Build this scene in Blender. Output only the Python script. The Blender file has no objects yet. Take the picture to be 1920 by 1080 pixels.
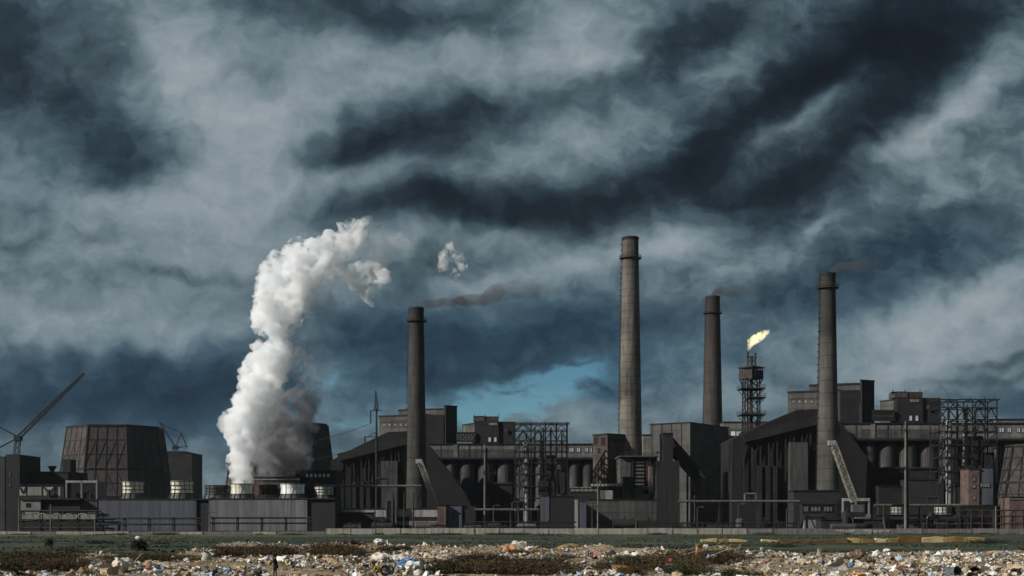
import bpy, math, random
import numpy as np
from mathutils import Vector, Matrix, noise as mnoise

random.seed(7)
rng = np.random.default_rng(7)
scene = bpy.context.scene
COL = scene.collection
FOC, CX, HY, CH = 2400.0, 960.0, 976.0, 4.3     # focal length in px of a 1920 wide frame, horizon row, eye height (m)


def W(px, py, Y):
    return Vector(((px - CX) / FOC * Y, Y, CH + (HY - py) / FOC * Y))


def WX(px, Y):
    return (px - CX) / FOC * Y


def WZ(py, Y):
    return CH + (HY - py) / FOC * Y


# ------------------------------------------------------------------ camera, sun, render settings
cam_d = bpy.data.cameras.new('camera')
cam_d.lens = 36.0 * FOC / 1920.0
cam_d.sensor_width = 36.0
cam_d.shift_y = (HY - 540.0) / 1920.0
cam_d.clip_end = 20000.0
cam_d.clip_start = 0.5
cam = bpy.data.objects.new('camera', cam_d)
cam.location = (0, 0, CH)
cam.rotation_euler = (math.radians(90), 0, 0)
COL.objects.link(cam)
scene.camera = cam

SUN_AZ, SUN_EL = 66.0, 30.0      # degrees left of straight behind the viewer; elevation
to_sun = Vector((-math.sin(math.radians(SUN_AZ)) * math.cos(math.radians(SUN_EL)),
                 -math.cos(math.radians(SUN_AZ)) * math.cos(math.radians(SUN_EL)),
                 math.sin(math.radians(SUN_EL))))
sd = bpy.data.lights.new('sun', 'SUN')
sd.energy = 5.0
sd.angle = math.radians(0.6)
sd.color = (1.0, 0.968, 0.92)
sun = bpy.data.objects.new('sun', sd)
sun.rotation_euler = (-to_sun).to_track_quat('-Z', 'Y').to_euler()
sun.location = (-300, -100, 400)
COL.objects.link(sun)

scene.render.engine = 'CYCLES'
cy = scene.cycles
cy.use_denoising = True
cy.denoiser = 'OPENIMAGEDENOISE'
cy.max_bounces = 8
cy.diffuse_bounces = 3
cy.glossy_bounces = 2
cy.transparent_max_bounces = 12
cy.volume_bounces = 6
cy.use_adaptive_sampling = True
cy.adaptive_threshold = 0.02
scene.view_settings.view_transform = 'Standard'
scene.view_settings.look = 'None'
scene.view_settings.gamma = 1.0
scene.view_settings.exposure = 0.0
scene.view_settings.use_curve_mapping = False


def srgb(r, g, b):
    out = []
    for c in (r, g, b):
        c = c / 255.0
        out.append(c / 12.92 if c <= 0.04045 else ((c + 0.055) / 1.055) ** 2.4)
    return tuple(out) + (1.0,)
# ------------------------------------------------------------------ sky: physical sky behind a bank of storm clouds
# every cloud mass is placed by its direction (gnomonic azimuth / altitude, hundredths of a radian-ish units)
world = bpy.data.worlds.new('World')
scene.world = world
world.use_nodes = True
wt = world.node_tree
wt.nodes.clear()


class NB:
    """small node builder"""
    def __init__(self, tree):
        self.t = tree

    def n(self, typ, **kw):
        nd = self.t.nodes.new(typ)
        for k, v in kw.items():
            setattr(nd, k, v)
        return nd

    def put(self, sock, v):
        if hasattr(v, 'is_output') or isinstance(v, bpy.types.NodeSocket):
            self.t.links.new(v, sock)
        else:
            sock.default_value = v

    def math(self, op, a, b=0.0, c=0.0, clamp=False):
        nd = self.n('ShaderNodeMath', operation=op)
        nd.use_clamp = clamp
        self.put(nd.inputs[0], a)
        self.put(nd.inputs[1], b)
        if op in ('MULTIPLY_ADD', 'WRAP', 'COMPARE', 'SMOOTH_MIN', 'SMOOTH_MAX'):
            self.put(nd.inputs[2], c)
        return nd.outputs[0]

    def vmath(self, op, a, b=None):
        nd = self.n('ShaderNodeVectorMath', operation=op)
        self.put(nd.inputs[0], a)
        if b is not None:
            if op == 'SCALE':
                self.put(nd.inputs['Scale'], b)
            else:
                self.put(nd.inputs[1], b)
        return nd.outputs['Value'] if op in ('DOT_PRODUCT', 'LENGTH', 'DISTANCE') else nd.outputs['Vector']

    def mapping(self, vec, loc=(0, 0, 0), rot=(0, 0, 0), sc=(1, 1, 1), typ='POINT'):
        nd = self.n('ShaderNodeMapping', vector_type=typ)
        self.put(nd.inputs['Vector'], vec)
        nd.inputs['Location'].default_value = loc
        nd.inputs['Rotation'].default_value = rot
        nd.inputs['Scale'].default_value = sc
        return nd.outputs[0]

    def noise(self, vec, scale=1.0, detail=4.0, rough=0.5, dist=0.0, lac=2.0, out='Factor', typ='FBM', norm=True):
        nd = self.n('ShaderNodeTexNoise')
        nd.noise_type = typ
        nd.normalize = norm
        if vec is not None:
            self.put(nd.inputs['Vector'], vec)
        nd.inputs['Scale'].default_value = scale
        nd.inputs['Detail'].default_value = detail
        nd.inputs['Roughness'].default_value = rough
        nd.inputs['Distortion'].default_value = dist
        nd.inputs['Lacunarity'].default_value = lac
        return nd.outputs[0] if out == 'Factor' else nd.outputs[1]

    def ramp(self, fac, stops, interp='LINEAR'):
        nd = self.n('ShaderNodeValToRGB')
        self.put(nd.inputs[0], fac)
        cr = nd.color_ramp
        cr.interpolation = interp
        while len(cr.elements) < len(stops):
            cr.elements.new(0.5)
        for e, (p, c) in zip(cr.elements, stops):
            e.position = p
            e.color = c if len(c) == 4 else tuple(c) + (1,)
        return nd.outputs[0]

    def mix(self, fac, a, b, blend='MIX'):
        nd = self.n('ShaderNodeMix')
        nd.data_type = 'RGBA'
        nd.blend_type = blend
        self.put(nd.inputs[0], fac)
        self.put(nd.inputs[6], a)
        self.put(nd.inputs[7], b)
        return nd.outputs[2]

    def maprange(self, v, a, b, c=0.0, d=1.0, smooth=False):
        nd = self.n('ShaderNodeMapRange')
        nd.interpolation_type = 'SMOOTHSTEP' if smooth else 'LINEAR'
        self.put(nd.inputs[0], v)
        for i, x in enumerate((a, b, c, d)):
            nd.inputs[i + 1].default_value = x
        return nd.outputs[0]


def build_sky():
    b = NB(wt)
    tc = b.n('ShaderNodeTexCoord')
    sep = b.n('ShaderNodeSeparateXYZ')
    wt.links.new(tc.outputs['Generated'], sep.inputs[0])
    ay = b.math('MAXIMUM', b.math('ABSOLUTE', sep.outputs[1]), 0.12)
    u = b.math('DIVIDE', sep.outputs[0], ay)
    v = b.math('DIVIDE', sep.outputs[2], ay)
    U = b.math('MULTIPLY_ADD', u, 24.0, 9.6)
    V = b.math('MULTIPLY_ADD', v, -24.0, 9.76)
    comb = b.n('ShaderNodeCombineXYZ')
    wt.links.new(U, comb.inputs[0])
    wt.links.new(V, comb.inputs[1])
    P = comb.outputs[0]
    # the cloud texture is stretched along the wind: shallow on the left, steeper towards the upper right
    # domain warp
    w1 = b.vmath('SUBTRACT', b.noise(P, 0.55, 3, 0.5, out='Color'), (0.5, 0.5, 0.5))
    w2 = b.vmath('SUBTRACT', b.noise(P, 2.0, 3, 0.45, out='Color'), (0.5, 0.5, 0.5))
    Pw = b.vmath('ADD', P, b.vmath('ADD', b.vmath('SCALE', w1, 1.1), b.vmath('SCALE', w2, 0.34)))
    Pw2 = b.vmath('ADD', P, b.vmath('ADD', b.vmath('SCALE', w1, 0.8), b.vmath('SCALE', w2, 0.35)))

    def field(base, blobs, vec):
        acc = base
        for (cx, cy_, sx, sy, ang, amp) in blobs:
            m = b.mapping(vec, (cx, cy_, 0), (0, 0, -math.radians(ang)), (sx * 1.38, sy * 1.38, 1), 'TEXTURE')
            d = b.vmath('DOT_PRODUCT', m, m)
            g = b.math('POWER', 0.3679, d)
            acc = b.math('MULTIPLY_ADD', g, amp, acc)
            nx = b.n('ShaderNodeVectorMath', operation='MULTIPLY_ADD')   # keeps the evaluation in sequence
            wt.links.new(acc, nx.inputs[0])
            nx.inputs[1].default_value = (0, 0, 1e-6)
            wt.links.new(vec, nx.inputs[2])
            vec = nx.outputs[0]
        return acc

    L = [  # centre, half widths, tilt (deg, rising right), lightness
        (0.0, 0.7, .6, .8, 0, -.20), (1.2, 1.5, 1.0, .7, 0, -.04), (2.0, .95, .5, .4, 0, -.13), (2.35, 2.7, 1.0, .45, 3, -.30),
        (2.5, 3.3, .8, .28, 12, -.15), (1.2, 1.75, .6, .25, -20, -.09), (3.3, 1.2, .6, 1.0, -10, .19), (4.9, 2.3, 1.4, .9, 0, .24),
        (.5, 3.1, .7, .5, 0, .05), (4.7, 1.5, .5, .16, 0, -.11), (4.6, .15, .4, .2, 0, -.10), (3.7, 3.9, 1.9, .8, 0, .16), (1.5, 3.9, .9, .3, 0, .05),
        (2.0, 5.0, 2.5, .5, 0, .05), (.4, 4.05, .8, .16, 0, -.07), (1.9, 4.5, .5, .1, 0, -.08), (.4, 4.55, .4, .1, 0, -.08),
        (3.3, 5.17, .8, .1, -3, -.13), (1.3, 5.95, 1.8, .25, -3, .14), (3.2, 6.25, 1.4, .25, 3, .09), (1.0, 7.4, 2.2, .5, 0, -.17), (3.6, 7.55, 1.3, .5, 0, -.17),
        (3.8, 8.7, .8, .35, 0, .05), (6.5, .15, 1.0, .3, 0, -.18), (7.2, .65, .5, .25, 10, -.10), (9.3, .42, .9, .25, -12, -.14),
        (8.3, 1.2, 1.6, .45, 3, .18), (11.0, .7, .9, .5, 5, .18), (11.3, 1.25, .8, .3, 8, .07), (7.6, 2.4, 1.3, .5, 10, -.29), (6.2, 2.8, .7, .25, 8, -.16),
        (7.0, 3.2, .7, .17, 0, .14), (10.6, 2.75, 1.0, .32, 14, .11), (10.5, 1.9, 1.6, .2, 10, -.06), (7.2, 3.85, 1.1, .28, 0, -.19), (8.8, 3.95, 1.2, .36, -5, -.21),
        (10.3, 4.12, .9, .28, 5, -.20), (11.8, 3.75, .9, .32, 20, -.21), (12.9, 3.1, .7, .4, 40, -.17), (13.3, .45, .9, .45, 15, -.20), (12.4, 1.1, .5, .5, 20, -.09),
        (14.0, 2.3, 1.1, .4, 32, -.18), (15.3, 1.35, 1.4, .33, 30, -.24), (16.7, .5, 1.4, .6, 20, -.24), (17.9, .7, 1.1, .5, 35, -.20), (13.6, 1.25, .55, .22, 40, .08), (14.5, .3, .5, .25, 20, .06),
        (15.1, 2.15, .7, .11, 28, .12), (15.7, 1.7, .3, .1, 50, .08), (14.4, 2.6, .5, .12, 25, .07), (16.4, 2.2, 1.3, .45, 38, -.20), (15.4, 3.15, 1.1, .4, 22, -.20),
        (13.9, 3.75, 1.0, .3, 14, -.17), (14.4, 4.25, .6, .2, 12, -.14), (17.6, 2.25, 1.0, .2, 35, .20), (17.2, 2.7, .8, .2, 15, .12), (18.9, 1.0, .5, .8, -35, .13),
        (18.3, 3.3, 1.1, .5, 0, .04), (19.2, 1.75, .4, .2, 20, -.10), (18.3, 2.5, .35, .12, 0, -.08), (18.0, 4.5, 1.4, .45, 0, -.10), (13.0, 4.5, .7, .2, 15, .17), (15.35, 4.25, .35, .1, 20, .14),
        (12.0, 4.85, 1.6, .22, 8, .12), (9.0, 4.48, 1.2, .17, -5, .17), (6.9, 4.6, .6, .3, 0, .12), (7.9, 5.1, .7, .35, 20, -.10), (7.0, 6.2, .9, .3, 0, -.14),
        (9.0, 6.5, 1.6, .45, 8, -.17), (10.9, 6.0, 1.2, .5, 10, -.09), (8.1, 7.1, .5, .2, 0, -.12), (8.9, 5.3, .8, .17, 15, .12), (10.6, 5.1, .8, .25, 5, .08), (6.5, 5.6, .6, .2, 10, .06),
        (6.2, 7.3, .5, .4, 0, .07), (11.25, 7.15, .35, .2, 0, -.12), (11.2, 7.8, .9, .25, 0, .02), (14.8, 5.4, .7, .3, 25, -.12), (16.7, 5.2, .9, .55, 35, -.15), (15.9, 5.15, .5, .2, 30, -.05), (14.0, 5.1, 1.0, .18, 12, .07),
        (18.4, 5.9, 1.4, .45, 12, .19), (16.9, 6.5, .9, .5, 10, .17), (19.0, 5.1, .6, .2, 30, .12), (18.8, 6.75, .8, .1, 12, -.12), (18.5, 7.15, .8, .08, 5, -.10),
        (19.0, 7.7, .7, .2, 0, -.10), (17.7, 7.05, 1.3, .3, 5, .08), (13.6, 7.5, .9, .3, 0, .12), (11.5, 8.0, 1.2, .3, 0, .06), (14.6, 6.5, .35, .25, 30, .05), (12.6, 6.3, .5, .7, 0, -.04), (13.8, 6.2, .5, .5, 0, -.03),
    ]
    B = [  # blue cast
        (1.5, 7.4, 2.6, .7, 0, .9), (4.0, 7.6, 1.3, .6, 0, .7), (7.2, 6.3, .9, .45, 0, .8), (9.2, 6.5, 1.7, .6, 8, .85), (11.0, 6.4, 1.2, .7, 0, .7),
        (8.2, 7.2, .6, .3, 0, .9), (16.8, 5.4, .9, .6, 30, .45), (14.6, 6.0, 1.3, .9, 20, .45), (19.2, 7.7, .8, .3, 0, 1.0), (13.0, 7.0, 1.0, .6, 0, .45),
        (18.3, 4.6, 1.2, .4, 0, .4), (.6, 3.2, .6, .5, 0, .25), (2.4, 2.7, 1.0, .5, 0, .25), (6.6, 7.6, .8, .5, 0, .6), (11.4, 7.3, .5, .4, 0, .6),
    ]
    C = [  # openings: clear evening blue
        (9.8, 7.35, 1.1, .30, 12, 1.3), (8.8, 7.75, 1.0, .18, 4, 1.0), (10.6, 6.95, .5, .18, 15, .7), (6.3, 7.05, .25, .15, 0, .7), (6.6, 7.95, .7, .2, 0, .5), (3.9, 8.2, .8, .3, 0, .2),
    ]
    Lf = field(0.405, L, Pw)
    Bf = field(0.05, B, Pw2)
    Cf = field(0.0, C, Pw2)
    # streaky detail
    pr = b.mapping(Pw2, (0, 0, 0), (0, 0, math.radians(26)), (0.55, 1.35, 1))
    ph = b.mapping(Pw2, (3.1, 1.7, 0), (0, 0, math.radians(4)), (0.45, 1.5, 1))
    nr = b.noise(pr, 0.95, 8, 0.53, 0.35)
    nh = b.noise(ph, 0.8, 8, 0.52, 0.35)
    side = b.maprange(U, 7.0, 13.0, smooth=True)
    low = b.maprange(V, 4.5, 6.5, smooth=True)
    side = b.math('MULTIPLY', side, b.math('MULTIPLY_ADD', low, -0.6, 1.0))
    mixn = b.n('ShaderNodeMix')
    wt.links.new(side, mixn.inputs[0])
    wt.links.new(nh, mixn.inputs[2])
    wt.links.new(nr, mixn.inputs[3])
    nz = b.math('SUBTRACT', mixn.outputs[0], 0.5)
    torn = b.math('SUBTRACT', b.noise(pr, 3.4, 8, 0.60, 0.6), 0.5)
    billow = b.math('SUBTRACT', b.noise(Pw2, 1.9, 8, 0.54, 0.45), 0.5)
    edge = b.math('SUBTRACT', b.maprange(b.noise(b.mapping(Pw2, (7, 2, 0), (0, 0, math.radians(16)), (.75, 1.25, 1)), 1.0, 9, 0.54, 0.15), .44, .56, smooth=True), .5)
    edge2 = b.math('SUBTRACT', b.maprange(b.noise(b.mapping(Pw2, (1, 9, 0), (0, 0, math.radians(22)), (.7, 1.3, 1)), 2.8, 9, 0.56, 0.15), .45, .57, smooth=True), .5)
    Lf = b.math('ADD', Lf, b.math('MULTIPLY', b.math('MULTIPLY_ADD', side, .6, .4), b.math('MULTIPLY_ADD', edge, .048, b.math('MULTIPLY', edge2, .022))))
    Lt = b.math('ADD', Lf, b.math('ADD', b.math('MULTIPLY', torn, 0.08), b.math('ADD', b.math('MULTIPLY', nz, 0.25), b.math('MULTIPLY', billow, 0.26))))
    col_grey = b.ramp(Lt, [(0.0, srgb(20, 27, 34)), (0.14, srgb(29, 39, 47)), (0.25, srgb(46, 61, 71)), (0.38, srgb(77, 95, 104)),
                           (0.50, srgb(113, 130, 138)), (0.62, srgb(141, 153, 161)), (0.80, srgb(165, 172, 175)), (1.0, srgb(190, 193, 192))])
    col_blue = b.ramp(Lt, [(0.0, srgb(18, 32, 45)), (0.14, srgb(28, 47, 62)), (0.25, srgb(40, 63, 80)), (0.38, srgb(64, 91, 107)),
                           (0.50, srgb(100, 126, 138)), (0.62, srgb(134, 150, 156)), (0.80, srgb(160, 170, 175)), (1.0, srgb(190, 193, 195))])
    warm = b.noise(P, 0.6, 2, 0.5)
    Bc = b.math('MINIMUM', b.math('MAXIMUM', Bf, 0.0), 1.0)
    cloud = b.mix(Bc, col_grey, col_blue)
    cloud = b.mix(b.maprange(warm, 0.45, 0.7, 0.0, 0.25), cloud, b.mix(1.0, cloud, (1.07, 1.0, 0.93, 1), 'MULTIPLY'))
    # clear patches, broken up by small scraps of cloud
    cn = b.noise(b.mapping(Pw2, (0, 0, 0), (0, 0, -0.25), (0.8, 2.0, 1)), 1.7, 8, 0.60)
    Cm = b.maprange(b.math('MULTIPLY', Cf, b.math('MULTIPLY_ADD', b.math('SUBTRACT', cn, 0.5), 3.2, 0.92)), 0.18, 1.25, 0.0, 0.66, smooth=True)
    hz = b.math('MULTIPLY', b.maprange(sep.outputs[1], 0.0, 0.15), 1.0)
    Cm = b.math('MULTIPLY', Cm, hz)
    skyt = b.n('ShaderNodeTexSky')
    skyt.sky_type = 'NISHITA'
    skyt.sun_disc = False
    skyt.sun_elevation = math.radians(SUN_EL)
    # Blender: rotation 0 is +Y, positive turns towards +X; our sun stands behind-left of the viewer
    skyt.sun_rotation = math.atan2(to_sun.x, to_sun.y)
    skyt.air_density = 1.0
    skyt.dust_density = 0.0
    skyt.ozone_density = 6.0
    bg1 = b.n('ShaderNodeBackground')
    wt.links.new(b.mix(1.0, skyt.outputs[0], (0.56, 0.82, 0.80, 1), 'MULTIPLY'), bg1.inputs[0])
    bg1.inputs[1].default_value = 0.09
    bg2 = b.n('ShaderNodeBackground')
    wt.links.new(cloud, bg2.inputs[0])
    bg2.inputs[1].default_value = 1.0
    ms = b.n('ShaderNodeMixShader')
    wt.links.new(Cm, ms.inputs[0])
    wt.links.new(bg2.outputs[0], ms.inputs[1])
    wt.links.new(bg1.outputs[0], ms.inputs[2])
    out = b.n('ShaderNodeOutputWorld')
    wt.links.new(ms.outputs[0], out.inputs[0])
    world.cycles.sampling_method = 'MANUAL'
    world.cycles.sample_map_resolution = 512


build_sky()
# ------------------------------------------------------------------ mesh tools
class MB:
    """collects shapes in world coordinates; build() links them as ONE mesh object"""
    def __init__(self):
        self.v, self.f = [], []

    def add(self, vs, fs):
        o = len(self.v)
        self.v += [tuple(p) for p in vs]
        self.f += [tuple(i + o for i in f) for f in fs]
        return self

    def box(self, x0, x1, y0, y1, z0, z1):
        return self.hexa([(x0, y0, z0), (x1, y0, z0), (x1, y1, z0), (x0, y1, z0), (x0, y0, z1), (x1, y0, z1), (x1, y1, z1), (x0, y1, z1)])

    def hexa(self, p):
        return self.add(p, [(0, 3, 2, 1), (4, 5, 6, 7), (0, 1, 5, 4), (1, 2, 6, 5), (2, 3, 7, 6), (3, 0, 4, 7)])

    def bar(self, p, q, w, h=None):
        p, q = Vector(p), Vector(q)
        d = q - p
        if d.length < 1e-6:
            return self
        d.normalize()
        up = Vector((0, 0, 1)) if abs(d.z) < 0.95 else Vector((0, 1, 0))
        s = d.cross(up).normalized() * (w / 2)
        t = s.cross(d).normalized() * ((h or w) / 2)
        return self.hexa([p - s - t, p + s - t, q + s - t, q - s - t, p - s + t, p + s + t, q + s + t, q - s + t])

    def tube(self, p, q, r0, r1=None, n=10, cap=True):
        p, q = Vector(p), Vector(q)
        r1 = r0 if r1 is None else r1
        d = (q - p).normalized()
        up = Vector((0, 0, 1)) if abs(d.z) < 0.9 else Vector((1, 0, 0))
        s = d.cross(up).normalized()
        t = s.cross(d).normalized()
        vs = []
        for c, r in ((p, r0), (q, r1)):
            for k in range(n):
                a = 2 * math.pi * k / n
                vs.append(c + s * (r * math.cos(a)) + t * (r * math.sin(a)))
        fs = [(k, (k + 1) % n, n + (k + 1) % n, n + k) for k in range(n)]
        if cap:
            fs += [tuple(range(n)), tuple(range(2 * n - 1, n - 1, -1))]
        return self.add(vs, fs)

    def path(self, pts, r, n=6):
        for a, b_ in zip(pts[:-1], pts[1:]):
            self.tube(a, b_, r, r, n)
        return self

    def lathe(self, cx, cy_, prof, n=24, rot=0.0, close=False):
        vs, fs = [], []
        for (r, z) in prof:
            for k in range(n):
                a = rot + 2 * math.pi * k / n
                vs.append((cx + r * math.cos(a), cy_ + r * math.sin(a), z))
        m = len(prof)
        rng_ = range(m if close else m - 1)
        for i in rng_:
            j = (i + 1) % m
            for k in range(n):
                fs.append((i * n + k, i * n + (k + 1) % n, j * n + (k + 1) % n, j * n + k))
        if not close:
            fs += [tuple(range(n - 1, -1, -1)), tuple(range((m - 1) * n, m * n))]
        return self.add(vs, fs)

    def prism(self, poly, y0, y1):
        """poly: (x, z) outline, pushed from y0 to y1"""
        n = len(poly)
        vs = [(x, y0, z) for x, z in poly] + [(x, y1, z) for x, z in poly]
        fs = [tuple(range(n)), tuple(range(2 * n - 1, n - 1, -1))]
        fs += [(k, n + k, n + (k + 1) % n, (k + 1) % n) for k in range(n)]
        return self.add(vs, fs)

    def plan(self, poly, z0, z1):
        n = len(poly)
        vs = [(x, y, z0) for x, y in poly] + [(x, y, z1) for x, y in poly]
        fs = [tuple(range(n - 1, -1, -1)), tuple(range(n, 2 * n))]
        fs += [(k, (k + 1) % n, n + (k + 1) % n, n + k) for k in range(n)]
        return self.add(vs, fs)

    def lattice(self, p, q, w, chord, brace, bays, w1=None):
        """square lattice boom or mast from p to q"""
        p, q = Vector(p), Vector(q)
        d = (q - p).normalized()
        up = Vector((0, 0, 1)) if abs(d.z) < 0.9 else Vector((0, 1, 0))
        s = d.cross(up).normalized()
        t = s.cross(d).normalized()
        w1 = w if w1 is None else w1
        rings = []
        for i in range(bays + 1):
            f = i / bays
            c = p.lerp(q, f)
            h = (w + (w1 - w) * f) / 2
            rings.append([c + s * h + t * h, c - s * h + t * h, c - s * h - t * h, c + s * h - t * h])
        for i in range(bays):
            for k in range(4):
                self.bar(rings[i][k], rings[i + 1][k], chord)
                a, b_ = (k, (k + 1) % 4) if i % 2 == 0 else ((k + 1) % 4, k)
                self.bar(rings[i][a], rings[i + 1][b_], brace)
                self.bar(rings[i][k], rings[i][(k + 1) % 4], brace)
        for k in range(4):
            self.bar(rings[-1][k], rings[-1][(k + 1) % 4], brace)
        return self

    def build(self, name, m, parent=None, smooth=False):
        off = Vector((0, 0, 0))
        p = parent
        while p is not None:
            off += p.location
            p = p.parent
        me = bpy.data.meshes.new(name)
        me.from_pydata([(a - off.x, b_ - off.y, c - off.z) for a, b_, c in self.v], [], self.f)
        me.update()
        if m is not None:
            me.materials.append(m)
        if smooth:
            me.polygons.foreach_set('use_smooth', [True] * len(me.polygons))
        o = bpy.data.objects.new(name, me)
        COL.objects.link(o)
        if parent is not None:
            o.parent = parent
        return o


def tag(o, label=None, cat=None, group=None, kind=None):
    if label:
        o['label'] = label
    if cat:
        o['category'] = cat
    if group:
        o['group'] = group
    if kind:
        o['kind'] = kind
    return o


def thing(name, label, cat, loc, group=None):
    o = bpy.data.objects.new(name, None)
    o.location = loc
    o.empty_display_size = 1.0
    COL.objects.link(o)
    return tag(o, label, cat, group)


def single(mb, name, m, label, cat, group=None, loc=None, smooth=False):
    """a thing that is one mesh, its origin at its base"""
    loc = Vector(loc) if loc is not None else Vector((sum(p[0] for p in mb.v) / len(mb.v), sum(p[1] for p in mb.v) / len(mb.v), min(p[2] for p in mb.v)))
    mb.v = [(a - loc.x, b_ - loc.y, c - loc.z) for a, b_, c in mb.v]
    o = mb.build(name, m, None, smooth)
    o.location = loc
    return tag(o, label, cat, group)


def copy_tree(o, parent=None):
    c = o.copy()
    COL.objects.link(c)
    c.parent = parent
    for ch in list(o.children):
        copy_tree(ch, c)
    return c


class Facet:
    """a vertical wall plane: corner C=(x, y), horizontal direction d, outward normal n; pixel columns and rows land on it"""
    def __init__(self, C, d, n):
        self.C, self.d, self.n = Vector(C), Vector(d), Vector(n)

    def w(self, px):
        k = (px - CX) / FOC
        return (k * self.C.y - self.C.x) / (self.d.x - k * self.d.y)

    def pt(self, px, py, off=0.0):
        q = self.C + self.d * self.w(px)
        z = CH + (HY - py) / FOC * q.y
        q = q + self.n * off
        return Vector((q.x, q.y, z))

    def slab(self, mb, x0, x1, ytop, ybot, o0, o1):
        """a box on the wall from offset o0 to o1; heights are level, taken at the middle column"""
        xm = (x0 + x1) / 2
        zt, zb = self.pt(xm, ytop).z, self.pt(xm, ybot).z
        a0, a1, b0, b1 = self.pt(x0, 0, o0), self.pt(x0, 0, o1), self.pt(x1, 0, o0), self.pt(x1, 0, o1)
        return mb.hexa([(a1.x, a1.y, zb), (b1.x, b1.y, zb), (b0.x, b0.y, zb), (a0.x, a0.y, zb),
                        (a1.x, a1.y, zt), (b1.x, b1.y, zt), (b0.x, b0.y, zt), (a0.x, a0.y, zt)])


def front(Y):
    return Facet((0, Y), (1, 0), (0, -1))


def window(parent, fc, x0, x1, y0, y1, m_frame, m_pane, bars=0):
    """a framed window: the frame is a part of its building, the pane a part of the window"""
    t = max(0.12, 0.10 * abs((fc.pt(x1, 0) - fc.pt(x0, 0)).length))
    px = abs(t * FOC / fc.C.y) if fc.C.y else 1
    px = min(px, 0.3 * abs(x1 - x0), 0.3 * abs(y1 - y0))
    mb = MB()
    fc.slab(mb, x0, x0 + px, y0, y1, 0.004, 0.16)
    fc.slab(mb, x1 - px, x1, y0, y1, 0.004, 0.16)
    fc.slab(mb, x0 + px, x1 - px, y0, y0 + px, 0.004, 0.16)
    fc.slab(mb, x0 + px, x1 - px, y1 - px, y1, 0.004, 0.20)
    for k in range(bars):
        xx = x0 + (x1 - x0) * (k + 1) / (bars + 1)
        fc.slab(mb, xx - px * .4, xx + px * .4, y0 + px, y1 - px, 0.06, 0.14)
    w_ = mb.build('window', m_frame, parent)
    pm = fc.slab(MB(), x0 + px, x1 - px, y0 + px, y1 - px, 0.004, 0.05)
    pm.build('pane', m_pane, w_)
    return w_


# ------------------------------------------------------------------ materials
M = {}


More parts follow.
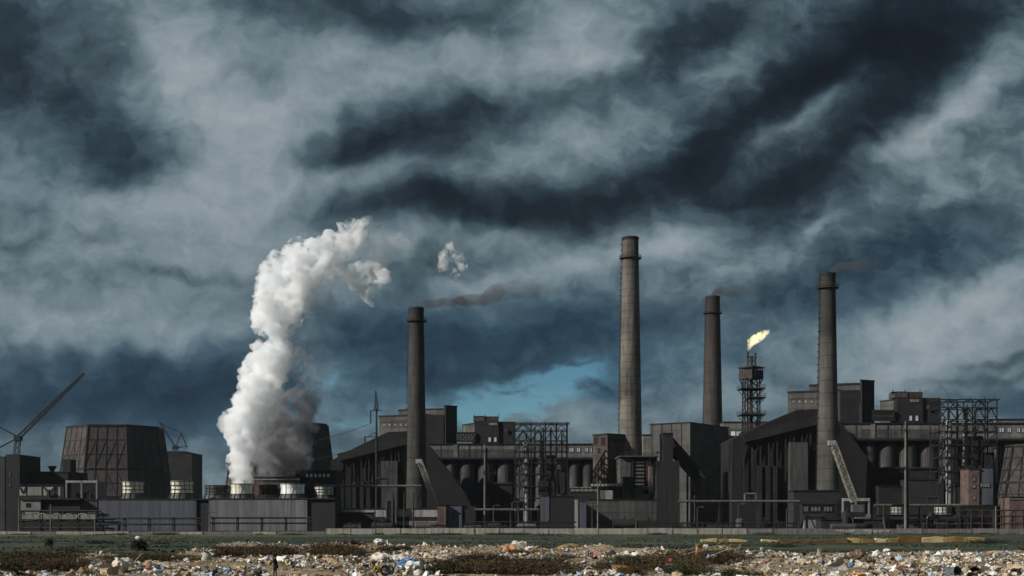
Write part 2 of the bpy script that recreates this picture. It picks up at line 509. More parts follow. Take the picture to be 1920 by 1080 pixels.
def mat(name, c1, c2=None, rough=0.85, scale=0.12, streak=0.5, panel=None, metal=0.0, bump=0.25, soot=None, lines=None, spec=0.3):
    """weathered surface: two tones mixed by blotches and rain streaks; optional slab joints, soot by height and casting rings"""
    m = bpy.data.materials.new(name)
    m.use_nodes = True
    t = m.node_tree
    t.nodes.clear()
    b = NB(t)
    c2 = c2 or tuple(c * 0.55 for c in c1)
    if max(c1) < .45:          # darker base colours scaled down to balance the stronger sun
        c1, c2 = tuple(c * .84 for c in c1), tuple(c * .84 for c in c2)
    tc = b.n('ShaderNodeTexCoord')
    geo = b.n('ShaderNodeNewGeometry')
    s = b.n('ShaderNodeSeparateXYZ')
    t.links.new(geo.outputs['Position'], s.inputs[0])
    uu = b.math('MULTIPLY_ADD', s.outputs[1], 0.8, s.outputs[0])
    blot = b.noise(geo.outputs['Position'], scale, 5, 0.62)
    cv = b.n('ShaderNodeCombineXYZ')
    t.links.new(uu, cv.inputs[0])
    t.links.new(b.math('MULTIPLY', s.outputs[2], 0.07), cv.inputs[1])
    st = b.noise(cv.outputs[0], 0.9, 4, 0.6)
    f = b.math('ADD', b.math('MULTIPLY', blot, 1.0 - streak), b.math('MULTIPLY', st, streak))
    f = b.maprange(f, 0.36, 0.64, smooth=True)
    col = b.mix(f, c2 + (1,), c1 + (1,))
    if panel:
        cv2 = b.n('ShaderNodeCombineXYZ')
        t.links.new(uu, cv2.inputs[0])
        t.links.new(s.outputs[2], cv2.inputs[1])
        br = b.n('ShaderNodeTexBrick')
        br.offset = 0.0 if len(panel) < 3 else panel[2]
        t.links.new(cv2.outputs[0], br.inputs['Vector'])
        br.inputs['Scale'].default_value = 1.0
        br.inputs['Brick Width'].default_value = panel[0]
        br.inputs['Row Height'].default_value = panel[1]
        br.inputs['Mortar Size'].default_value = 0.035 * min(panel[0], panel[1]) if panel[1] > 1 else 0.02
        br.inputs['Mortar Smooth'].default_value = 0.3
        br.inputs['Bias'].default_value = 0.0
        br.inputs['Color1'].default_value = (0.78, 0.78, 0.78, 1)
        br.inputs['Color2'].default_value = (1.15, 1.14, 1.12, 1)
        br.inputs['Mortar'].default_value = (0.5, 0.5, 0.5, 1)
        col = b.mix(1.0, col, br.outputs['Color'], 'MULTIPLY')
    if lines:
        fr = b.math('FRACT', b.math('DIVIDE', s.outputs[2], lines))
        ln = b.math('LESS_THAN', b.math('ADD', fr, b.math('MULTIPLY', b.math('SUBTRACT', st, 0.5), 0.1)), 0.10)
        br_ = b.noise(b.mapping(geo.outputs['Position'], sc=(1, 1, 1.0 / lines)), 0.7, 1, 0.5)
        col = b.mix(b.math('MULTIPLY', ln, 0.45), col, (0.012, 0.012, 0.012, 1))
        col = b.mix(b.maprange(br_, 0.4, 0.62, 0.0, 0.35), col, b.mix(1.0, col, (1.35, 1.28, 1.15, 1), 'MULTIPLY'))
    if soot:
        z0, z1, amt = soot
        zz = b.math('ADD', s.outputs[2], b.math('MULTIPLY', b.math('SUBTRACT', st, 0.5), 14.0))
        col = b.mix(b.maprange(zz, z0, z1, 0.0, amt, smooth=True), col, (0.016, 0.014, 0.013, 1))
    fine = b.noise(geo.outputs['Position'], 1.7, 3, 0.6)
    bs = b.n('ShaderNodeBsdfPrincipled')
    t.links.new(col, bs.inputs['Base Color'])
    bs.inputs['Roughness'].default_value = rough
    bs.inputs['Metallic'].default_value = metal
    bs.inputs['Specular IOR Level'].default_value = spec
    if bump:
        bp = b.n('ShaderNodeBump')
        bp.inputs['Strength'].default_value = bump
        bp.inputs['Distance'].default_value = 0.25
        t.links.new(fine, bp.inputs['Height'])
        t.links.new(bp.outputs[0], bs.inputs['Normal'])
    o = b.n('ShaderNodeOutputMaterial')
    t.links.new(bs.outputs[0], o.inputs[0])
    M[name] = m
    return m


mat('cloud_shade_concrete', (.105, .098, .090), (.048, .046, .044), panel=(6.0, 3.6), scale=.08)  # dark base colour stands in for cloud shade over the plant
mat('front_concrete', (.215, .20, .185), (.10, .095, .09), panel=(6.0, 2.4), scale=.10)
mat('silo_concrete', (.085, .08, .076), (.035, .034, .034), scale=.07, streak=.75)
mat('dark_concrete', (.026, .0245, .0245), (.015, .015, .016), panel=(5.0, 3.0), scale=.1)
mat('black_cladding', (.026, .026, .028), (.017, .017, .019), scale=.1, panel=(1.2, 8.0))
mat('coal_roof', (.017, .016, .016), (.012, .0115, .0115), scale=.06, panel=(1.5, 30.0))
mat('blue_cladding', (.100, .106, .135), (.072, .076, .098), scale=.06, streak=.7, panel=(.9, 30.0), rough=.6)
mat('grey_cladding', (.185, .187, .195), (.125, .127, .135), scale=.08, streak=.75, panel=(.9, 30.0), rough=.6)
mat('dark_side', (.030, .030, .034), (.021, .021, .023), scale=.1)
mat('dark_steel', (.035, .034, .035), (.018, .017, .017), scale=.5, rough=.6, metal=.3)
mat('rust_steel', (.060, .042, .034), (.025, .020, .018), scale=.4, rough=.75)
mat('grey_steel', (.13, .13, .13), (.06, .058, .055), scale=.4, rough=.6)
mat('pale_steel', (.34, .32, .28), (.17, .15, .12), scale=.35, rough=.65)
mat('pale_panel', (.62, .60, .52), (.42, .40, .33), scale=.35, rough=.6, streak=.6)
mat('fan_panel', (.78, .74, .58), (.46, .43, .33), scale=.35, rough=.6, streak=.7)
mat('window_glass', (.55, .57, .58), (.36, .38, .40), rough=.25, scale=.6, streak=.2, bump=0, spec=.6)  # pale tone puts the bright sky seen in the panes into the colour
mat('dull_glass', (.10, .11, .12), (.05, .055, .06), rough=.2, scale=.6, streak=.2, bump=0, spec=.6)
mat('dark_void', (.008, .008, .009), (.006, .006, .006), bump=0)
mat('red_brick', (.17, .115, .095), (.085, .06, .052), scale=.3, panel=(1.0, .5, .5))
mat('brown_brick', (.13, .092, .078), (.06, .045, .04), scale=.3, panel=(1.0, .5, .5))
mat('tower_board', (.078, .062, .060), (.044, .037, .037), scale=.16, streak=.75, panel=(2.2, 2.6))
mat('white_wall', (.40, .385, .36), (.20, .19, .175), scale=.2, streak=.7)
mat('hut_wall', (.25, .24, .225), (.15, .145, .135), scale=.2)
mat('bright_cream', (.88, .86, .70), (.62, .60, .46), scale=.35, streak=.5, rough=.55)
mat('bright_white', (.88, .88, .86), (.66, .66, .64), scale=.8, streak=.3, rough=.5)
mat('pole_concrete', (.20, .185, .165), (.09, .08, .072), scale=.5)
mat('dark_wood', (.05, .042, .036), (.022, .02, .018), scale=.6)
mat('fence_concrete', (.42, .385, .305), (.22, .20, .16), scale=.16, streak=.6)
mat('weathered_panel', (.22, .195, .175), (.11, .095, .09), scale=.22, streak=.6)
mat('yellow_block', (.42, .30, .11), (.22, .105, .022), scale=.22, streak=.2)
mat('cream_block', (.52, .42, .22), (.36, .24, .08), scale=.3, streak=.2)
mat('rust_block', (.20, .10, .022), (.10, .05, .014), scale=.25, streak=.2)
# ------------------------------------------------------------------ the plant
R = random.Random(21)


def corner_block(parent, name, xl, xc, xr, ytop, Y, ang, m, m_roof=None, zbot=0.0, cap=0.5, ybot=None):
    """a block seen on its corner: left face from column xl to xc, right face from xc to xr; returns its two wall planes"""
    a = math.radians(ang)
    C = Vector((WX(xc, Y), Y))
    lf = Facet(C, (-math.cos(a), math.sin(a)), (-math.sin(a), -math.cos(a)))
    rf = Facet(C, (math.sin(a), math.cos(a)), (math.cos(a), -math.sin(a)))
    w1, w2 = lf.w(xl), rf.w(xr)
    A = C + lf.d * w1
    B_ = C + rf.d * w2
    D = A + rf.d * w2
    zt = WZ(ytop, Y)
    zb = zbot if ybot is None else WZ(ybot, Y)
    MB().plan([(C.x, C.y), (B_.x, B_.y), (D.x, D.y), (A.x, A.y)], zb, zt).build(name, m, parent)
    if cap:
        e = 0.35
        c = (C + D) / 2
        pl = [tuple(p + (p - c).normalized() * e) for p in (C, B_, D, A)]
        MB().plan(pl, zt + 0.004, zt + cap).build('parapet', m_roof or M['dark_concrete'], parent)
    return lf, rf


def block(name, label, cat, x0, x1, ytop, Y, depth, m, group=None, m_roof=None, cap=0.45, ybot=None, wname='wall'):
    """a block square to the viewer"""
    X0, X1 = WX(x0, Y), WX(x1, Y)
    zb = 0.0 if ybot is None else WZ(ybot, Y)
    t = thing(name, label, cat, ((X0 + X1) / 2, Y + depth / 2, zb), group)
    zt = WZ(ytop, Y)
    MB().box(X0, X1, Y, Y + depth, zb, zt).build(wname, m, t)
    if cap:
        MB().box(X0 - .3, X1 + .3, Y - .3, Y + depth + .3, zt + .004, zt + cap).build('roof', m_roof or M['dark_concrete'], t)
    return t


def roof_vents(t, spots, Y, m):
    """small roof stacks: (column, top row, foot row, radius m)"""
    for px, yt, yb, r in spots:
        p, q = W(px, yb, Y + 3), W(px, yt, Y + 3)
        MB().tube(p, q, r, r * .9, 10).tube(q, q + Vector((0, 0, .5)), r * 1.5, r * 1.2, 10).build('vent_pipe', m, t)


# ---- chimneys
def chimney(label, xt, xb, ytop, yring, ybase, Y, soot_y, rings, m1, m2, zb=None, amt=.85, extra=()):
    cx_ = WX((xt[0] + xt[1] + xb[0] + xb[1]) / 4, Y)
    rt = (xt[1] - xt[0]) / 2 * Y / FOC
    rb = (xb[1] - xb[0]) / 2 * Y / FOC
    zt, zbase = WZ(ytop, Y), WZ(ybase, Y)
    slope = (rb - rt) / (zt - zbase)
    z0 = 0.0
    r0 = rb + slope * (zbase - z0)
    t = thing('chimney', label, 'chimney', (cx_, Y, z0), 'tall concrete chimneys of the plant')
    nm = 'chimney_shaft_%d' % Y
    mat(nm, m1, m2, scale=.12, streak=.78, lines=rings, soot=(WZ(soot_y[0], Y), WZ(soot_y[1], Y), amt), bump=.35)
    rad = lambda z: rt + slope * (zt - z)
    MB().lathe(cx_, Y, [(r0, 0), (rad(zt * .33), zt * .33), (rad(zt * .66), zt * .66), (rt, zt), (rt - .45, zt), (rt - .6, zt - 6)], 40).build('shaft', M[nm], t, smooth=False)
    zr = WZ(yring, Y)
    rr = rad(zr)
    pl = MB().lathe(cx_, Y, [(rr + .02, zr - .25), (rr + 1.15, zr - .05), (rr + 1.15, zr + .12), (rr + .02, zr + .12)], 32)
    for k in range(20):
        a = 2 * math.pi * k / 20
        c_, s_ = math.cos(a), math.sin(a)
        pl.bar((cx_ + (rr + 1.05) * c_, Y + (rr + 1.05) * s_, zr + .1), (cx_ + (rr + 1.05) * c_, Y + (rr + 1.05) * s_, zr + 1.5), .09)
    for hz_ in (.8, 1.5):
        pl.lathe(cx_, Y, [(rr + 1.0, zr + hz_ - .06), (rr + 1.1, zr + hz_ - .06), (rr + 1.1, zr + hz_ + .06), (rr + 1.0, zr + hz_ + .06)], 24, close=True)
    pl.build('gallery', M['rust_steel'], t)
    for (aa, top) in ((math.radians(188), zt),) + tuple(extra):
        ld = MB()
        c_, s_ = math.cos(aa), math.sin(aa)
        for o_ in (-.3, .3):
            ld.bar((cx_ + (rad(2) + .35) * c_ - o_ * s_, Y + (rad(2) + .35) * s_ + o_ * c_, 2),
                   (cx_ + (rad(top) + .35) * c_ - o_ * s_, Y + (rad(top) + .35) * s_ + o_ * c_, top), .10)
        k = 4.0
        while k < top - 1:
            r_ = rad(k) + .03
            ld.bar((cx_ + r_ * c_, Y + r_ * s_, k), (cx_ + (r_ + .85) * c_, Y + (r_ + .85) * s_, k), .75, .14)
            k += 2.4
        ld.build('ladder', M['rust_steel'], t)
    bd = MB()
    bd.lathe(cx_, Y, [(rad(zt - 1.2) + .03, zt - 1.4), (rad(zt - 1.2) + .16, zt - 1.4), (rad(zt) + .16, zt - .15), (rad(zt) + .03, zt - .15)], 40, close=True)
    bd.build('top_band', M['dark_concrete'], t)
    return t


chimney('dark sooty chimney beside the coal shed, trailing brown smoke, next to the steam column', (768, 795), (762, 799), 577, 603, 890, 520, (690, 585), 4.2, (.060, .056, .052), (.030, .029, .028), amt=.70)
chimney('tallest pale chimney, ringed by casting bands and giving off no smoke', (1167, 1197), (1160, 1204), 445, 485, 853, 545, (690, 420), 3.1, (.185, .165, .140), (.080, .072, .062), amt=.35, extra=((math.radians(300), 60.0),))
chimney('brown chimney rising behind the dark block, just left of the flare tower', (1324, 1350), (1318, 1354), 556, 588, 795, 660, (700, 560), 5.0, (.066, .053, .046), (.033, .029, .026), amt=.75)
chimney('two-tone chimney, black above and grey below, right of the flare tower', (1538, 1566), (1531, 1573), 512, 541, 915, 470, (648, 626), 4.6, (.105, .098, .089), (.048, .046, .042), amt=.74)


# ---- cooling towers
def cooling_tower(label, cxp, rtp, rbp, ytop, ybot, Y, rot, group='tapered cooling towers', zb=None):
    yc = Y
    cx_ = WX(cxp, yc)
    rt, rb = rtp * Y / FOC, rbp * Y / FOC
    zt, zs = WZ(ytop, Y), WZ(ybot, Y)
    k = 1.0 / math.cos(math.radians(22.5)) * .985
    rt, rb = rt * k, rb * k
    t = thing('cooling_tower', label, 'cooling tower', (cx_, yc, 0), group)
    MB().lathe(cx_, yc, [(rb, zs), (rt, zt), (rt - .8, zt), (rt - 1.2, zt - 5)], 8, rot).build('shell', M['tower_board'], t)
    ribs = MB()
    P_ = lambda a, f, o=.25: Vector((cx_ + (rb + (rt - rb) * f + o) * math.cos(a), yc + (rb + (rt - rb) * f + o) * math.sin(a), zs + (zt - zs) * f))

    def F_(k_, s_, f, o=.12):
        a0, a1 = rot + k_ * math.pi / 4, rot + (k_ + 1) * math.pi / 4
        p, q = P_(a0, f, 0), P_(a1, f, 0)
        am = (a0 + a1) / 2
        return p.lerp(q, s_) + Vector((math.cos(am), math.sin(am), 0)) * o
    for k_ in range(8):
        a0 = rot + k_ * math.pi / 4
        ribs.bar(P_(a0, 0, .05), P_(a0, 1, .05), .75)
        for s_ in (.25, .5, .75):
            ribs.bar(F_(k_, s_, 0), F_(k_, s_, 1), .30)
        for f in (0.02, .2, .4, .60, .8):
            ribs.bar(F_(k_, 0, f, .16), F_(k_, 1, f, .16), .7 if f == .4 else .3)
        for s_ in (0, .25, .5, .75):
            ribs.bar(F_(k_, s_, .42, .1), F_(k_, s_ + .25, .8, .1), .24)
            ribs.bar(F_(k_, s_ + .25, .02, .1), F_(k_, s_, .38, .1), .24)
    ribs.build('rib_frame', M['dark_steel'], t)
    rim = MB()
    for k_ in range(8):
        rim.bar(F_(k_, -.01, 1, .1), F_(k_, 1.01, 1, .1), 1.0, .9)
    rim.build('rim', M['dark_steel'], t)
    # splayed columns under the shell
    for k_ in range(16):
        a0 = rot + k_ * math.pi / 8
        r_ = rb * (1 if k_ % 2 == 0 else math.cos(math.pi / 8))
        MB().bar((cx_ + r_ * math.cos(a0), yc + r_ * math.sin(a0), zs - .01), (cx_ + (r_ + 1.4) * math.cos(a0), yc + (r_ + 1.4) * math.sin(a0), 0), .9).build('leg', M['dark_concrete'], t)
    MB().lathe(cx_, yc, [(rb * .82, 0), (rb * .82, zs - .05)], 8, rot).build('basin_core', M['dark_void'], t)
    return t


cooling_tower('brown boarded cooling tower with a faceted tapering shell, at the far left by the cranes', 217.5, 82, 100, 803, 935, 760, math.radians(22.5 + 6), zb=0)
cooling_tower('dark cooling tower half hidden behind the white steam column', 529, 84, 99, 798, 915, 720, math.radians(22.5 + 4))
cooling_tower('cut-off cooling tower at the right edge of the plant', 1968, 92, 116, 838, 950, 505, math.radians(22.5 + 6))


# ---- pump houses with their fans
def pump_house(label, x0, x1, xs, ytop, Y, depth):
    X0, X1 = WX(x0, Y), WX(x1, Y)
    zt = WZ(ytop, Y)
    t = thing('pump_house', label, 'pump house', ((X0 + X1) / 2, Y + depth / 2, 0), 'clad pump houses under the fans')
    MB().box(X0, X1, Y, Y + depth, 0, zt).build('front_wall', M['blue_cladding' if x0 < 300 else 'grey_cladding'], t)
    MB().box(X1 + .004, WX(xs, Y), Y + .6, Y + depth, 0, zt - .3).build('side_wall', M['dark_side'], t)  # shade of the side turned from the sun put into a dark colour
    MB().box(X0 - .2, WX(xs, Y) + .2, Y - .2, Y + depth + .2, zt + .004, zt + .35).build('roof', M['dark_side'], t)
    rail = MB()
    k = X0
    while k < X1:
        rail.bar((k, Y, zt + .3), (k, Y, zt + 1.3), .07)
        k += 2.0
    rail.bar((X0, Y, zt + 1.3), (X1, Y, zt + 1.3), .08).bar((X0, Y, zt + .8), (X1, Y, zt + .8), .06)
    rail.build('railing', M['dark_steel'], t)
    MB().box(X0 + .2, X1 - .2, Y - .12, Y - .004, 0, .9).build('plinth', M['dark_side'], t)
    return t


pump_house('long blue-grey clad pump house under the two leftmost fans', 185, 368, 393, 937, 428, 17)
pump_house('grey clad pump house under the steaming fan, dark to its right side', 394, 576, 628, 936, 428, 17)


def fan(label, x0, x1, yt, yb, Y, m, plain=False):
    """one flared fan cylinder of the cooling plant, with its panel ribs, hoops, deck and hub"""
    cx_, r = WX((x0 + x1) / 2, Y), (x1 - x0) / 2 * Y / FOC
    zt, zb = WZ(yt, Y), WZ(yb, Y)
    h = zt - zb
    t = thing('cooling_fan', label, 'fan', (cx_, Y, zb), 'fan cylinders on the pump houses')
    zc = zb + h * .30
    MB().lathe(cx_, Y, [(r * .97, zc), (r * .94, zb + h * .65), (r, zt), (r - .25, zt), (r - .3, zt - h * .5)], 28).build('cylinder', m, t)
    MB().lathe(cx_, Y, [(r * 1.12, zb), (r * .98, zc - .004)], 28).build('skirt', M['grey_steel'], t)
    hoops = MB()
    for f in ((.30, .97) if plain else (.30, .52, .74, .97)):
        rr = r * (.97 if f < .6 else .98) + .05
        z = zb + h * f
        hoops.lathe(cx_, Y, [(rr, z - .10), (rr + .12, z - .10), (rr + .12, z + .10), (rr, z + .10)], 28, close=True)
    for k in range(14):
        a = 2 * math.pi * (k + .5) / 14
        c_, s_ = math.cos(a), math.sin(a)
        hoops.bar((cx_ + (r * 1.0 + .05) * c_, Y + (r * 1.0 + .05) * s_, zc), (cx_ + (r + .06) * c_, Y + (r + .06) * s_, zt), .10 if plain else .15)
        hoops.bar((cx_ + r * 1.16 * c_, Y + r * 1.16 * s_, zb), (cx_ + r * 1.02 * c_, Y + r * 1.02 * s_, zc), .2)
    hoops.build('hoop_frame', M['dark_steel'], t)
    bl = MB()
    for k in range(6):
        a = math.pi * k / 3
        bl.bar((cx_, Y, zt - h * .45), (cx_ + r * .85 * math.cos(a), Y + r * .85 * math.sin(a), zt - h * .42), .7, .12)
    bl.tube((cx_, Y, zt - h * .55), (cx_, Y, zt - h * .35), .7, .6, 12)
    bl.build('fan_blades', M['dark_steel'], t)
    return t


fan('pale slatted fan cylinder, leftmost of those on the long blue-grey pump house', 229, 270, 903, 935, 436, M['fan_panel'])
fan('pale slatted fan cylinder at the right end of the long blue-grey pump house', 320, 363, 902, 935, 436, M['fan_panel'])
fan('dull grey fan cylinder left of the steaming one', 385, 428, 910, 935, 448, M['grey_steel'])
fan('bright fan cylinder that the white steam column pours out of', 433, 475, 907, 935, 436, M['bright_cream'], plain=True)
fan('dark fan cylinder between the steaming one and the bright white one', 486, 520, 909, 935, 448, M['dark_steel'])
fan('bright white fan cylinder under the brick plant room', 526, 572, 907, 935, 436, M['bright_white'], plain=True)
fan('half lit fan cylinder at the dark end of the grey pump house', 590, 626, 912, 935, 438, M['fan_panel'])

t = block('plant_room', 'long brown brick plant room behind the fans, with a stepped roof box', 'building', 476, 560, 896, 452, 14, M['brown_brick'])
fc = front(452)
MB().box(WX(474, 452), WX(562, 452), 451.6, 451.99, WZ(899, 452) - .25, WZ(899, 452) + .25).build('cornice', M['hut_wall'], t)
Xa, Xb = WX(531, 452), WX(553, 452)
MB().box(Xa, Xb, 453, 462, WZ(896, 452) + .46, WZ(882, 452)).build('roof_box', M['cloud_shade_concrete'], t)
t = block('dark_annex', 'dark annex with a row of small pale windows, right of the brick plant room', 'building', 560, 630, 884, 456, 14, M['dark_concrete'])
fc = front(456)
for k in range(6):
    window(t, fc, 573 + k * 8, 578.5 + k * 8, 888, 895, M['dark_steel'], M['window_glass'])


# ---- far left
t = thing('brick_building', 'dark brick building under the big crane at the left edge', 'building', (WX(10, 520), 540, 0))
corner_block(t, 'wall', -60, 9, 24, 858, 525, 14, M['dark_concrete'], cap=.5)
MB().box(WX(11, 522), WX(37, 522), 522, 545, 0, WZ(852, 522)).build('stair_tower', M['black_cladding'], t)
fcl = front(522)
for yy in (885, 905):
    window(t, fcl, 15, 21, yy, yy + 9, M['dark_steel'], M['dull_glass'])


def luffing_crane(name, label, foot, pivot, tips, Y, boom_w, mast_w, stays=(), cat='crane', m='dark_steel', bays=18):
    """foot, pivot: pixels; tips: boom tips; stays: thin back struts"""
    f, p = W(*foot, Y), W(*pivot, Y)
    t_ = thing(name, label, cat, f, 'cranes about the plant')
    MB().lattice(f, p, mast_w, .22, .14, 5, mast_w * .8).build('mast', M[m], t_)
    for q in tips:
        qq = W(*q, Y)
        bm = MB().lattice(p, qq, boom_w, boom_w * .16, boom_w * .10, bays, boom_w * .55)
        bm.tube(qq + Vector((0, -.5, .2)), qq + Vector((0, .5, .2)), .5, .5, 10)
        bm.build('boom', M[m], t_)
    for a, b_ in stays:
        MB().bar(W(*a, Y), W(*b_, Y), .55).build('back_stay', M[m], t_)
    cab = MB()
    cab.box(p.x - mast_w * .7, p.x + mast_w * .7, Y - 1.2, Y + 1.4, p.z - 1.2, p.z + .8)
    cab.build('cab', M[m], t_)
    return t_


luffing_crane('luffing_crane', 'large lattice crane with a long raised boom, on the roof at the left edge', (31, 852), (34, 821), [(156, 702)], 535, 1.45, 2.0, [((34, 819), (-14, 794)), ((34, 821), (-14, 846)), ((-14, 794), (-14, 846))])
luffing_crane('luffing_crane', 'small dark crane on the roof beside the left cooling tower', (329, 848), (329, 838), [(300, 793)], 908, 1.3, 3.0, [((329, 838), (340, 812)), ((340, 812), (351, 840)), ((322, 842), (351, 836)), ((340, 812), (300, 793))], bays=12)
t = block('boiler_house', 'plain dark block with a crane on its roof, right of the left cooling tower', 'building', 306, 360, 850, 900, 30, M['dark_concrete'])
MB().box(WX(310, 900), WX(345, 900), 903, 925, WZ(850, 900) + .46, WZ(847, 900) + .6).build('roof_box', M['dark_concrete'], t)
t = block('low_hall', 'low dark hall with a funnel vent on its roof, left of the cooling tower', 'building', 37, 128, 886, 530, 24, M['dark_concrete'])
MB().tube(W(98, 886, 535), W(98, 882, 535), .9, .9, 10).tube(W(98, 882, 535), W(98, 874, 535), .9, 2.0, 12).build('funnel_vent', M['dark_steel'], t)
MB().box(WX(117, 531), WX(132, 531), 531, 538, WZ(886, 531), WZ(861, 531)).build('stair_head', M['dark_concrete'], t)
t = block('panel_shed', 'low shed with pale wall panels between dark posts, below the low dark hall', 'shed', 36, 120, 910, 478, 10, M['dark_concrete'], cap=.3)
fc = front(478)
for i_, (a, b_) in enumerate(((37, 49), (52, 78), (82, 102), (110, 113))):
    pn = fc.slab(MB(), a, b_, 913, 929, .004, .12).build('wall_panel', M['white_wall'] if i_ != 1 else M['hut_wall'], t)
    if i_ in (0, 2):
        br = MB()
        for (p, q) in (((a, 913), ((a + b_) / 2, 925)), ((b_, 913), ((a + b_) / 2, 925))):
            br.bar(fc.pt(*p, .25), fc.pt(*q, .25), .35)
        br.build('brace', M['dark_steel'], pn)
fc.slab(MB(), 90, 94, 918, 930, .3, 1.2).build('flue', M['dark_steel'], t)


def portal(label, x0, xm, x1, yt, yh, yb, Y):
    """an open concrete frame of two bays"""
    t_ = thing('loading_frame', label, 'frame', (WX(xm, Y), Y + 3, 0), 'open concrete loading frames')
    fc_ = front(Y)
    for x in (x0, xm, x1):
        fc_.slab(MB(), x - 1.4, x + 1.4, yh, yb, -.9, 0).build('post', M['hut_wall'], t_)
    for a, b_ in ((x0 - 1, xm - .8), (xm + .8, x1 + 1)):
        fc_.slab(MB(), a, b_, yt, yh - .05, -.9, .1).build('lintel', M['white_wall'], t_)
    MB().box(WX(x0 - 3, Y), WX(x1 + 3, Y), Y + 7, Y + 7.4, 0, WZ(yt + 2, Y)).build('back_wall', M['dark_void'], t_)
    mb = MB()
    for k in range(5):
        xx = WX(x0 + (x1 - x0) * (.25 + .5 * R.random()), Y)
        mb.box(xx - .8, xx + .8, Y + 2 + k * .8, Y + 2.5 + k * .8, 0, WZ(yh + 12 + R.random() * 12, Y))
    mb.build('machinery', M['dark_concrete'], t_)
    fc_.slab(MB(), x0 + (x1 - x0) * .45, x1 + 1, yb - 8, yb, .3, 1.0).build('ramp_wall', M['hut_wall'], t_)
    return t_


portal('open concrete loading frame at the foot of the left cooling tower', 124, 152.5, 181, 901, 905, 948, 470)
portal('open concrete loading frame under the raised white boom on the right', 1581, 1605, 1630, 934, 939.5, 972, 440)

t = block('gate_hut', 'small pale hut with one dark square window, left of the long pump house', 'hut', 39, 76, 937, 445, 6, M['hut_wall'], cap=.0)
window(t, front(445), 49, 57, 943, 951, M['dark_steel'], M['dark_void'])
MB().box(WX(38, 445), WX(150, 445), 444.4, 453, WZ(937, 445) + .004, WZ(933.5, 445)).build('roof', M['black_cladding'], t)
MB().box(WX(76.3, 446), WX(150, 446), 446, 452, WZ(956, 446), WZ(937.5, 446)).build('dark_lean_to', M['black_cladding'], t)
t = block('tank_shed', 'squat grey shed at the end of the long dark lean-to', 'shed', 151, 182, 938, 447, 6, M['cloud_shade_concrete'])


def pipe_rack(label, x0, x1, ytop, ybot, Y, levels, posts, m='dark_steel', pipe=.22, depth=2.4, arches=False):
    X0, X1 = WX(x0, Y), WX(x1, Y)
    z1 = WZ(ytop, Y)
    t_ = thing('pipe_rack', label, 'pipe rack', ((X0 + X1) / 2, Y, 0), 'pipe racks along the plant front')
    for k in range(posts):
        x = X0 + (X1 - X0) * k / max(1, posts - 1)
        for yy in (Y, Y + depth):
            MB().bar((x, yy, 0), (x, yy, z1), .32).build('post', M[m], t_)
    for i, ly in enumerate(levels):
        z = WZ(ly, Y)
        for k in range(posts):
            x = X0 + (X1 - X0) * k / max(1, posts - 1)
            MB().bar((x, Y - .3, z - pipe - .12), (x, Y + depth + .3, z - pipe - .12), .2).build('crossbeam', M[m], t_)
        for j in range(3):
            r = pipe * (1.0, .7, .85)[j]
            y = Y + .2 + j * depth * .4
            MB().tube((X0 - 1, y, z - pipe + r), (X1 + 1, y, z - pipe + r), r, r, 8).build('pipe', M['grey_steel'] if (i + j) % 4 == 3 else M[m], t_)
    return t_


pipe_rack('double pipe rack across the front of the long blue-grey pump house', 186, 370, 970, 1002, 418, (972, 983), 5, pipe=.3)
pipe_rack('pipe rack across the front of the grey pump house', 399, 580, 969, 1002, 416, (971, 981), 5, pipe=.3)
t = pipe_rack('cluttered pipe rack below the pale hut at the left', 40, 180, 957, 1003, 425, (958, 976, 990), 5, pipe=.3)
fcp = front(424)
for (a, b_) in ((46, 64), (69, 92), (97, 117), (121, 139), (143, 168)):
    ar = MB()
    pts = [fcp.pt(a + (b_ - a) * s_, 972 - 9 * math.sin(math.pi * s_) ** .6, .3) for s_ in [k / 8 for k in range(9)]]
    ar.path(pts, .22)
    ar.build('pipe_loop', M['pale_steel'], t)
t = block('yard_wall', 'dark yard wall with a pale band behind the left pipe rack', 'wall', 38, 182, 963, 434, .5, M['dark_concrete'], cap=.0)
front(434).slab(MB(), 38.5, 181.5, 964.5, 973.5, .004, .1).build('pale_band', M['hut_wall'], t)

for i_, (px, yt, yb, Y, lab) in enumerate((
        (35.5, 934, 1004, 408, 'weathered concrete pole at the far left, left of the pale hut'),
        (95, 945, 1003, 410, 'thin grey pole in front of the long dark lean-to'),
        (178, 974, 1003, 412, 'short grey post at the left end of the long pump house'),
        (393, 938, 1003, 409, 'pole standing between the two pump houses'),
        (703, 955, 1001, 408, 'dark post left of the black doorway in the pale wall'),
        (758, 924, 1002, 409, 'dark post in front of the pale wall, right of the black doorway'),
        (1121, 905, 1001, 408, 'pale pole with a long thin crossarm, in front of the grey yard wall'),
        (1867, 950, 1000, 409, 'thin pale pole near the right edge, before the cut-off cooling tower'))):
    mb = MB().tube(W(px, yb, Y) * 1.0, W(px, yt, Y), .24, .15, 8)
    b0 = W(px, yb, Y)
    mb = MB().tube((b0.x, Y, -.2), W(px, yt, Y), .28, .17, 8)
    t = thing('pole', lab, 'pole', (b0.x, Y, 0), 'poles along the fence')
    mb.build('shaft', M['pole_concrete'] if i_ not in (4, 5) else M['dark_wood'], t)
    if px in (1121, 393):
        yy = 949 if px == 1121 else 961
        MB().bar(W(px - 18, yy, Y - .35), W(px + (28 if px == 1121 else 14), yy, Y - .35), .16).build('crossarm', M['dark_wood'], t)


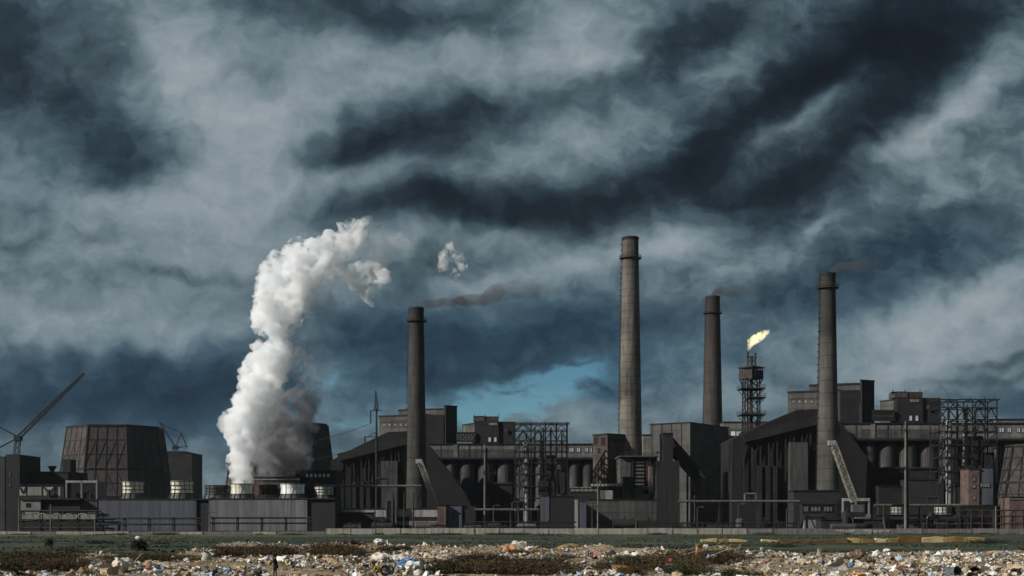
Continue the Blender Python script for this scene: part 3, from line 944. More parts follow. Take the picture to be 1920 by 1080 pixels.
def power_pole(label, px, yt, yb, Y, arms, wid=2.2):
    t_ = thing('power_pole', label, 'power pole', (WX(px, Y), Y, 0), 'tall electric poles in the plant')
    x = WX(px, Y)
    MB().tube((x, Y, 0), (x, Y, WZ(yt, Y)), wid / 2 * .42, wid / 2 * .24, 10).build('shaft', M['pole_concrete'], t_)
    MB().tube((x + wid * .36, Y + .5, 0), (x + wid * .30, Y + .5, WZ(yt + 6, Y)), wid * .22, wid * .12, 8).build('stay_pole', M['dark_wood'], t_)
    for (a0, a1, yy) in arms:
        am = MB().bar(W(px + a0, yy, Y - .4), W(px + a1, yy, Y - .4), .22)
        for a in (a0, a1):
            p = W(px + a, yy, Y - .4)
            am.tube(p, p + Vector((0, 0, 1.1)), .16, .1, 6)
        am.build('crossarm', M['dark_steel'], t_)
    return t_


power_pole('tall electric pole in front of the left silo row', 909, 833, 990, 440, ((-5, 12, 846), (-3, 20, 888)))
power_pole('tall electric pole in front of the right silo row, beside the right steel frame', 1698, 790, 1000, 420, ((-13, 4, 806), (-2, 10, 880)))

# lattice pylon by the coal shed
Y = 500
t = thing('pylon', 'slim lattice pylon with hanging insulators, left of the sooty chimney', 'pylon', (WX(706, Y), Y, 0))
MB().lattice(W(706, 768, Y), W(704.5, 733, Y), 1.5, .18, .12, 8, .35).build('lattice_head', M['dark_steel'], t)
MB().tube((WX(706, Y), Y, 0), W(706, 766, Y), .55, .38, 10).build('mast', M['dark_steel'], t)
for (xa, xb, yy, ylow, xs) in ((694, 716, 770, 794, 695), (683, 719, 819, 835, 684)):
    MB().bar(W(xa, yy, Y - .6), W(xb, yy, Y - .6), .3).bar(W(xa + 6, yy, Y - .6), W(705, yy - 9, Y - .6), .2).build('crossarm', M['dark_steel'], t)
    ins = MB()
    p, q = W(xs, yy, Y - .6), W(xs, ylow, Y - .6)
    ins.tube(p, q, .22, .22, 6)
    for k in range(8):
        c_ = p.lerp(q, (k + .5) / 8)
        ins.tube(c_, c_ + Vector((0, 0, -.2)), .38, .3, 8)
    ins.build('insulator', M['dark_steel'], t)
    cb = MB()
    far = Vector((WX(xs, Y) - 45, Y + 90, q.z - 3))
    cb.path([q.lerp(far, k / 12) + Vector((0, 0, -4 * (k / 12) * (1 - k / 12))) for k in range(13)], .09, 4)
    cb.build('cable', M['dark_steel'], t)


# ---- processing complex: seen twice, the right one nearer
def complex_parts(f, Y0, side):
    """f maps the left complex's pixels to this one's; Y0 is the depth of its gallery"""
    def P(x, y):
        return f(x, y)

    def PX(x):
        return f(x, 800)[0]

    def PY(y):
        return f(900, y)[1]
    k = Y0 / 590.0
    near = 'left' if side == 0 else 'right'
    chim = 'sooty chimney' if side == 0 else 'two-tone chimney'
    # crusher house on its corner, with stepped upper storey
    Yb = Y0 + 40
    t_ = thing('crusher_house', 'stepped grey concrete crusher house standing behind the ' + chim, 'building', (WX(PX(798), Yb), Yb + 15, 0), 'crusher houses')
    lf, rf = corner_block(t_, 'wall', PX(711), PX(798), PX(832), PY(779), Yb, 24, M['cloud_shade_concrete'], cap=.8)
    for i in range(5):
        a = 718 + i * 10.2
        window(t_, lf, PX(a), PX(a + 5.2), PY(793.5), PY(799.5), M['dark_steel'], M['hut_wall'])
    lf.slab(MB(), PX(711.5), PX(760), PY(791.6), PY(791.0), .004, .2).build('string_course', M['dark_concrete'], t_)
    c2, r2 = corner_block(t_, 'upper_storey', PX(747), PX(835), PX(850), PY(768), Yb + 8, 20, M['cloud_shade_concrete'], cap=.8, ybot=PY(784))
    corner_block(t_, 'lift_tower', PX(833), PX(836), PX(857), PY(762), Yb - 2, 60, M['dark_concrete'], cap=.6)
    # dark block in front, its colour standing in for the shaded right face
    MB().box(WX(PX(799), Yb - 1), WX(PX(832), Yb - 1), Yb - 1.5, Yb + 16, 0, WZ(PY(778), Yb)).build('dark_block', M['dark_concrete'], t_)
    # coal shed: long lean roof
    Yc = Y0 - 38
    prof = [(618, 975), (620, 864), (664, 840), (727, 810), (774, 808), (802, 833), (870, 922), (882, 945), (885, 975)]
    if side:
        prof[0:3] = [(617, 975), (617, 859), (664, 837)]
    poly = [(WX(P(x, y)[0], Yc), max(0.0, WZ(P(x, y)[1], Yc)) if y < 960 else 0.0) for x, y in prof]
    t_ = thing('coal_shed', 'black coal shed with long sloping roofs on both sides of the ' + chim, 'shed', (WX(PX(740), Yc), Yc + 12, 0), 'sloping coal sheds')
    MB().prism(poly, Yc, Yc + 26).build('roof', M['coal_roof'], t_)
    # inclined conveyor gallery lying on the slope
    cv = MB()
    fcc = front(Yc)
    a, b_ = fcc.pt(*P(635, 858), 1.5), fcc.pt(*P(770, 825), 1.5)
    cv.bar(a, b_, 2.6, 3.2)
    cv.build('conveyor_gallery', M['dark_concrete'], t_)
    ds = MB()
    for i in range(9):
        x = 636 + i * 14
        p = fcc.pt(*P(x, 861 - i * 3.4), 1.2)
        ds.bar(p, (p.x, p.y, max(0, p.z - 22 * k)), .5)
        if i % 2 == 0:
            ds.bar(p, (p.x - 3.0, p.y, max(0, p.z - 12 * k)), .35)
    ds.build('trestle', M['black_cladding'], t_)
    # bunker block under the shed front
    MB().box(WX(P(715, 0)[0], Yc - 4), WX(P(745, 0)[0], Yc - 4), Yc - 4, Yc - .01, 0, WZ(PY(864), Yc - 4)).build('bunker', M['silo_concrete'], t_)
    for x in (664, 678, 690):
        q = WX(PX(x), Yc - 2)
        MB().box(q - .8, q + .8, Yc - 2, Yc - .01, 0, WZ(PY(903), Yc)).build('pilaster', M['dark_concrete'], t_)
    # second, smaller house and truss bridge
    Y2 = Y0 + 30
    t_ = thing('screening_house', 'broken-roofed dark screening house with two pale windows, right of the ' + ('left' if side == 0 else 'right') + ' crusher house', 'building', (WX(PX(915), Y2), Y2 + 10, 0), 'screening houses')
    lf, rf = corner_block(t_, 'wall', PX(867), PX(890), PX(966), PY(794), Y2, 62, M['cloud_shade_concrete'], cap=.4, ybot=PY(845))
    fc_ = front(Y2 - 3)
    MB().box(WX(PX(891), Y2), WX(PX(935), Y2), Y2 - 3, Y2 + 8, WZ(PY(845), Y2), WZ(PY(790.5), Y2)).build('dark_block', M['dark_concrete'], t_)
    MB().box(WX(PX(888), Y2), WX(PX(909), Y2), Y2 - 3.2, Y2 + 6, WZ(PY(790.4), Y2), WZ(PY(781), Y2)).build('upper_storey', M['cloud_shade_concrete'], t_)
    MB().box(WX(PX(909.3), Y2), WX(PX(935), Y2), Y2 - 2.8, Y2 + 6, WZ(PY(790.4), Y2), WZ(PY(781.5), Y2)).build('upper_storey', M['rust_steel'], t_)
    MB().box(WX(PX(935.3), Y2), WX(PX(966), Y2), Y2 - 2, Y2 + 8, WZ(PY(845), Y2), WZ(PY(791), Y2)).build('dark_block', M['dark_concrete'], t_)
    fc_.slab(MB(), PX(917), PX(932), PY(793), PY(797), .05, .2).build('broken_cladding', M['hut_wall'], t_)
    window(t_, fc_, PX(944), PX(950), PY(802), PY(809), M['dark_steel'], M['dull_glass'])
    for a in (914.5, 925):
        window(t_, fc_, PX(a), PX(a + 6.5), PY(819), PY(829), M['dark_steel'], M['window_glass'])
    for x in (888.5, 909, 934.5):
        fc_.slab(MB(), PX(x), PX(x + .9), PY(776), PY(783), -1, -.6).build('roof_rod', M['dark_steel'], t_)
    fc_.slab(MB(), PX(888), PX(910), PY(780.8), PY(779.8), -4, .3).build('parapet', M['dark_concrete'], t_)
    t_ = thing('truss_bridge', 'open truss bridge between the ' + near + ' crusher house and screening house', 'bridge', (WX(PX(875), Y2 - 4), Y2 - 4, WZ(PY(828), Y2)), 'truss bridges')
    tr = MB()
    fb = front(Y2 - 4)
    n_ = 7
    for off in (0, -2.5):
        A_ = [fb.pt(*P(856 + 36 * i / n_, 812 + 1.2 * i / n_), off) for i in range(n_ + 1)]
        B_ = [fb.pt(*P(856 + 36 * i / n_, 826 + 1.2 * i / n_), off) for i in range(n_ + 1)]
        for i in range(n_):
            tr.bar(A_[i], A_[i + 1], .55).bar(B_[i], B_[i + 1], .75)
            tr.bar(A_[i], B_[i + 1], .3).bar(B_[i], A_[i + 1], .3).bar(A_[i], B_[i], .3)
            if off == 0:
                for q in (A_[i], B_[i]):
                    tr.bar(q, q + Vector((0, 2.5, 0)), .25)
    tr.build('truss', M['dark_steel'], t_)
    fb.slab(MB(), PX(857), PX(892), PY(812), PY(810), -2.4, 0).build('deck_roof', M['dark_concrete'], t_)
    # gallery over the silos
    X0, X1 = WX(PX(803), Y0), WX(PX(1112), Y0)
    t_ = thing('conveyor_gallery', 'long pale concrete gallery on top of the ' + near + ' silo row', 'building', ((X0 + X1) / 2, Y0 + 5, WZ(PY(862), Y0)), 'galleries over the silos')
    fg = front(Y0)
    MB().box(X0, X1, Y0, Y0 + 12, WZ(PY(861), Y0), WZ(PY(833), Y0)).build('wall', M['front_concrete'], t_)
    MB().box(X0 - .3, X1 + .3, Y0 - .5, Y0 + 12.4, WZ(PY(833), Y0) + .004, WZ(PY(831.6), Y0)).build('roof', M['dark_concrete'], t_)
    MB().box(X0, X1, Y0 + 13, Y0 + 13.6, 0, WZ(PY(861), Y0)).build('back_wall', M['dark_concrete'], t_)
    fg.slab(MB(), PX(804), PX(964), PY(842.0), PY(856.5), .004, .1).build('dark_band', M['cloud_shade_concrete'], t_)
    fg.slab(MB(), PX(803), PX(1112), PY(857.5), PY(861), .004, .7).build('ledge', M['dark_concrete'], t_)
    fg.slab(MB(), PX(850.5), PX(858), PY(833.3), PY(858.0), .105, .35).build('pilaster', M['front_concrete'], t_)
    for a, w_, y0, y1 in ((835, 3, 843, 851), (871.5, 3, 843, 851), (889.5, 3.4, 842.5, 852)):
        window(t_, fg, PX(a), PX(a + w_), PY(y0), PY(y1), M['grey_steel'], M['window_glass'])
    for a, b_ in ((920, 937), (939, 948)):
        window(t_, fg, PX(a), PX(b_), PY(842), PY(851.5), M['grey_steel'], M['window_glass'], bars=2)
    for a, b_ in ((1066, 1076), (1080, 1088), (1096, 1103), (1104.5, 1110)):
        window(t_, fg, PX(a), PX(b_), PY(838.5), PY(848), M['grey_steel'], M['window_glass'], bars=1)
    for a in (826, 879, 902):
        fg.slab(MB(), PX(a), PX(a + .8), PY(833.3), PY(857.4), .105, .2).build('downpipe', M['dark_steel'], t_)
    # silos
    Ys = Y0 + 5
    xs = [(806, 829), (833, 858), (861, 891), (894, 928), (931, 962), (966, 996), (1000, 1030), (1034, 1062), (1066, 1088), (1091, 1112)]
    names_ = ['first', 'second', 'third', 'fourth', 'fifth', 'sixth', 'seventh', 'eighth', 'ninth', 'tenth']
    for i, (a, b_) in enumerate(xs):
        r = (WX(PX(b_), Ys) - WX(PX(a), Ys)) / 2
        x = WX(PX((a + b_) / 2), Ys)
        zt = WZ(PY(861.2), Y0) - .1
        t_ = thing('silo', '%s grey concrete silo from the left under the %s gallery' % (names_[i], near), 'silo', (x, Ys + r - 4, 0), 'concrete silos under the galleries')
        MB().lathe(x, Ys + r - 4, [(r, 0), (r, zt - 1.8)], 20).build('barrel', M['silo_concrete'], t_, smooth=False)
        MB().lathe(x, Ys + r - 4, [(r + .25, zt - 1.796), (r + .25, zt)], 20).build('crown_ring', M['dark_concrete'], t_)
        ld = MB()
        for o_ in (-.25, .25):
            ld.bar((x + o_ + r * .3, Ys - 4.3 - .05, 1), (x + o_ + r * .3, Ys - 4.3 - .05, zt - 1), .1)
        ld.build('ladder', M['dark_steel'], t_)
    # dark plinth hall in front of the silos
    Yp = Y0 - 12
    t_ = thing('feed_hall', 'low dark feed hall along the foot of the ' + near + ' silo row', 'building', (WX(PX(900), Yp), Yp + 3, 0), 'feed halls')
    MB().box(WX(PX(876), Yp), WX(PX(960), Yp), Yp, Yp + 6, 0, WZ(PY(908), Yp)).build('wall', M['dark_concrete'], t_)
    MB().box(WX(PX(876) - 2, Yp), WX(PX(960) + 2, Yp), Yp - .5, Yp + 6.3, WZ(PY(908), Yp) + .004, WZ(PY(905), Yp)).build('roof', M['black_cladding'], t_)
    fh = front(Yp)
    for i in range(4):
        a = 884 + i * 18
        fh.slab(MB(), PX(a), PX(a + 9), PY(922), PY(950), .004, .15).build('door', M['dark_void'], t_)
    # boom crane
    Yk = Y0 - 110 * k
    t_ = thing('boom_crane', 'crane with a pale lattice boom leaning left, in front of the ' + ('left' if side == 0 else 'right') + ' coal shed', 'crane', (WX(PX(825), Yk), Yk + 1, 0), 'pale boom cranes')
    bm = MB().lattice(W(*P(823, 962), Yk), W(*P(787.5, 866), Yk), 1.9, .34, .22, 17, 1.7)
    bm.build('boom', M['pale_steel'], t_)
    hd = W(*P(787.5, 866), Yk)
    MB().box(hd.x - 1.6, hd.x + .8, Yk - .9, Yk + .9, hd.z - .6, hd.z + 1.0).build('boom_head', M['white_wall'], t_)
    x = WX(PX(827), Yk)
    zb = max(0, WZ(PY(984), Yk))
    cb = MB().box(x - 1.6, x + 2.2, Yk - 1.3, Yk + 1.5, zb + .9, zb + 3.3)
    cb.build('cab', M['grey_steel'], t_)
    for s_ in (-1, 1):
        tk = MB()
        tk.box(x - 2.6, x + 2.6, Yk + s_ * 1.3 - .4, Yk + s_ * 1.3 + .4, 0 if zb < .5 else zb - .9, zb + .88)
        tk.build('track', M['dark_steel'], t_)
    MB().bar(hd, (x + 2, Yk + .2, zb + 3.2), .12).build('boom_cable', M['grey_steel'], t_)
    # steel frame with vessels
    Yf = Y0 - 70
    frame_tower(t_, P, PX, PY, Yf, side)


def frame_tower(_, P, PX, PY, Yf, side):
    near = 'left' if side == 0 else 'right'
    t_ = thing('steel_frame', 'tall open steel frame full of braces, standing over the ' + near + ' pair of pale columns', 'steel frame', (WX(PX(1016), Yf), Yf + 4, 0), 'open steel process frames')
    cols = [966, 996, 1023, 1044, 1064]
    yt, yb = 793, 958
    lev = [793, 806.5, 826, 846, 868, 889, 912, 934]
    D = 9.0
    fr = front(Yf)
    for off in (0, -D):
        for x in cols:
            fr.slab(MB(), PX(x) - .9, PX(x) + .9, PY(yt), PY(yb + 20), off - .4, off).build('column', M['dark_steel'], t_)
    for i, ly in enumerate(lev):
        b_ = MB()
        x_end = 1064 if i < 5 else 1023
        for off in (0, -D):
            fr.slab(b_, PX(963), PX(x_end + (4 if i == 0 else 0)), PY(ly) - .8, PY(ly) + .8 + (.8 if i == 0 else 0), off + .02, off + .45)
        for x in cols:
            if x <= x_end:
                p, q = fr.pt(PX(x), PY(ly), 0), fr.pt(PX(x), PY(ly), -D)
                b_.bar((p.x, Yf + .2, p.z), (p.x, Yf + D, p.z), .4)
        b_.build('floor_beam', M['dark_steel'], t_)
    cells = [(0, 1), (1, 2), (2, 3), (3, 4)]
    for off in (0, -D):
        for (i, j) in ((1, 2), (2, 3), (0, 1)):
            for (a, b_) in cells:
                if R.random() < (.95 if i == 1 else .5):
                    xa, xb = PX(cols[a]), PX(cols[b_])
                    xm = (xa + xb) / 2
                    br = MB()
                    br.bar(fr.pt(xa, PY(lev[j]), off - .2), fr.pt(xm, PY(lev[i]), off - .2), .32)
                    br.bar(fr.pt(xb, PY(lev[j]), off - .2), fr.pt(xm, PY(lev[i]), off - .2), .32)
                    br.build('brace', M['dark_steel'], t_)
        for j in range(3, 7):
            if R.random() < .8:
                MB().bar(fr.pt(PX(966), PY(lev[j + 1]), off - .2), fr.pt(PX(996), PY(lev[j]), off - .2), .26).build('brace', M['dark_steel'], t_)
            if R.random() < .5:
                MB().bar(fr.pt(PX(1044), PY(lev[min(j + 1, 7)]), off - .2), fr.pt(PX(1064), PY(lev[j]), off - .2), .26).build('brace', M['dark_steel'], t_)
    for i in range(2, 7):
        ra = MB()
        x_end = 1064 if i < 5 else 1023
        for o2 in (.9, 1.6):
            z = fr.pt(PX(1000), PY(lev[i])).z + o2
            ra.bar((WX(PX(966), Yf), Yf - .3, z), (WX(PX(x_end), Yf), Yf - .3, z), .09)
        n_ = 12
        for q in range(n_ + 1):
            x = WX(PX(966), Yf) + (WX(PX(x_end), Yf) - WX(PX(966), Yf)) * q / n_
            z = fr.pt(PX(1000), PY(lev[i])).z
            ra.bar((x, Yf - .3, z), (x, Yf - .3, z + 1.6), .08)
        ra.build('railing', M['dark_steel'], t_)
    # zigzag stair at the left bay
    st = MB()
    for i in range(2, 7):
        a, b_ = (968, 978) if i % 2 else (978, 968)
        for o2 in (-1.2, -2.4):
            st.bar(fr.pt(PX(a), PY(lev[i]), o2), fr.pt(PX(b_), PY(lev[i + 1]), o2), .35)
    st.build('stair', M['grey_steel'], t_)
    for x in (969, 986, 1005, 1022, 1045, 1062):
        fr.slab(MB(), PX(x), PX(x) + .8, PY(790 - R.random() * 2.5), PY(793), -2, -1.6).build('roof_rod', M['dark_steel'], t_)
    # dark drums and deck boxes inside
    MB().box(WX(PX(1024), Yf), WX(PX(1043), Yf), Yf + 1.5, Yf + 6, WZ(PY(930), Yf), WZ(PY(853), Yf)).build('equipment_box', M['dark_steel'], t_)
    MB().box(WX(PX(1010), Yf), WX(PX(1040), Yf), Yf + 1, Yf + 7, WZ(PY(928), Yf), WZ(PY(902), Yf)).build('equipment_box', M['black_cladding'], t_)
    MB().box(WX(PX(1046), Yf), WX(PX(1063), Yf), Yf + 2, Yf + 7, WZ(PY(925), Yf), WZ(PY(880), Yf)).build('equipment_box', M['dark_concrete'], t_)
    for x, r, y0, y1 in ((1003, .35, 800, 940), (1019, .3, 800, 900), (1033, .4, 800, 860), (1054, .3, 812, 880), (974, .25, 812, 940)):
        MB().tube(fr.pt(PX(x), PY(y0), -3.5), fr.pt(PX(x), PY(y1), -3.5), r, r, 8).build('riser_pipe', M['rust_steel'], t_)
    # the two pale columns: things of their own
    kinds = ((987.0, 5.2, 829, 960, 'smooth white', M['white_wall']), (1014.5, 3.8, 826, 902, 'flaking grey', M['hut_wall']))
    for x, rpx, y0, y1, kind, mm in kinds:
        X, r = WX(PX(x), Yf), rpx * (Yf / FOC) * (1.0 if side == 0 else 1.1)
        z0, z1 = (0 if y1 > 950 else WZ(PY(y1), Yf)), WZ(PY(y0), Yf)
        c_ = thing('distillation_column', '%s column vessel inside the %s open steel frame' % (kind, near), 'vessel', (X, Yf + 2.5, z0), 'column vessels in the steel frames')
        MB().lathe(X, Yf + 2.6, [(r, z0), (r, z1), (r * .6, z1 + r * .7), (.2, z1 + r * .9)], 20).build('shell', mm, c_, smooth=False)
        for j in range(2, 7):
            z = WZ(PY(lev[j]), Yf)
            if z0 + 1 < z < z1:
                MB().lathe(X, Yf + 2.6, [(r + .02, z - .4), (r + .35, z - .4), (r + .35, z + .4), (r + .02, z + .4)], 20, close=True).build('band', M['dark_steel'], c_)
        MB().tube((X, Yf + 2.6, z1 + r * .8), (X, Yf + 2.6, z1 + r * .8 + 3), .35, .35, 8).build('vapour_pipe', M['dark_steel'], c_)


complex_parts(lambda x, y: (x, y), 590.0, 0)
complex_parts(lambda x, y: (1476 + (x - 710) * 1.112, 714 + 1.13 * (y - 762)), 520.0, 1)

# ---- middle: tower house, slab, corner block, flare
t = thing('tower_house', 'narrow brown tower house with open window holes, left of the tallest chimney', 'building', (WX(1138, 555), 565, 0))
lf, rf = corner_block(t, 'wall', 1112, 1139, 1192, 815, 535, 52, M['brown_brick'], cap=.6)
for (a, b_, y0, y1) in ((1114, 1120, 820, 834), (1127, 1136, 820, 836), (1121, 1126, 840, 851), (1125, 1133, 858, 880)):
    window(t, lf, a, b_, y0, y1, M['rust_steel'], M['dark_void'])
rf.slab(MB(), 1150, 1186, 824, 829, .004, .3).build('string_course', M['dark_concrete'], t)

t = thing('substation', 'pale grey stepped block with slatted walls, at the foot of the tallest chimney', 'building', (WX(1200, 530), 530, 0))
fs = front(515)
MB().box(WX(1163, 515), WX(1182, 515), 515, 535, 0, WZ(857, 515)).build('wall', M['cloud_shade_concrete'], t)
MB().box(WX(1182.3, 518), WX(1232, 518), 518, 538, 0, WZ(856, 518)).build('wall', M['dark_concrete'], t)
MB().box(WX(1160, 516), WX(1234, 516), 513.5, 538.3, WZ(857, 515) + .01, WZ(854.5, 515)).build('roof', M['cloud_shade_concrete'], t)
for k in range(7):
    fs.slab(MB(), 1192, 1208, 864 + k * 7, 868 + k * 7, -2.9, .1).build('wall_slat', M['cloud_shade_concrete'], t)
for x in (1184, 1211, 1216):
    fs.slab(MB(), x, x + 3.4, 857, 902, .02, .5).build('post', M['dark_concrete'], t)
rl = MB()
for x in range(1165, 1234, 6):
    rl.bar(fs.pt(x, 854.4, -.5), fs.pt(x, 848.5, -.5), .12)
rl.bar(fs.pt(1163, 848.5, -.5), fs.pt(1233, 848.5, -.5), .14).bar(fs.pt(1163, 851, -.5), fs.pt(1233, 851, -.5), .1)
rl.build('railing', M['dark_steel'], t)
t = block('pink_pillar', 'tall pinkish brick pillar beside the black slab tower', 'pillar', 1218, 1231, 873, 500, 6, M['red_brick'])
t = block('ruined_wall', 'broken pale concrete wall with a dark opening, left of the pink pillar', 'wall', 1190, 1217, 914, 495, 4, M['hut_wall'], cap=.0)
front(495).slab(MB(), 1203, 1216, 918, 927, .004, .1).build('opening', M['dark_void'], t)
front(495).slab(MB(), 1197, 1216, 912, 914.5, .3, .9).build('lintel', M['white_wall'], t)

t = block('wagon_shed', 'long low shed with a pale slatted front below the silos, left of the pink pillar', 'shed', 1068, 1175, 917, 500, 8, M['dark_concrete'], cap=.4)
fw = front(500)
for k in range(6):
    fw.slab(MB(), 1070 + k * 8.6, 1077 + k * 8.6, 913, 921.5, .02, .3).build('pale_panel', M['hut_wall'], t)
for k in range(9):
    fw.slab(MB(), 1108 + k * 6.6, 1112.6 + k * 6.6, 907.5, 911.6, .02, .3).build('pale_panel', M['white_wall'] if k < 5 else M['hut_wall'], t)
fw.slab(MB(), 1108, 1170, 911.8, 913.8, .05, .6).build('ledge', M['dark_steel'], t)
MB().box(WX(1108, 500), WX(1172, 500), 500.5, 506, WZ(917, 500) + .45, WZ(906, 500)).build('upper_wall', M['dark_concrete'], t)
t = block('concrete_bunker', 'leaning pale concrete bunker face above the grey yard wall', 'bunker', 1127, 1149, 919.5, 480, 5, M['white_wall'], cap=.0)
t = block('dark_tank_house', 'small black block house above the grey yard wall, right of the pale bunker', 'building', 1170, 1190, 896, 488, 6, M['black_cladding'])
t = block('yard_wall', 'grey concrete yard wall between the dark container and the black slab tower', 'wall', 1098, 1231, 937, 455, .6, M['cloud_shade_concrete'], cap=.2)

t = thing('slab_tower', 'black windowless slab tower right of the pink pillar', 'tower', (WX(1253, 480), 486, 0))
MB().box(WX(1243, 480), WX(1262, 480), 480, 490, 0, WZ(813, 480)).build('wall', M['black_cladding'], t)
MB().box(WX(1231, 479), WX(1274, 479), 479, 491, 0, WZ(864, 479)).build('base_block', M['black_cladding'], t)
MB().box(WX(1242.5, 480), WX(1262.5, 480), 479.7, 490.3, WZ(813, 480) + .004, WZ(811.5, 480)).build('roof', M['dark_concrete'], t)
t = thing('inclined_conveyor', 'dark trussed conveyor sloping down to the right of the black slab tower', 'conveyor', (WX(1290, 486), 486, 0))
fi = front(485)
tb = MB()
for off in (0, -3):
    n_ = 9
    A_ = [fi.pt(1262 + 52 * i / n_, 822 + 58 * i / n_, off) for i in range(n_ + 1)]
    B_ = [fi.pt(1262 + 52 * i / n_, 838 + 58 * i / n_, off) for i in range(n_ + 1)]
    for i in range(n_):
        tb.bar(B_[i], B_[i] + Vector((0, 3 if off == 0 else -3, 0)), .25).bar(A_[i], A_[i + 1], .45).bar(B_[i], B_[i + 1], .6).bar(A_[i], B_[i + 1], .22).bar(B_[i], A_[i + 1], .22).bar(A_[i], B_[i], .25)
tb.build('truss', M['dark_steel'], t)
a, b_ = fi.pt(1262, 842, -1.5), fi.pt(1316, 902, -1.5)
MB().bar(a, b_, 3.6, 4.0).build('belt_casing', M['black_cladding'], t)
for x, y in ((1290, 876), (1308, 896)):
    p = fi.pt(x, y, -1.5)
    MB().bar(p, (p.x, p.y, 0), .7).build('leg', M['dark_steel'], t)

t = thing('corner_block', 'large plain block, pale left face and black right face, behind the slab tower', 'building', (WX(1294, 600), 615, 0))
lf, rf = corner_block(t, 'wall', 1219, 1294, 1366, 793, 600, 35, M['cloud_shade_concrete'], cap=.5)
for k in range(4):
    lf.slab(MB(), 1222 + k * 18.5, 1222.8 + k * 18.5, 793.2, 860, .004, .25).build('wall_joint', M['dark_concrete'], t)
window(t, lf, 1231, 1236, 846, 850, M['dark_steel'], M['dark_void'])
t = block('low_gallery', 'pale gallery end with one bright white window, behind the flare tower', 'building', 1356, 1462, 792, 640, 10, M['front_concrete'])
fg = front(640)
window(t, fg, 1367, 1392, 806, 819, M['grey_steel'], M['bright_white'], bars=1)
fg.slab(MB(), 1356, 1462, 826, 832, .004, .5).build('ledge', M['dark_concrete'], t)
t = block('dark_hall', 'big dark hall filling the space under the pale gallery end', 'building', 1352, 1480, 834, 628, 11, M['dark_concrete'])
front(628).slab(MB(), 1380, 1398, 862, 885, .01, .2).build('pale_patch', M['silo_concrete'], t)
t = block('pale_annex', 'narrow grey wall piece showing left of the corner block', 'building', 1206, 1222, 816, 612, 8, M['front_concrete'])

# flare tower
Y = 500
t = thing('flare_tower', 'lattice flare tower carrying a boxed cabin, burning a flame at its top', 'tower', (WX(1411, Y), Y + 3, 0))
hw = 13.5 * Y / FOC
cx_, yc = WX(1411, Y), Y + hw
zt = WZ(709, Y)
for sx in (-1, 1):
    for sy in (-1, 1):
        MB().bar((cx_ + sx * hw * 1.12, yc + sy * hw * 1.12, 0), (cx_ + sx * hw, yc + sy * hw, zt), .42).build('leg', M['rust_steel'], t)
nb = 8
z0 = WZ(880, Y)
for i in range(nb):
    za, zb = z0 + (zt - z0) * i / nb, z0 + (zt - z0) * (i + 1) / nb
    zm = (za + zb) / 2
    br = MB()
    cs = [(-1, -1), (1, -1), (1, 1), (-1, 1)]
    for k in range(4):
        (ax, ay), (bx, by) = cs[k], cs[(k + 1) % 4]
        p, q = Vector((cx_ + ax * hw, yc + ay * hw, za)), Vector((cx_ + bx * hw, yc + by * hw, za))
        u, v = p + Vector((0, 0, zb - za)), q + Vector((0, 0, zb - za))
        br.bar(p, v, .19).bar(q, u, .19).bar(u, v, .24)
    br.build('bracing', M['rust_steel'], t)
MB().tube((cx_, yc, 0), (cx_, yc, WZ(686, Y)), .70, .65, 12).build('riser_pipe', M['rust_steel'], t)
MB().tube((cx_ - 1.3, yc + .4, 0), (cx_ - 1.3, yc + .4, WZ(690, Y)), .35, .35, 8).build('riser_pipe', M['dark_steel'], t)
for py, ex in ((729, 1.7), (746, 1.75), (778, 1.72), (812, 1.6)):
    z = WZ(py, Y)
    e = hw * ex
    xs0 = cx_ - (e if py != 746 else hw * .6)
    pl = MB().box(xs0, cx_ + e, yc - e, yc + e, z, z + .25)
    pl.build('platform', M['dark_steel'], t)
    ra = MB()
    for h in (.8, 1.5):
        ra.bar((xs0, yc - e, z + h), (cx_ + e, yc - e, z + h), .1).bar((xs0, yc + e, z + h), (cx_ + e, yc + e, z + h), .1)
        ra.bar((xs0, yc - e, z + h), (xs0, yc + e, z + h), .1).bar((cx_ + e, yc - e, z + h), (cx_ + e, yc + e, z + h), .1)
    for k in range(7):
        x = xs0 + (cx_ + e - xs0) * k / 6
        ra.bar((x, yc - e, z + .2), (x, yc - e, z + 1.5), .09).bar((x, yc + e, z + .2), (x, yc + e, z + 1.5), .09)
    ra.build('railing', M['dark_steel'], t)
    kn = MB()
    for sx in (-1, 1):
        if sx < 0 and py == 746:
            continue
        for sy in (-1, 1):
            kn.bar((cx_ + sx * e, yc + sy * hw, z), (cx_ + sx * hw, yc + sy * hw, z - 2.2), .22)
    kn.build('bracket', M['rust_steel'], t)
for (ya, yb, d_) in ((729, 746, 1), (746, 778, -1), (778, 812, 1), (812, 850, -1)):
    MB().bar((cx_ - d_ * hw * 1.2, yc - hw * 1.3, WZ(yb, Y)), (cx_ + d_ * hw * 1.2, yc - hw * 1.3, WZ(ya, Y)), .7, .25).build('stair', M['rust_steel'], t)
# cabin turned on its corner, flared feet
a = math.radians(38)
ch = 22.5 * Y / FOC / (math.cos(a) + math.sin(a)) * 1.0


def ring(h, z):
    return [Vector((cx_ + h * (sx * math.cos(a) - sy * math.sin(a)), yc + h * (sx * math.sin(a) + sy * math.cos(a)), z)) for sx, sy in ((-1, -1), (1, -1), (1, 1), (-1, 1))]


def rslab(h0, z0_, h1, z1_):
    return MB().hexa(ring(h0, z0_) + ring(h1, z1_))


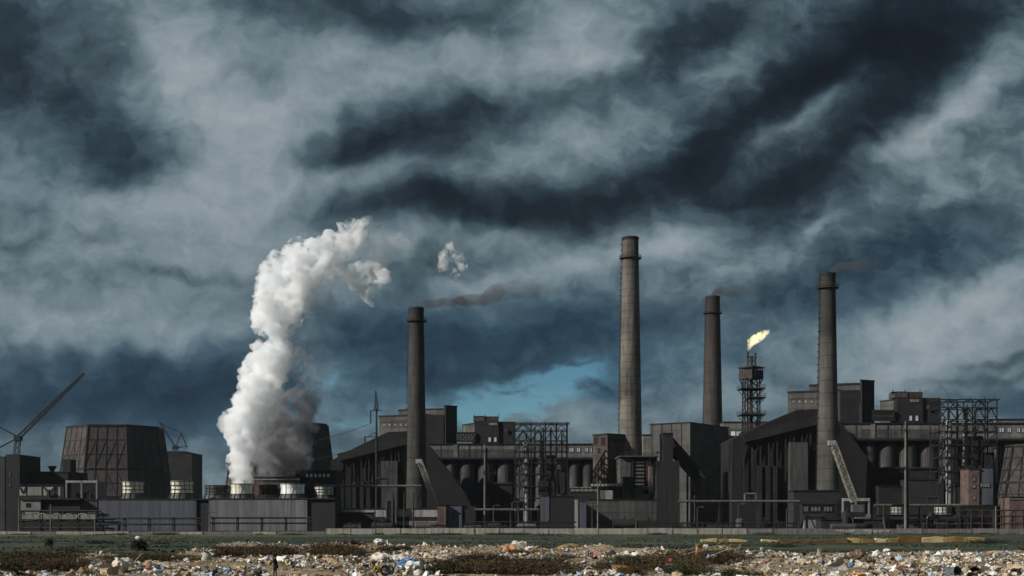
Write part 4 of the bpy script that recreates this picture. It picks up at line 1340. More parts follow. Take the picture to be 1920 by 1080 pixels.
zc0, zc1 = WZ(708.5, Y), WZ(693.5, Y)
rslab(ch, zc0, ch, zc1).build('cabin_wall', M['rust_steel'], t)
for q in ring(ch * .93, 0):
    MB().bar((q.x, q.y, zc1), (q.x, q.y, WZ(689, Y)), .4).build('cabin_post', M['rust_steel'], t)
q4 = ring(ch * .97, 0)
for k in range(4):
    p, q = q4[k], q4[(k + 1) % 4]
    for s_ in (.25, .5, .75):
        c_ = p.lerp(q, s_)
        MB().bar((c_.x, c_.y, zc1), (c_.x, c_.y, WZ(689, Y)), .35).build('cabin_post', M['rust_steel'], t)
zr = WZ(689, Y)
rslab(ch * 1.12, zr, ch * 1.12, zr + .35).build('roof_edge', M['dark_steel'], t)
rslab(ch * 1.1, zr + .354, ch * .35, WZ(683.5, Y)).build('roof', M['rust_steel'], t)
kn = MB()
for q, p in zip(ring(ch * .95, zc0), ((-1, -1), (1, -1), (1, 1), (-1, 1))):
    kn.bar(q, (cx_ + p[0] * hw, yc + p[1] * hw, zc0 - 2.6), .35)
kn.build('bracket', M['rust_steel'], t)
rslab(ch * 1.02, zc0 - .3, ch * 1.02, zc0 - .004).build('cabin_floor', M['dark_steel'], t)
for x, yt, r in ((1404.5, 658.5, .34), (1418.5, 660.5, .36), (1411.3, 666, .55)):
    p, q = W(x, 685, Y), W(x, yt, Y)
    p.y = q.y = yc
    st = MB().tube(p, q, r, r, 10).tube(q - Vector((0, 0, 2.2)), q - Vector((0, 0, 1.4)), r * 1.55, r * 1.55, 10).tube(q - Vector((0, 0, .5)), q, r * 1.35, r * 1.35, 10)
    st.build('flare_pipe', M['rust_steel'], t)
FLARE = (cx_, yc, Y)

# ---- fence-side clutter
t = block('blue_shed', 'black shed with a blue-grey left wall, right of the left steel frame', 'shed', 1014, 1076, 931, 446, 9, M['black_cladding'], cap=.3)
fcx = front(446)
fcx.slab(MB(), 1014, 1029.5, 930.8, 979, .006, .2).build('side_panel', M['blue_cladding'], t)
t = block('white_post', 'upright white slab beside the black shed', 'slab', 1077.5, 1083.5, 937, 440, .8, M['white_wall'], cap=.0)
t = block('notice_board', 'blue-grey upright board with a dark sign box above, left of the pale crossarm pole', 'board', 1087, 1099, 941, 440, .6, M['blue_cladding'], cap=.0)
MB().box(WX(1088, 440), WX(1104, 440), 439.5, 440.5, WZ(938.5, 440), WZ(933, 440)).build('sign_box', M['black_cladding'], t)

t = block('pale_wall', 'long stained pale wall with a black doorway, beyond the fence left of the pale boom', 'wall', 638, 824, 954, 450, .8, M['white_wall'], cap=.15)
fcw = front(450)
fcw.slab(MB(), 638, 824, 969, 992, .004, .4).build('plinth', M['dark_concrete'], t)
fcw.slab(MB(), 640, 822, 977, 985, .404, .5).build('plinth_panel', M['hut_wall'], t)
dr = fcw.slab(MB(), 727, 742, 939, 992, .6, 2.2).build('doorway', M['dark_void'], t)
fcw.slab(MB(), 724.5, 727, 941, 992, .6, 2.4).build('door_post', M['grey_steel'], t)
fcw.slab(MB(), 742, 744.5, 941, 992, .6, 2.4).build('door_post', M['grey_steel'], t)
t = block('dark_shelter', 'low dark shelter with shrubs under its eave, right of the grey pump house', 'shed', 630, 700, 962, 438, 7, M['dark_side'], cap=.3)
t = block('brick_kiosk', 'small scabby pink brick kiosk at the foot of the left pale boom', 'kiosk', 820, 836, 947, 440, 4, M['red_brick'], cap=.2)
t = block('blue_container', 'blue-grey clad box with a black end, right of the brick kiosk', 'container', 836.5, 866, 947, 442, 8, M['blue_cladding'], cap=.2)
MB().box(WX(866.3, 442), WX(892, 442), 442.5, 450, 0, WZ(949, 442)).build('dark_end', M['black_cladding'], t)
t = block('low_office', 'grey low office with barred windows, under the two-tone chimney', 'building', 1504, 1572, 946, 452, 8, M['dark_concrete'])
fo = front(452)
for a, b_ in ((1505, 1516), (1518, 1540), (1543, 1561), (1567, 1571)):
    window(t, fo, a, b_, 948, 960, M['dark_steel'], M['hut_wall'], bars=2)
MB().box(WX(1506, 451), WX(1540, 451), 450, 451.99, 0, WZ(966, 451)).build('porch', M['hut_wall'], t)
t = block('dusty_shed', 'low blue-grey hazy shed below the two-tone chimney', 'shed', 1488, 1576, 921, 462, 9, M['dark_side'])
t = block('dark_depot', 'low black depot under the loading frame on the right', 'building', 1540, 1690, 975, 432, 8, M['black_cladding'], cap=.2)
t = block('dark_depot', 'tall black depot left of the right electric pole', 'building', 1648, 1694, 912, 470, 10, M['dark_concrete'], cap=.3)
t = block('dark_depot', 'wide blue-black depot between the right electric pole and the right steel frame', 'building', 1704, 1786, 900, 462, 10, M['dark_side'], cap=.3)
fan('far pale fan drum beside the right electric pole', 1670, 1701, 950, 966, 446, M['pale_panel'])
fan('far pale fan drum left of the pink brick house', 1752, 1786, 950, 966, 446, M['pale_panel'])
t = block('fan_base', 'low dark plinth carrying the far fan drums', 'plinth', 1630, 1800, 966, 440, 12, M['dark_side'], cap=.2)
t = block('dark_tower', 'narrow black tower left of the pink brick house', 'tower', 1790, 1817, 905, 450, 8, M['black_cladding'], cap=.2)

t = block('pink_house', 'pink brick house with three small windows and a pale end wall', 'house', 1816, 1836, 879, 440, 8, M['red_brick'], cap=.3, ybot=947)
fp = front(440)
for y in (894, 907, 929):
    window(t, fp, 1822.5, 1829, y, y + 8, M['brown_brick'], M['hut_wall'])
MB().box(WX(1836.3, 440.5), WX(1862, 440.5), 440.5, 447, WZ(946, 440), WZ(878.5, 440)).build('end_wall', M['blue_cladding'], t)
front(440.5).slab(MB(), 1837, 1856, 905, 914, .004, .2).build('window_strip', M['dark_side'], t)
for k in range(4):
    front(440.5).slab(MB(), 1838 + k * 4.6, 1841 + k * 4.6, 906, 913, .21, .26).build('pane', M['hut_wall'], t)
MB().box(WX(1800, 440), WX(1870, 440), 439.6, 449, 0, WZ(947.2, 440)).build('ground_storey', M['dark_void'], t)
t = block('brick_annex', 'low pinkish brick annex at the right edge, in front of the cut-off cooling tower', 'building', 1893, 1935, 932, 432, 8, M['red_brick'], cap=.2)
MB().box(WX(1892, 432), WX(1936, 432), 431.7, 431.99, WZ(936.5, 432), WZ(935, 432)).build('string_course', M['hut_wall'], t)
t = block('far_gallery', 'pale windowed gallery reaching out of view at the right edge', 'building', 1868, 1990, 787, 540, 12, M['front_concrete'])
fr_ = front(540)
fr_.slab(MB(), 1868, 1990, 813, 819, .004, .5).build('ledge', M['dark_concrete'], t)
for a, b_ in ((1872, 1885), (1890, 1897), (1907, 1921), (1926, 1940)):
    window(t, fr_, a, b_, 801, 812, M['grey_steel'], M['window_glass'], bars=1)
t = block('dark_slope_hall', 'dark hall behind the cut-off cooling tower', 'building', 1872, 1990, 820, 530, 9, M['dark_concrete'], cap=.3)

pipe_rack('pipe rack along the fence under the left steel frame', 890, 1075, 976, 1000, 414, (979, 988), 9)
pipe_rack('pipe rack along the fence before the black slab tower', 1232, 1490, 978, 1000, 420, (981, 989), 10)
pipe_rack('pipe rack along the fence at the right end of the plant', 1800, 1925, 955, 1000, 420, (957, 968, 982), 7, m='rust_steel')
pipe_rack('pipe rack along the fence below the blue-black depot', 1700, 1796, 972, 1000, 422, (974, 984), 6)

# goods wagons behind the fence
def wagon(label, x0, x1, ytop, Y, kind):
    X0, X1 = WX(x0, Y), WX(x1, Y)
    t_ = thing('tank_wagon' if kind == 'tank' else 'open_wagon', label, 'wagon', ((X0 + X1) / 2, Y, 0), 'wagons standing behind the fence')
    z = 1.25
    MB().box(X0, X1, Y - 1.2, Y + 1.2, z - .25, z).build('frame', M['dark_steel'], t_)
    zt = WZ(ytop, Y)
    if kind == 'tank':
        r = (zt - z) / 2
        MB().tube((X0 + .4, Y, z + r + .05), (X1 - .4, Y, z + r + .05), r, r, 18).build('tank', M['dark_steel'], t_)
        MB().tube(((X0 + X1) / 2, Y, z + 2 * r), ((X0 + X1) / 2, Y, z + 2 * r + .7), .55, .5, 12).build('dome', M['dark_steel'], t_)
    else:
        MB().box(X0 + .1, X1 - .1, Y - 1.2, Y + 1.2, z + .004, zt).build('body', M['dark_steel'], t_)
    for q in (.12, .26, .74, .88):
        x = X0 + (X1 - X0) * q
        w_ = MB()
        for yy in (-.8, .8):
            w_.tube((x, Y + yy - .08, .48), (x, Y + yy + .08, .48), .48, .48, 14)
        w_.build('wheel', M['rust_steel'], t_)
    return t_


wagon('black tank wagon behind the fence before the grey yard wall', 1147, 1192, 973, 424, 'tank')
wagon('black open wagon coupled to the tank wagon, left of the black slab tower', 1194, 1232, 976, 424, 'open')

# ---- boundary walls
def fence(label, x0, x1, py0, py1, Y, n, m, seed):
    rr = random.Random(seed)
    X0, X1 = WX(x0, Y), WX(x1, Y)
    z1 = WZ(py0, Y)
    t_ = thing('boundary_wall', label, 'wall', ((X0 + X1) / 2, Y, 0), 'precast walls in front of the plant')
    pw = (X1 - X0) / n
    for k in range(n):
        a = X0 + k * pw
        dz = rr.uniform(-.10, .06)
        dy = rr.uniform(-.06, .06)
        MB().box(a + .06, a + pw - .06, Y + dy, Y + dy + .18, -.1, z1 + dz).build('panel', m[rr.randrange(len(m))], t_)
        MB().box(a - .16, a + .055, Y - .10, Y + .25, -.1, z1 - .05 + rr.uniform(-.1, .1)).build('post', M['weathered_panel'], t_)
    return t_


fence('low broken pale wall along the grass, in front of the pump houses', -80, 610, 996.5, 1002, 400, 15, [M['fence_concrete'], M['weathered_panel']], 3)
fence('cream precast wall along the grass, in the middle of the view', 611, 1400, 990.5, 1002, 400, 17, [M['fence_concrete'], M['fence_concrete'], M['white_wall']], 4)
fw_ = fence('greyish pink stained precast wall along the grass on the right', 1401, 2010, 991, 1002, 400, 13, [M['weathered_panel'], M['weathered_panel'], M['hut_wall']], 5)
# pale scrawled paint on the right wall
ff = front(399.9)
rs = random.Random(9)
for (a, b_) in ((1566, 1572), (1573, 1578), (1580, 1590), (1592, 1600), (1618, 1626), (1628, 1634), (1636, 1645), (1648, 1656), (1658, 1666)):
    mb = MB()
    x = a
    while x < b_:
        y0 = 992.6 + rs.random() * 3
        mb.bar(ff.pt(x, y0, .09), ff.pt(x + rs.uniform(.6, 1.6), y0 + rs.uniform(2, 5), .09), .12, .02)
        mb.bar(ff.pt(x, y0 + 1, .09), ff.pt(x + rs.uniform(1.5, 3), y0 + rs.uniform(0, 2), .09), .12, .02)
        x += 1.6
    mb.build('scrawl', M['fan_panel'], fw_)
# ------------------------------------------------------------------ small plant standing behind the boundary wall
RC = random.Random(404)


def lying_tank(px, Y, r, L, m, group):
    x = WX(px, Y)
    t_ = thing('storage_tank', 'small lying steel tank on two saddles, among the pipework behind the wall', 'tank', (x, Y, 0), group)
    z = r + 1.2
    mb = MB().lathe(0, 0, [(.05, -L / 2 - r * .35), (r * .7, -L / 2 - r * .22), (r, -L / 2), (r, L / 2), (r * .7, L / 2 + r * .22), (.05, L / 2 + r * .35)], 14)
    mb.v = [(x + c, Y + b_, z + a) for a, b_, c in mb.v]
    mb.build('shell', m, t_)
    for s_ in (-.3, .3):
        MB().box(x + L * s_ - .25, x + L * s_ + .25, Y - r * .7, Y + r * .7, 0, z - r * .75).build('saddle', M['dark_concrete'], t_)
    MB().tube((x, Y, z + r), (x, Y, z + r + .8), .25, .25, 8).build('manhole', M['rust_steel'], t_)


def upright_tank(px, Y, r, h, m, group):
    x = WX(px, Y)
    t_ = thing('storage_tank', 'small upright steel tank with a domed top, among the pipework behind the wall', 'tank', (x, Y, 0), group)
    MB().lathe(x, Y, [(r, .3), (r, h), (r * .7, h + r * .3), (.1, h + r * .42)], 16).build('shell', m, t_)
    MB().lathe(x, Y, [(r * 1.1, 0), (r * 1.1, .296)], 16).build('base', M['dark_concrete'], t_)
    MB().path([(x + r * .6, Y - r * .8, h * .8), (x + r * 1.6, Y - r * .8, h * .8), (x + r * 1.6, Y - r * .8, 0)], .14).build('pipe', M['grey_steel'], t_)


def lamp(px, Y, h):
    x = WX(px, Y)
    t_ = thing('lamp_post', 'thin grey lamp post with a short arm, behind the boundary wall', 'lamp post', (x, Y, 0), 'lamp posts in the plant')
    MB().tube((x, Y, 0), (x, Y, h), .14, .08, 8).build('post', M['grey_steel'], t_)
    MB().path([(x, Y, h), (x + .5, Y, h + .35), (x + 1.5, Y, h + .4)], .07).build('arm', M['grey_steel'], t_)
    MB().box(x + 1.3, x + 2.1, Y - .15, Y + .15, h + .25, h + .42).build('lamp_head', M['hut_wall'], t_)


def small_stack(px, Y, r, h):
    x = WX(px, Y)
    t_ = thing('vent_stack', 'thin steel vent stack with a conical hat, behind the boundary wall', 'stack', (x, Y, 0), 'vent stacks in the plant')
    MB().tube((x, Y, 0), (x, Y, h), r, r * .9, 10).build('shaft', M['rust_steel'], t_)
    MB().lathe(x, Y, [(r * 1.9, h + .5), (.05, h + 1.2)], 10).build('hat', M['dark_steel'], t_)
    MB().bar((x, Y - .02, h), (x, Y + .02, h + .6), .1).build('hat_stay', M['dark_steel'], t_)


def cabin(px, Y, w, h, m):
    x = WX(px, Y)
    t_ = thing('site_cabin', 'small flat-roofed site cabin with one window and a door, behind the boundary wall', 'cabin', (x, Y, 0), 'site cabins in the plant')
    MB().box(x - w / 2, x + w / 2, Y, Y + 3, 0, h).build('wall', m, t_)
    MB().box(x - w / 2 - .2, x + w / 2 + .2, Y - .25, Y + 3.2, h + .004, h + .22).build('roof', M['dark_steel'], t_)
    f_ = Facet((x, Y), (1, 0), (0, -1))
    MB().box(x - w * .36, x - w * .36 + .9, Y - .06, Y - .004, .05, 2.1).build('door', M['dark_void'], t_)
    wm = MB().box(x + w * .05, x + w * .05 + 1.3, Y - .08, Y - .004, 1.1, 2.1).build('window', M['dark_steel'], t_)
    MB().box(x + w * .05 + .1, x + w * .05 + 1.2, Y - .11, Y - .084, 1.2, 2.0).build('pane', M['dull_glass'], wm)


def overhead_pipe(x0, x1, z, Y, lab, m):
    a, b_ = WX(x0, Y), WX(x1, Y)
    t_ = thing('pipe_bridge', lab, 'pipe bridge', ((a + b_) / 2, Y, 0), 'pipe bridges through the plant')
    for k in range(3):
        r = (.45, .3, .22)[k]
        MB().tube((a, Y + k * 1.0, z), (b_, Y + k * 1.0, z), r, r, 10).build('pipe', (M['grey_steel'], M['rust_steel'], M['dark_steel'])[k], t_)
    n = max(2, int((b_ - a) / 12))
    for k in range(n + 1):
        x = a + (b_ - a) * (k + .02) / (n + .04)
        mb = MB()
        for yy in (-.4, 2.4):
            mb.bar((x, Y + yy, 0), (x, Y + yy, z - .1), .3)
        mb.bar((x, Y - .7, z - .5), (x, Y + 2.7, z - .5), .3).bar((x, Y - .4, 0.3), (x, Y + 2.4, z - .6), .18)
        mb.build('trestle', M['dark_steel'], t_)
    lp = (a + b_) / 2 + 4
    MB().path([(lp - 2, Y, z + .3), (lp - 2, Y, z + 2.6), (lp + 2, Y, z + 2.6), (lp + 2, Y, z + .3)], .4, 8).build('expansion_loop', m, t_)


overhead_pipe(600, 790, 16.5, 452, 'high pipe bridge crossing the front of the left coal shed', M['dark_steel'])
overhead_pipe(1272, 1500, 11.0, 446, 'pipe bridge between the inclined conveyor and the low office', M['grey_steel'])
overhead_pipe(890, 1010, 8.0, 436, 'low pipe bridge under the left electric pole', M['dark_steel'])
overhead_pipe(1640, 1815, 9.5, 434, 'pipe bridge passing behind the right electric pole', M['dark_steel'])
for i in range(34):
    px = RC.choice([RC.uniform(640, 830), RC.uniform(880, 1010), RC.uniform(1080, 1225), RC.uniform(1270, 1500), RC.uniform(1270, 1500), RC.uniform(1560, 1815), RC.uniform(1640, 1815)])
    Y = RC.uniform(424, 434)
    k = i % 6
    dm = RC.choice([M['dark_steel'], M['grey_steel'], M['rust_steel'], M['dark_steel'], M['cloud_shade_concrete']])
    if k in (0, 3):
        lying_tank(px, Y, RC.uniform(.8, 1.3), RC.uniform(4, 8), dm, 'small tanks behind the wall')
    elif k == 1:
        upright_tank(px, Y, RC.uniform(.9, 1.6), RC.uniform(3.5, 7), dm, 'small tanks behind the wall')
    elif k == 2:
        lamp(px, Y, RC.uniform(7, 10))
    elif k == 4:
        small_stack(px, Y + 8, RC.uniform(.25, .45), RC.uniform(7, 15))
    else:
        cabin(px, Y, RC.uniform(4, 7), RC.uniform(2.6, 3.4), RC.choice([M['cloud_shade_concrete'], M['dark_concrete'], M['grey_steel'], M['brown_brick']]))
# ------------------------------------------------------------------ ground: field, dump and mounds as one sheet
def vnoise(x, y, seed=0):
    """smooth lattice noise in [-1, 1], vectorised"""
    x, y = np.asarray(x, float), np.asarray(y, float)
    xi, yi = np.floor(x).astype(np.int64), np.floor(y).astype(np.int64)
    fx, fy = x - xi, y - yi
    fx, fy = fx * fx * (3 - 2 * fx), fy * fy * (3 - 2 * fy)

    def h(a, b_):
        n = (a * 374761393 + b_ * 668265263 + seed * 974711) & 0x7fffffff
        n = ((n ^ (n >> 13)) * 1274126177) & 0x7fffffff
        return ((n ^ (n >> 16)) & 0xffff) / 32767.5 - 1.0
    return (h(xi, yi) * (1 - fx) + h(xi + 1, yi) * fx) * (1 - fy) + (h(xi, yi + 1) * (1 - fx) + h(xi + 1, yi + 1) * fx) * fy


def fbm(x, y, seed=0, o=4):
    s, a = 0.0, 1.0
    for k in range(o):
        s = s + a * vnoise(x * 2 ** k, y * 2 ** k, seed + k)
        a *= .5
    return s


EDGE_X = [-400, 0, 130, 220, 300, 380, 430, 620, 760, 1000, 1160, 1240, 1340, 1420, 1500, 1700, 1920, 2300]
EDGE_Y = [150, 150, 156, 158, 160, 166, 171, 173, 174, 176, 173, 172, 168, 170, 174, 176, 180, 180]
MOUNDS = [  # column, distance, height, half width x, half depth y (m)
    (40, 139, .15, 7, 4), (110, 141, .1, 5, 3), (260, 143, .1, 6, 3), (430, 160, 1.35, 4, 4), (515, 162, 1.0, 3.2, 4), (620, 163, 1.5, 4.2, 4),
    (715, 164, 1.2, 3.5, 4), (800, 168, .7, 5, 4), (905, 168, .5, 4, 3), (975, 165, 1.3, 3.6, 4), (1080, 168, .75, 4, 3), (1140, 168, .55, 3, 3), (1225, 168, .5, 5, 3),
    (1320, 158, .8, 5, 5), (1400, 160, .2, 4, 4), (1600, 165, -.15, 8, 6), (1750, 160, .05, 7, 6), (1880, 165, .15, 6, 5),
    (865, 108, .75, 3.4, 3.2), (950, 107, .85, 4.2, 3.4), (1030, 112, .6, 3, 3), (1225, 113, .85, 4.5, 4), (1290, 122, .8, 4.5, 4), (1185, 104, .5, 2.5, 2.5), (1420, 102, .35, 5, 3),
    (300, 112, .35, 5, 4), (120, 112, .3, 6, 4), (430, 118, .45, 4, 4), (720, 112, .55, 3.5, 3), (770, 104, .4, 3, 3), (1120, 120, .35, 5, 4), (1560, 115, .35, 6, 5), (1700, 125, .5, 6, 4), (1840, 112, .45, 5, 4), (1500, 135, .4, 5, 4),
    (560, 101, .1, 6, 4), (640, 99, .1, 5, 4), (700, 95, -.1, 2.5, 3), (340, 135, .4, 3, 3), (1650, 145, .3, 6, 4), (600, 130, .4, 5, 4), (990, 138, .5, 5, 4),
]


def dump_mask(x, y):
    yy = np.maximum(y, 1.0)
    px = CX + x / yy * FOC
    e = np.interp(px, EDGE_X, EDGE_Y) + 3.0 * vnoise(x * .12, y * .12, 31)
    return np.clip((e - y) / 5.0, 0, 1) * np.clip((y - 40) / 20.0, 0, 1)


def ground_z(x, y):
    x, y = np.asarray(x, float), np.asarray(y, float)
    z = np.zeros_like(x)
    for (px, Y, h, sx, sy) in MOUNDS:
        cx_ = (px - CX) / FOC * Y
        z = z + h * np.exp(-((x - cx_) / sx) ** 2 - ((y - Y) / sy) ** 2)
    d = dump_mask(x, y)
    near = np.clip((y - 40) / 30, 0, 1) * np.clip((600 - y) / 100, 0, 1)
    calm = 1 - .9 * np.exp(-((x + 15.5) / 8.0) ** 2 - ((y - 97) / 5.0) ** 2)     # the trodden path
    z = z * np.where(z > 0, calm, 1) + d * calm * (.20 * fbm(x * .25, y * .25, 5, 4) + .10 * fbm(x * 1.1, y * 1.1, 8, 2))
    field = (1 - d) * near * np.clip((398 - y) / 25, 0, 1)
    z = z + field * (.30 * vnoise(x * .035, y * .06, 12) + .12 * vnoise(x * .12, y * .2, 14) + .05 * fbm(x * .5, y * .6, 15, 2) - .05)
    return z


def axis(lo, hi, step, far):
    a = list(np.arange(lo, hi + 1e-6, step))
    s, v = step, hi
    while v < far:
        s *= 1.35
        v += s
        a.append(v)
    s, v = step, lo
    pre = []
    while v > -far:
        s *= 1.35
        v -= s
        pre.append(v)
    return np.array(pre[::-1] + a)


gx = np.clip(axis(-92, 92, .8, 1600), -1600, 1600)
gy1 = np.concatenate([np.arange(82, 186, .7), np.arange(186, 404, 2.0)])
gy0, s_, v_ = [], .7, 82.0
while v_ > -280:
    s_ *= 1.35
    v_ -= s_
    gy0.append(v_)
gy2, s_, v_ = [], 2.0, 404.0
while v_ < 1500:
    gy2.append(v_)
    s_ *= 1.3
    v_ += s_
gy = np.concatenate([np.array(gy0[::-1]), gy1, np.array(gy2)])
GX, GY = np.meshgrid(gx, gy)
GZ = ground_z(GX, GY)
nx_, ny_ = len(gx), len(gy)
verts = np.stack([GX, GY, GZ], -1).reshape(-1, 3)
ii = (np.arange(ny_ - 1)[:, None] * nx_ + np.arange(nx_ - 1)[None, :]).reshape(-1)
quads = np.stack([ii, ii + 1, ii + 1 + nx_, ii + nx_], -1)


def np_mesh(name, verts, faces, mats=None, mi=None, smooth=False):
    """mesh from arrays; faces all of one size (n, k)"""
    me = bpy.data.meshes.new(name)
    nf, k = faces.shape
    me.vertices.add(len(verts))
    me.vertices.foreach_set('co', np.ascontiguousarray(verts, dtype=np.float32).reshape(-1))
    me.loops.add(nf * k)
    me.loops.foreach_set('vertex_index', np.ascontiguousarray(faces, dtype=np.int32).reshape(-1))
    me.polygons.add(nf)
    me.polygons.foreach_set('loop_start', np.arange(0, nf * k, k, dtype=np.int32))
    if mi is not None:
        me.polygons.foreach_set('material_index', np.ascontiguousarray(mi, dtype=np.int32))
    me.polygons.foreach_set('use_smooth', np.full(nf, smooth))
    for m in mats or []:
        me.materials.append(m)
    me.update(calc_edges=True)
    me.validate()
    return me


gm = np_mesh('ground', verts, quads, None, None, True)
at_ = gm.attributes.new('dump', 'FLOAT', 'POINT')
at_.data.foreach_set('value', dump_mask(verts[:, 0], verts[:, 1]).astype(np.float32))
ground = bpy.data.objects.new('ground', gm)
COL.objects.link(ground)
ground['kind'] = 'structure'


def ground_material():
    m = bpy.data.materials.new('field_and_dump')
    m.use_nodes = True
    t = m.node_tree
    t.nodes.clear()
    b = NB(t)
    g = b.n('ShaderNodeNewGeometry').outputs['Position']
    a = b.n('ShaderNodeAttribute')
    a.attribute_name = 'dump'
    dmp = a.outputs['Fac']
    s = b.n('ShaderNodeSeparateXYZ')
    t.links.new(g, s.inputs[0])
    gs = b.mapping(g, sc=(.5, 1.6, 1))
    big = b.noise(gs, .035, 4, .6)
    mid = b.noise(gs, .25, 5, .6)
    fin = b.noise(g, 2.2, 4, .65)
    grass = b.ramp(b.math('ADD', b.math('MULTIPLY', big, .6), b.math('MULTIPLY', mid, .4)),
                   [(.32, (.018, .025, .021, 1)), (.45, (.036, .047, .036, 1)), (.56, (.066, .078, .048, 1)), (.68, (.13, .12, .066, 1))])
    dry = b.math('MULTIPLY', b.maprange(s.outputs[0], -20.0, -75.0, 0, .8, smooth=True), b.maprange(b.math('ADD', s.outputs[1], b.math('MULTIPLY', mid, 60.0)), 330.0, 400.0))
    grass = b.mix(dry, grass, (.12, .125, .072, 1))
    grass = b.mix(b.maprange(fin, .35, .7, 0, .6), grass, b.mix(1.0, grass, (.45, .5, .5, 1), 'MULTIPLY'))
    e1 = b.noise(g, .22, 5, .62)
    e2 = b.noise(g, 1.3, 5, .7)
    earth = b.ramp(e1, [(.3, (.090, .062, .034, 1)), (.46, (.21, .150, .082, 1)), (.66, (.40, .290, .160, 1))])
    vor = b.n('ShaderNodeTexVoronoi')
    vor.inputs['Scale'].default_value = 5.5
    t.links.new(b.vmath('ADD', g, b.vmath('SCALE', b.noise(g, 3, 2, .5, out='Color'), .3)), vor.inputs['Vector'])
    sv = b.n('ShaderNodeSeparateColor')
    t.links.new(vor.outputs['Color'], sv.inputs[0])
    scrap = b.ramp(sv.outputs[0], [(0, (.05, .04, .03, 1)), (.25, (.20, .16, .11, 1)), (.45, (.34, .31, .26, 1)), (.65, (.10, .09, .08, 1)), (.8, (.50, .49, .47, 1)), (.93, (.14, .24, .36, 1)), (.97, (.40, .16, .08, 1))], 'CONSTANT')
    earth = b.mix(b.maprange(e2, .5, .56, 0, .85), earth, scrap)
    col = b.mix(b.maprange(b.math('ADD', dmp, b.math('MULTIPLY', b.math('SUBTRACT', mid, .5), .9)), .3, .55), grass, earth)
    bs = b.n('ShaderNodeBsdfPrincipled')
    t.links.new(col, bs.inputs['Base Color'])
    bs.inputs['Roughness'].default_value = .95
    bs.inputs['Specular IOR Level'].default_value = .1
    bp = b.n('ShaderNodeBump')
    bp.inputs['Strength'].default_value = .7
    bp.inputs['Distance'].default_value = .2
    t.links.new(b.math('ADD', fin, mid), bp.inputs['Height'])
    t.links.new(bp.outputs[0], bs.inputs['Normal'])
    o = b.n('ShaderNodeOutputMaterial')
    t.links.new(bs.outputs[0], o.inputs[0])
    return m


gm.materials.append(ground_material())


def flat(name, c, rough=.8, spec=.3, var=.25, scale=3.0, sheen=0, trans=0.0):
    m = bpy.data.materials.new(name)
    m.use_nodes = True
    t = m.node_tree
    t.nodes.clear()
    b = NB(t)
    g = b.n('ShaderNodeNewGeometry').outputs['Position']
    n1 = b.noise(g, scale, 4, .6)
    col = b.mix(b.maprange(n1, .35, .65), tuple(x * (1 - var) for x in c) + (1,), tuple(min(.9, x * (1 + var * .6)) for x in c) + (1,))
    bs = b.n('ShaderNodeBsdfPrincipled')
    t.links.new(col, bs.inputs['Base Color'])
    bs.inputs['Roughness'].default_value = rough
    bs.inputs['Specular IOR Level'].default_value = spec
    o = b.n('ShaderNodeOutputMaterial')
    if trans:
        tr = b.n('ShaderNodeBsdfTranslucent')
        t.links.new(col, tr.inputs[0])
        ms = b.n('ShaderNodeMixShader')
        ms.inputs[0].default_value = trans
        t.links.new(bs.outputs[0], ms.inputs[1])
        t.links.new(tr.outputs[0], ms.inputs[2])
        t.links.new(ms.outputs[0], o.inputs[0])
    else:
        t.links.new(bs.outputs[0], o.inputs[0])
    M[name] = m
    return m


PAL = [('scrap_white', (.70, .68, .63), 11), ('scrap_offwhite', (.60, .545, .44), 16), ('scrap_grey', (.33, .315, .29), 12), ('scrap_beige', (.44, .35, .23), 19),
       ('scrap_tan', (.34, .23, .115), 15), ('scrap_brown', (.12, .08, .05), 10), ('scrap_black', (.025, .025, .027), 7), ('scrap_pale_blue', (.36, .45, .54), 3.6),
       ('scrap_blue', (.08, .22, .42), 1.4), ('scrap_orange', (.50, .22, .08), .6), ('scrap_red', (.38, .06, .05), .5), ('scrap_yellow', (.55, .42, .14), .9), ('scrap_green', (.12, .19, .13), .9), ('scrap_pink', (.55, .28, .30), .8)]
for n_, c_, w_ in PAL:
    flat(n_, c_, .55, .4, .3, 4.0)
PALM = [M[p[0]] for p in PAL]
PALW = np.array([p[2] for p in PAL], float)
PALW /= PALW.sum()

# where nothing much lies: bare earth, scrub and the path (column, row, half width, half height in px of the 1920 frame)
BARE = [(62, 1051, 100, 19, .985), (270, 1042, 85, 15, .95), (390, 1046, 40, 9, .8), (600, 1075, 96, 12, .99), (517, 1072, 24, 22, .995), (706, 1074, 16, 14, .97), (925, 1066, 125, 22, .97), (1240, 1062, 85, 22, .95), (1310, 1038, 65, 14, .9),
        (620, 1022, 35, 9, .8), (515, 1024, 25, 8, .8), (1570, 1037, 120, 4, .92), (1700, 1040, 45, 5, .8), (1420, 1074, 70, 9, .8), (1880, 1052, 30, 10, .5), (1060, 1040, 30, 8, .5), (1010, 1060, 45, 16, .8)]


def litter_density(x, y):
    px = CX + x / y * FOC
    py = HY + (CH - ground_z(x, y)) / y * FOC
    d = np.ones_like(x)
    for cx_, cy_, hx, hy, a in BARE:
        d = d * (1 - a * np.exp(-((px - cx_) / hx) ** 4 - ((py - cy_) / hy) ** 4))
    d = d * np.clip(.42 + 1.3 * fbm(x * .14, y * .14, 77, 3), .05, 1)
    return d * (dump_mask(x, y) > .45)


def scatter(n, seed, ylo=86, yhi=182):
    r = np.random.default_rng(seed)
    out = np.zeros((0, 2))
    while len(out) < n:
        # even over the picture rather than over the ground: nearer rows get as many pieces as far ones
        y = 1.0 / r.uniform(1.0 / yhi, 1.0 / ylo, 4 * n)
        x = r.uniform(-.46, .46, 4 * n) * y
        keep = r.random(4 * n) < litter_density(x, y) * (y / yhi) ** .5
        out = np.vstack([out, np.stack([x, y], -1)[keep]])
    return out[:n]


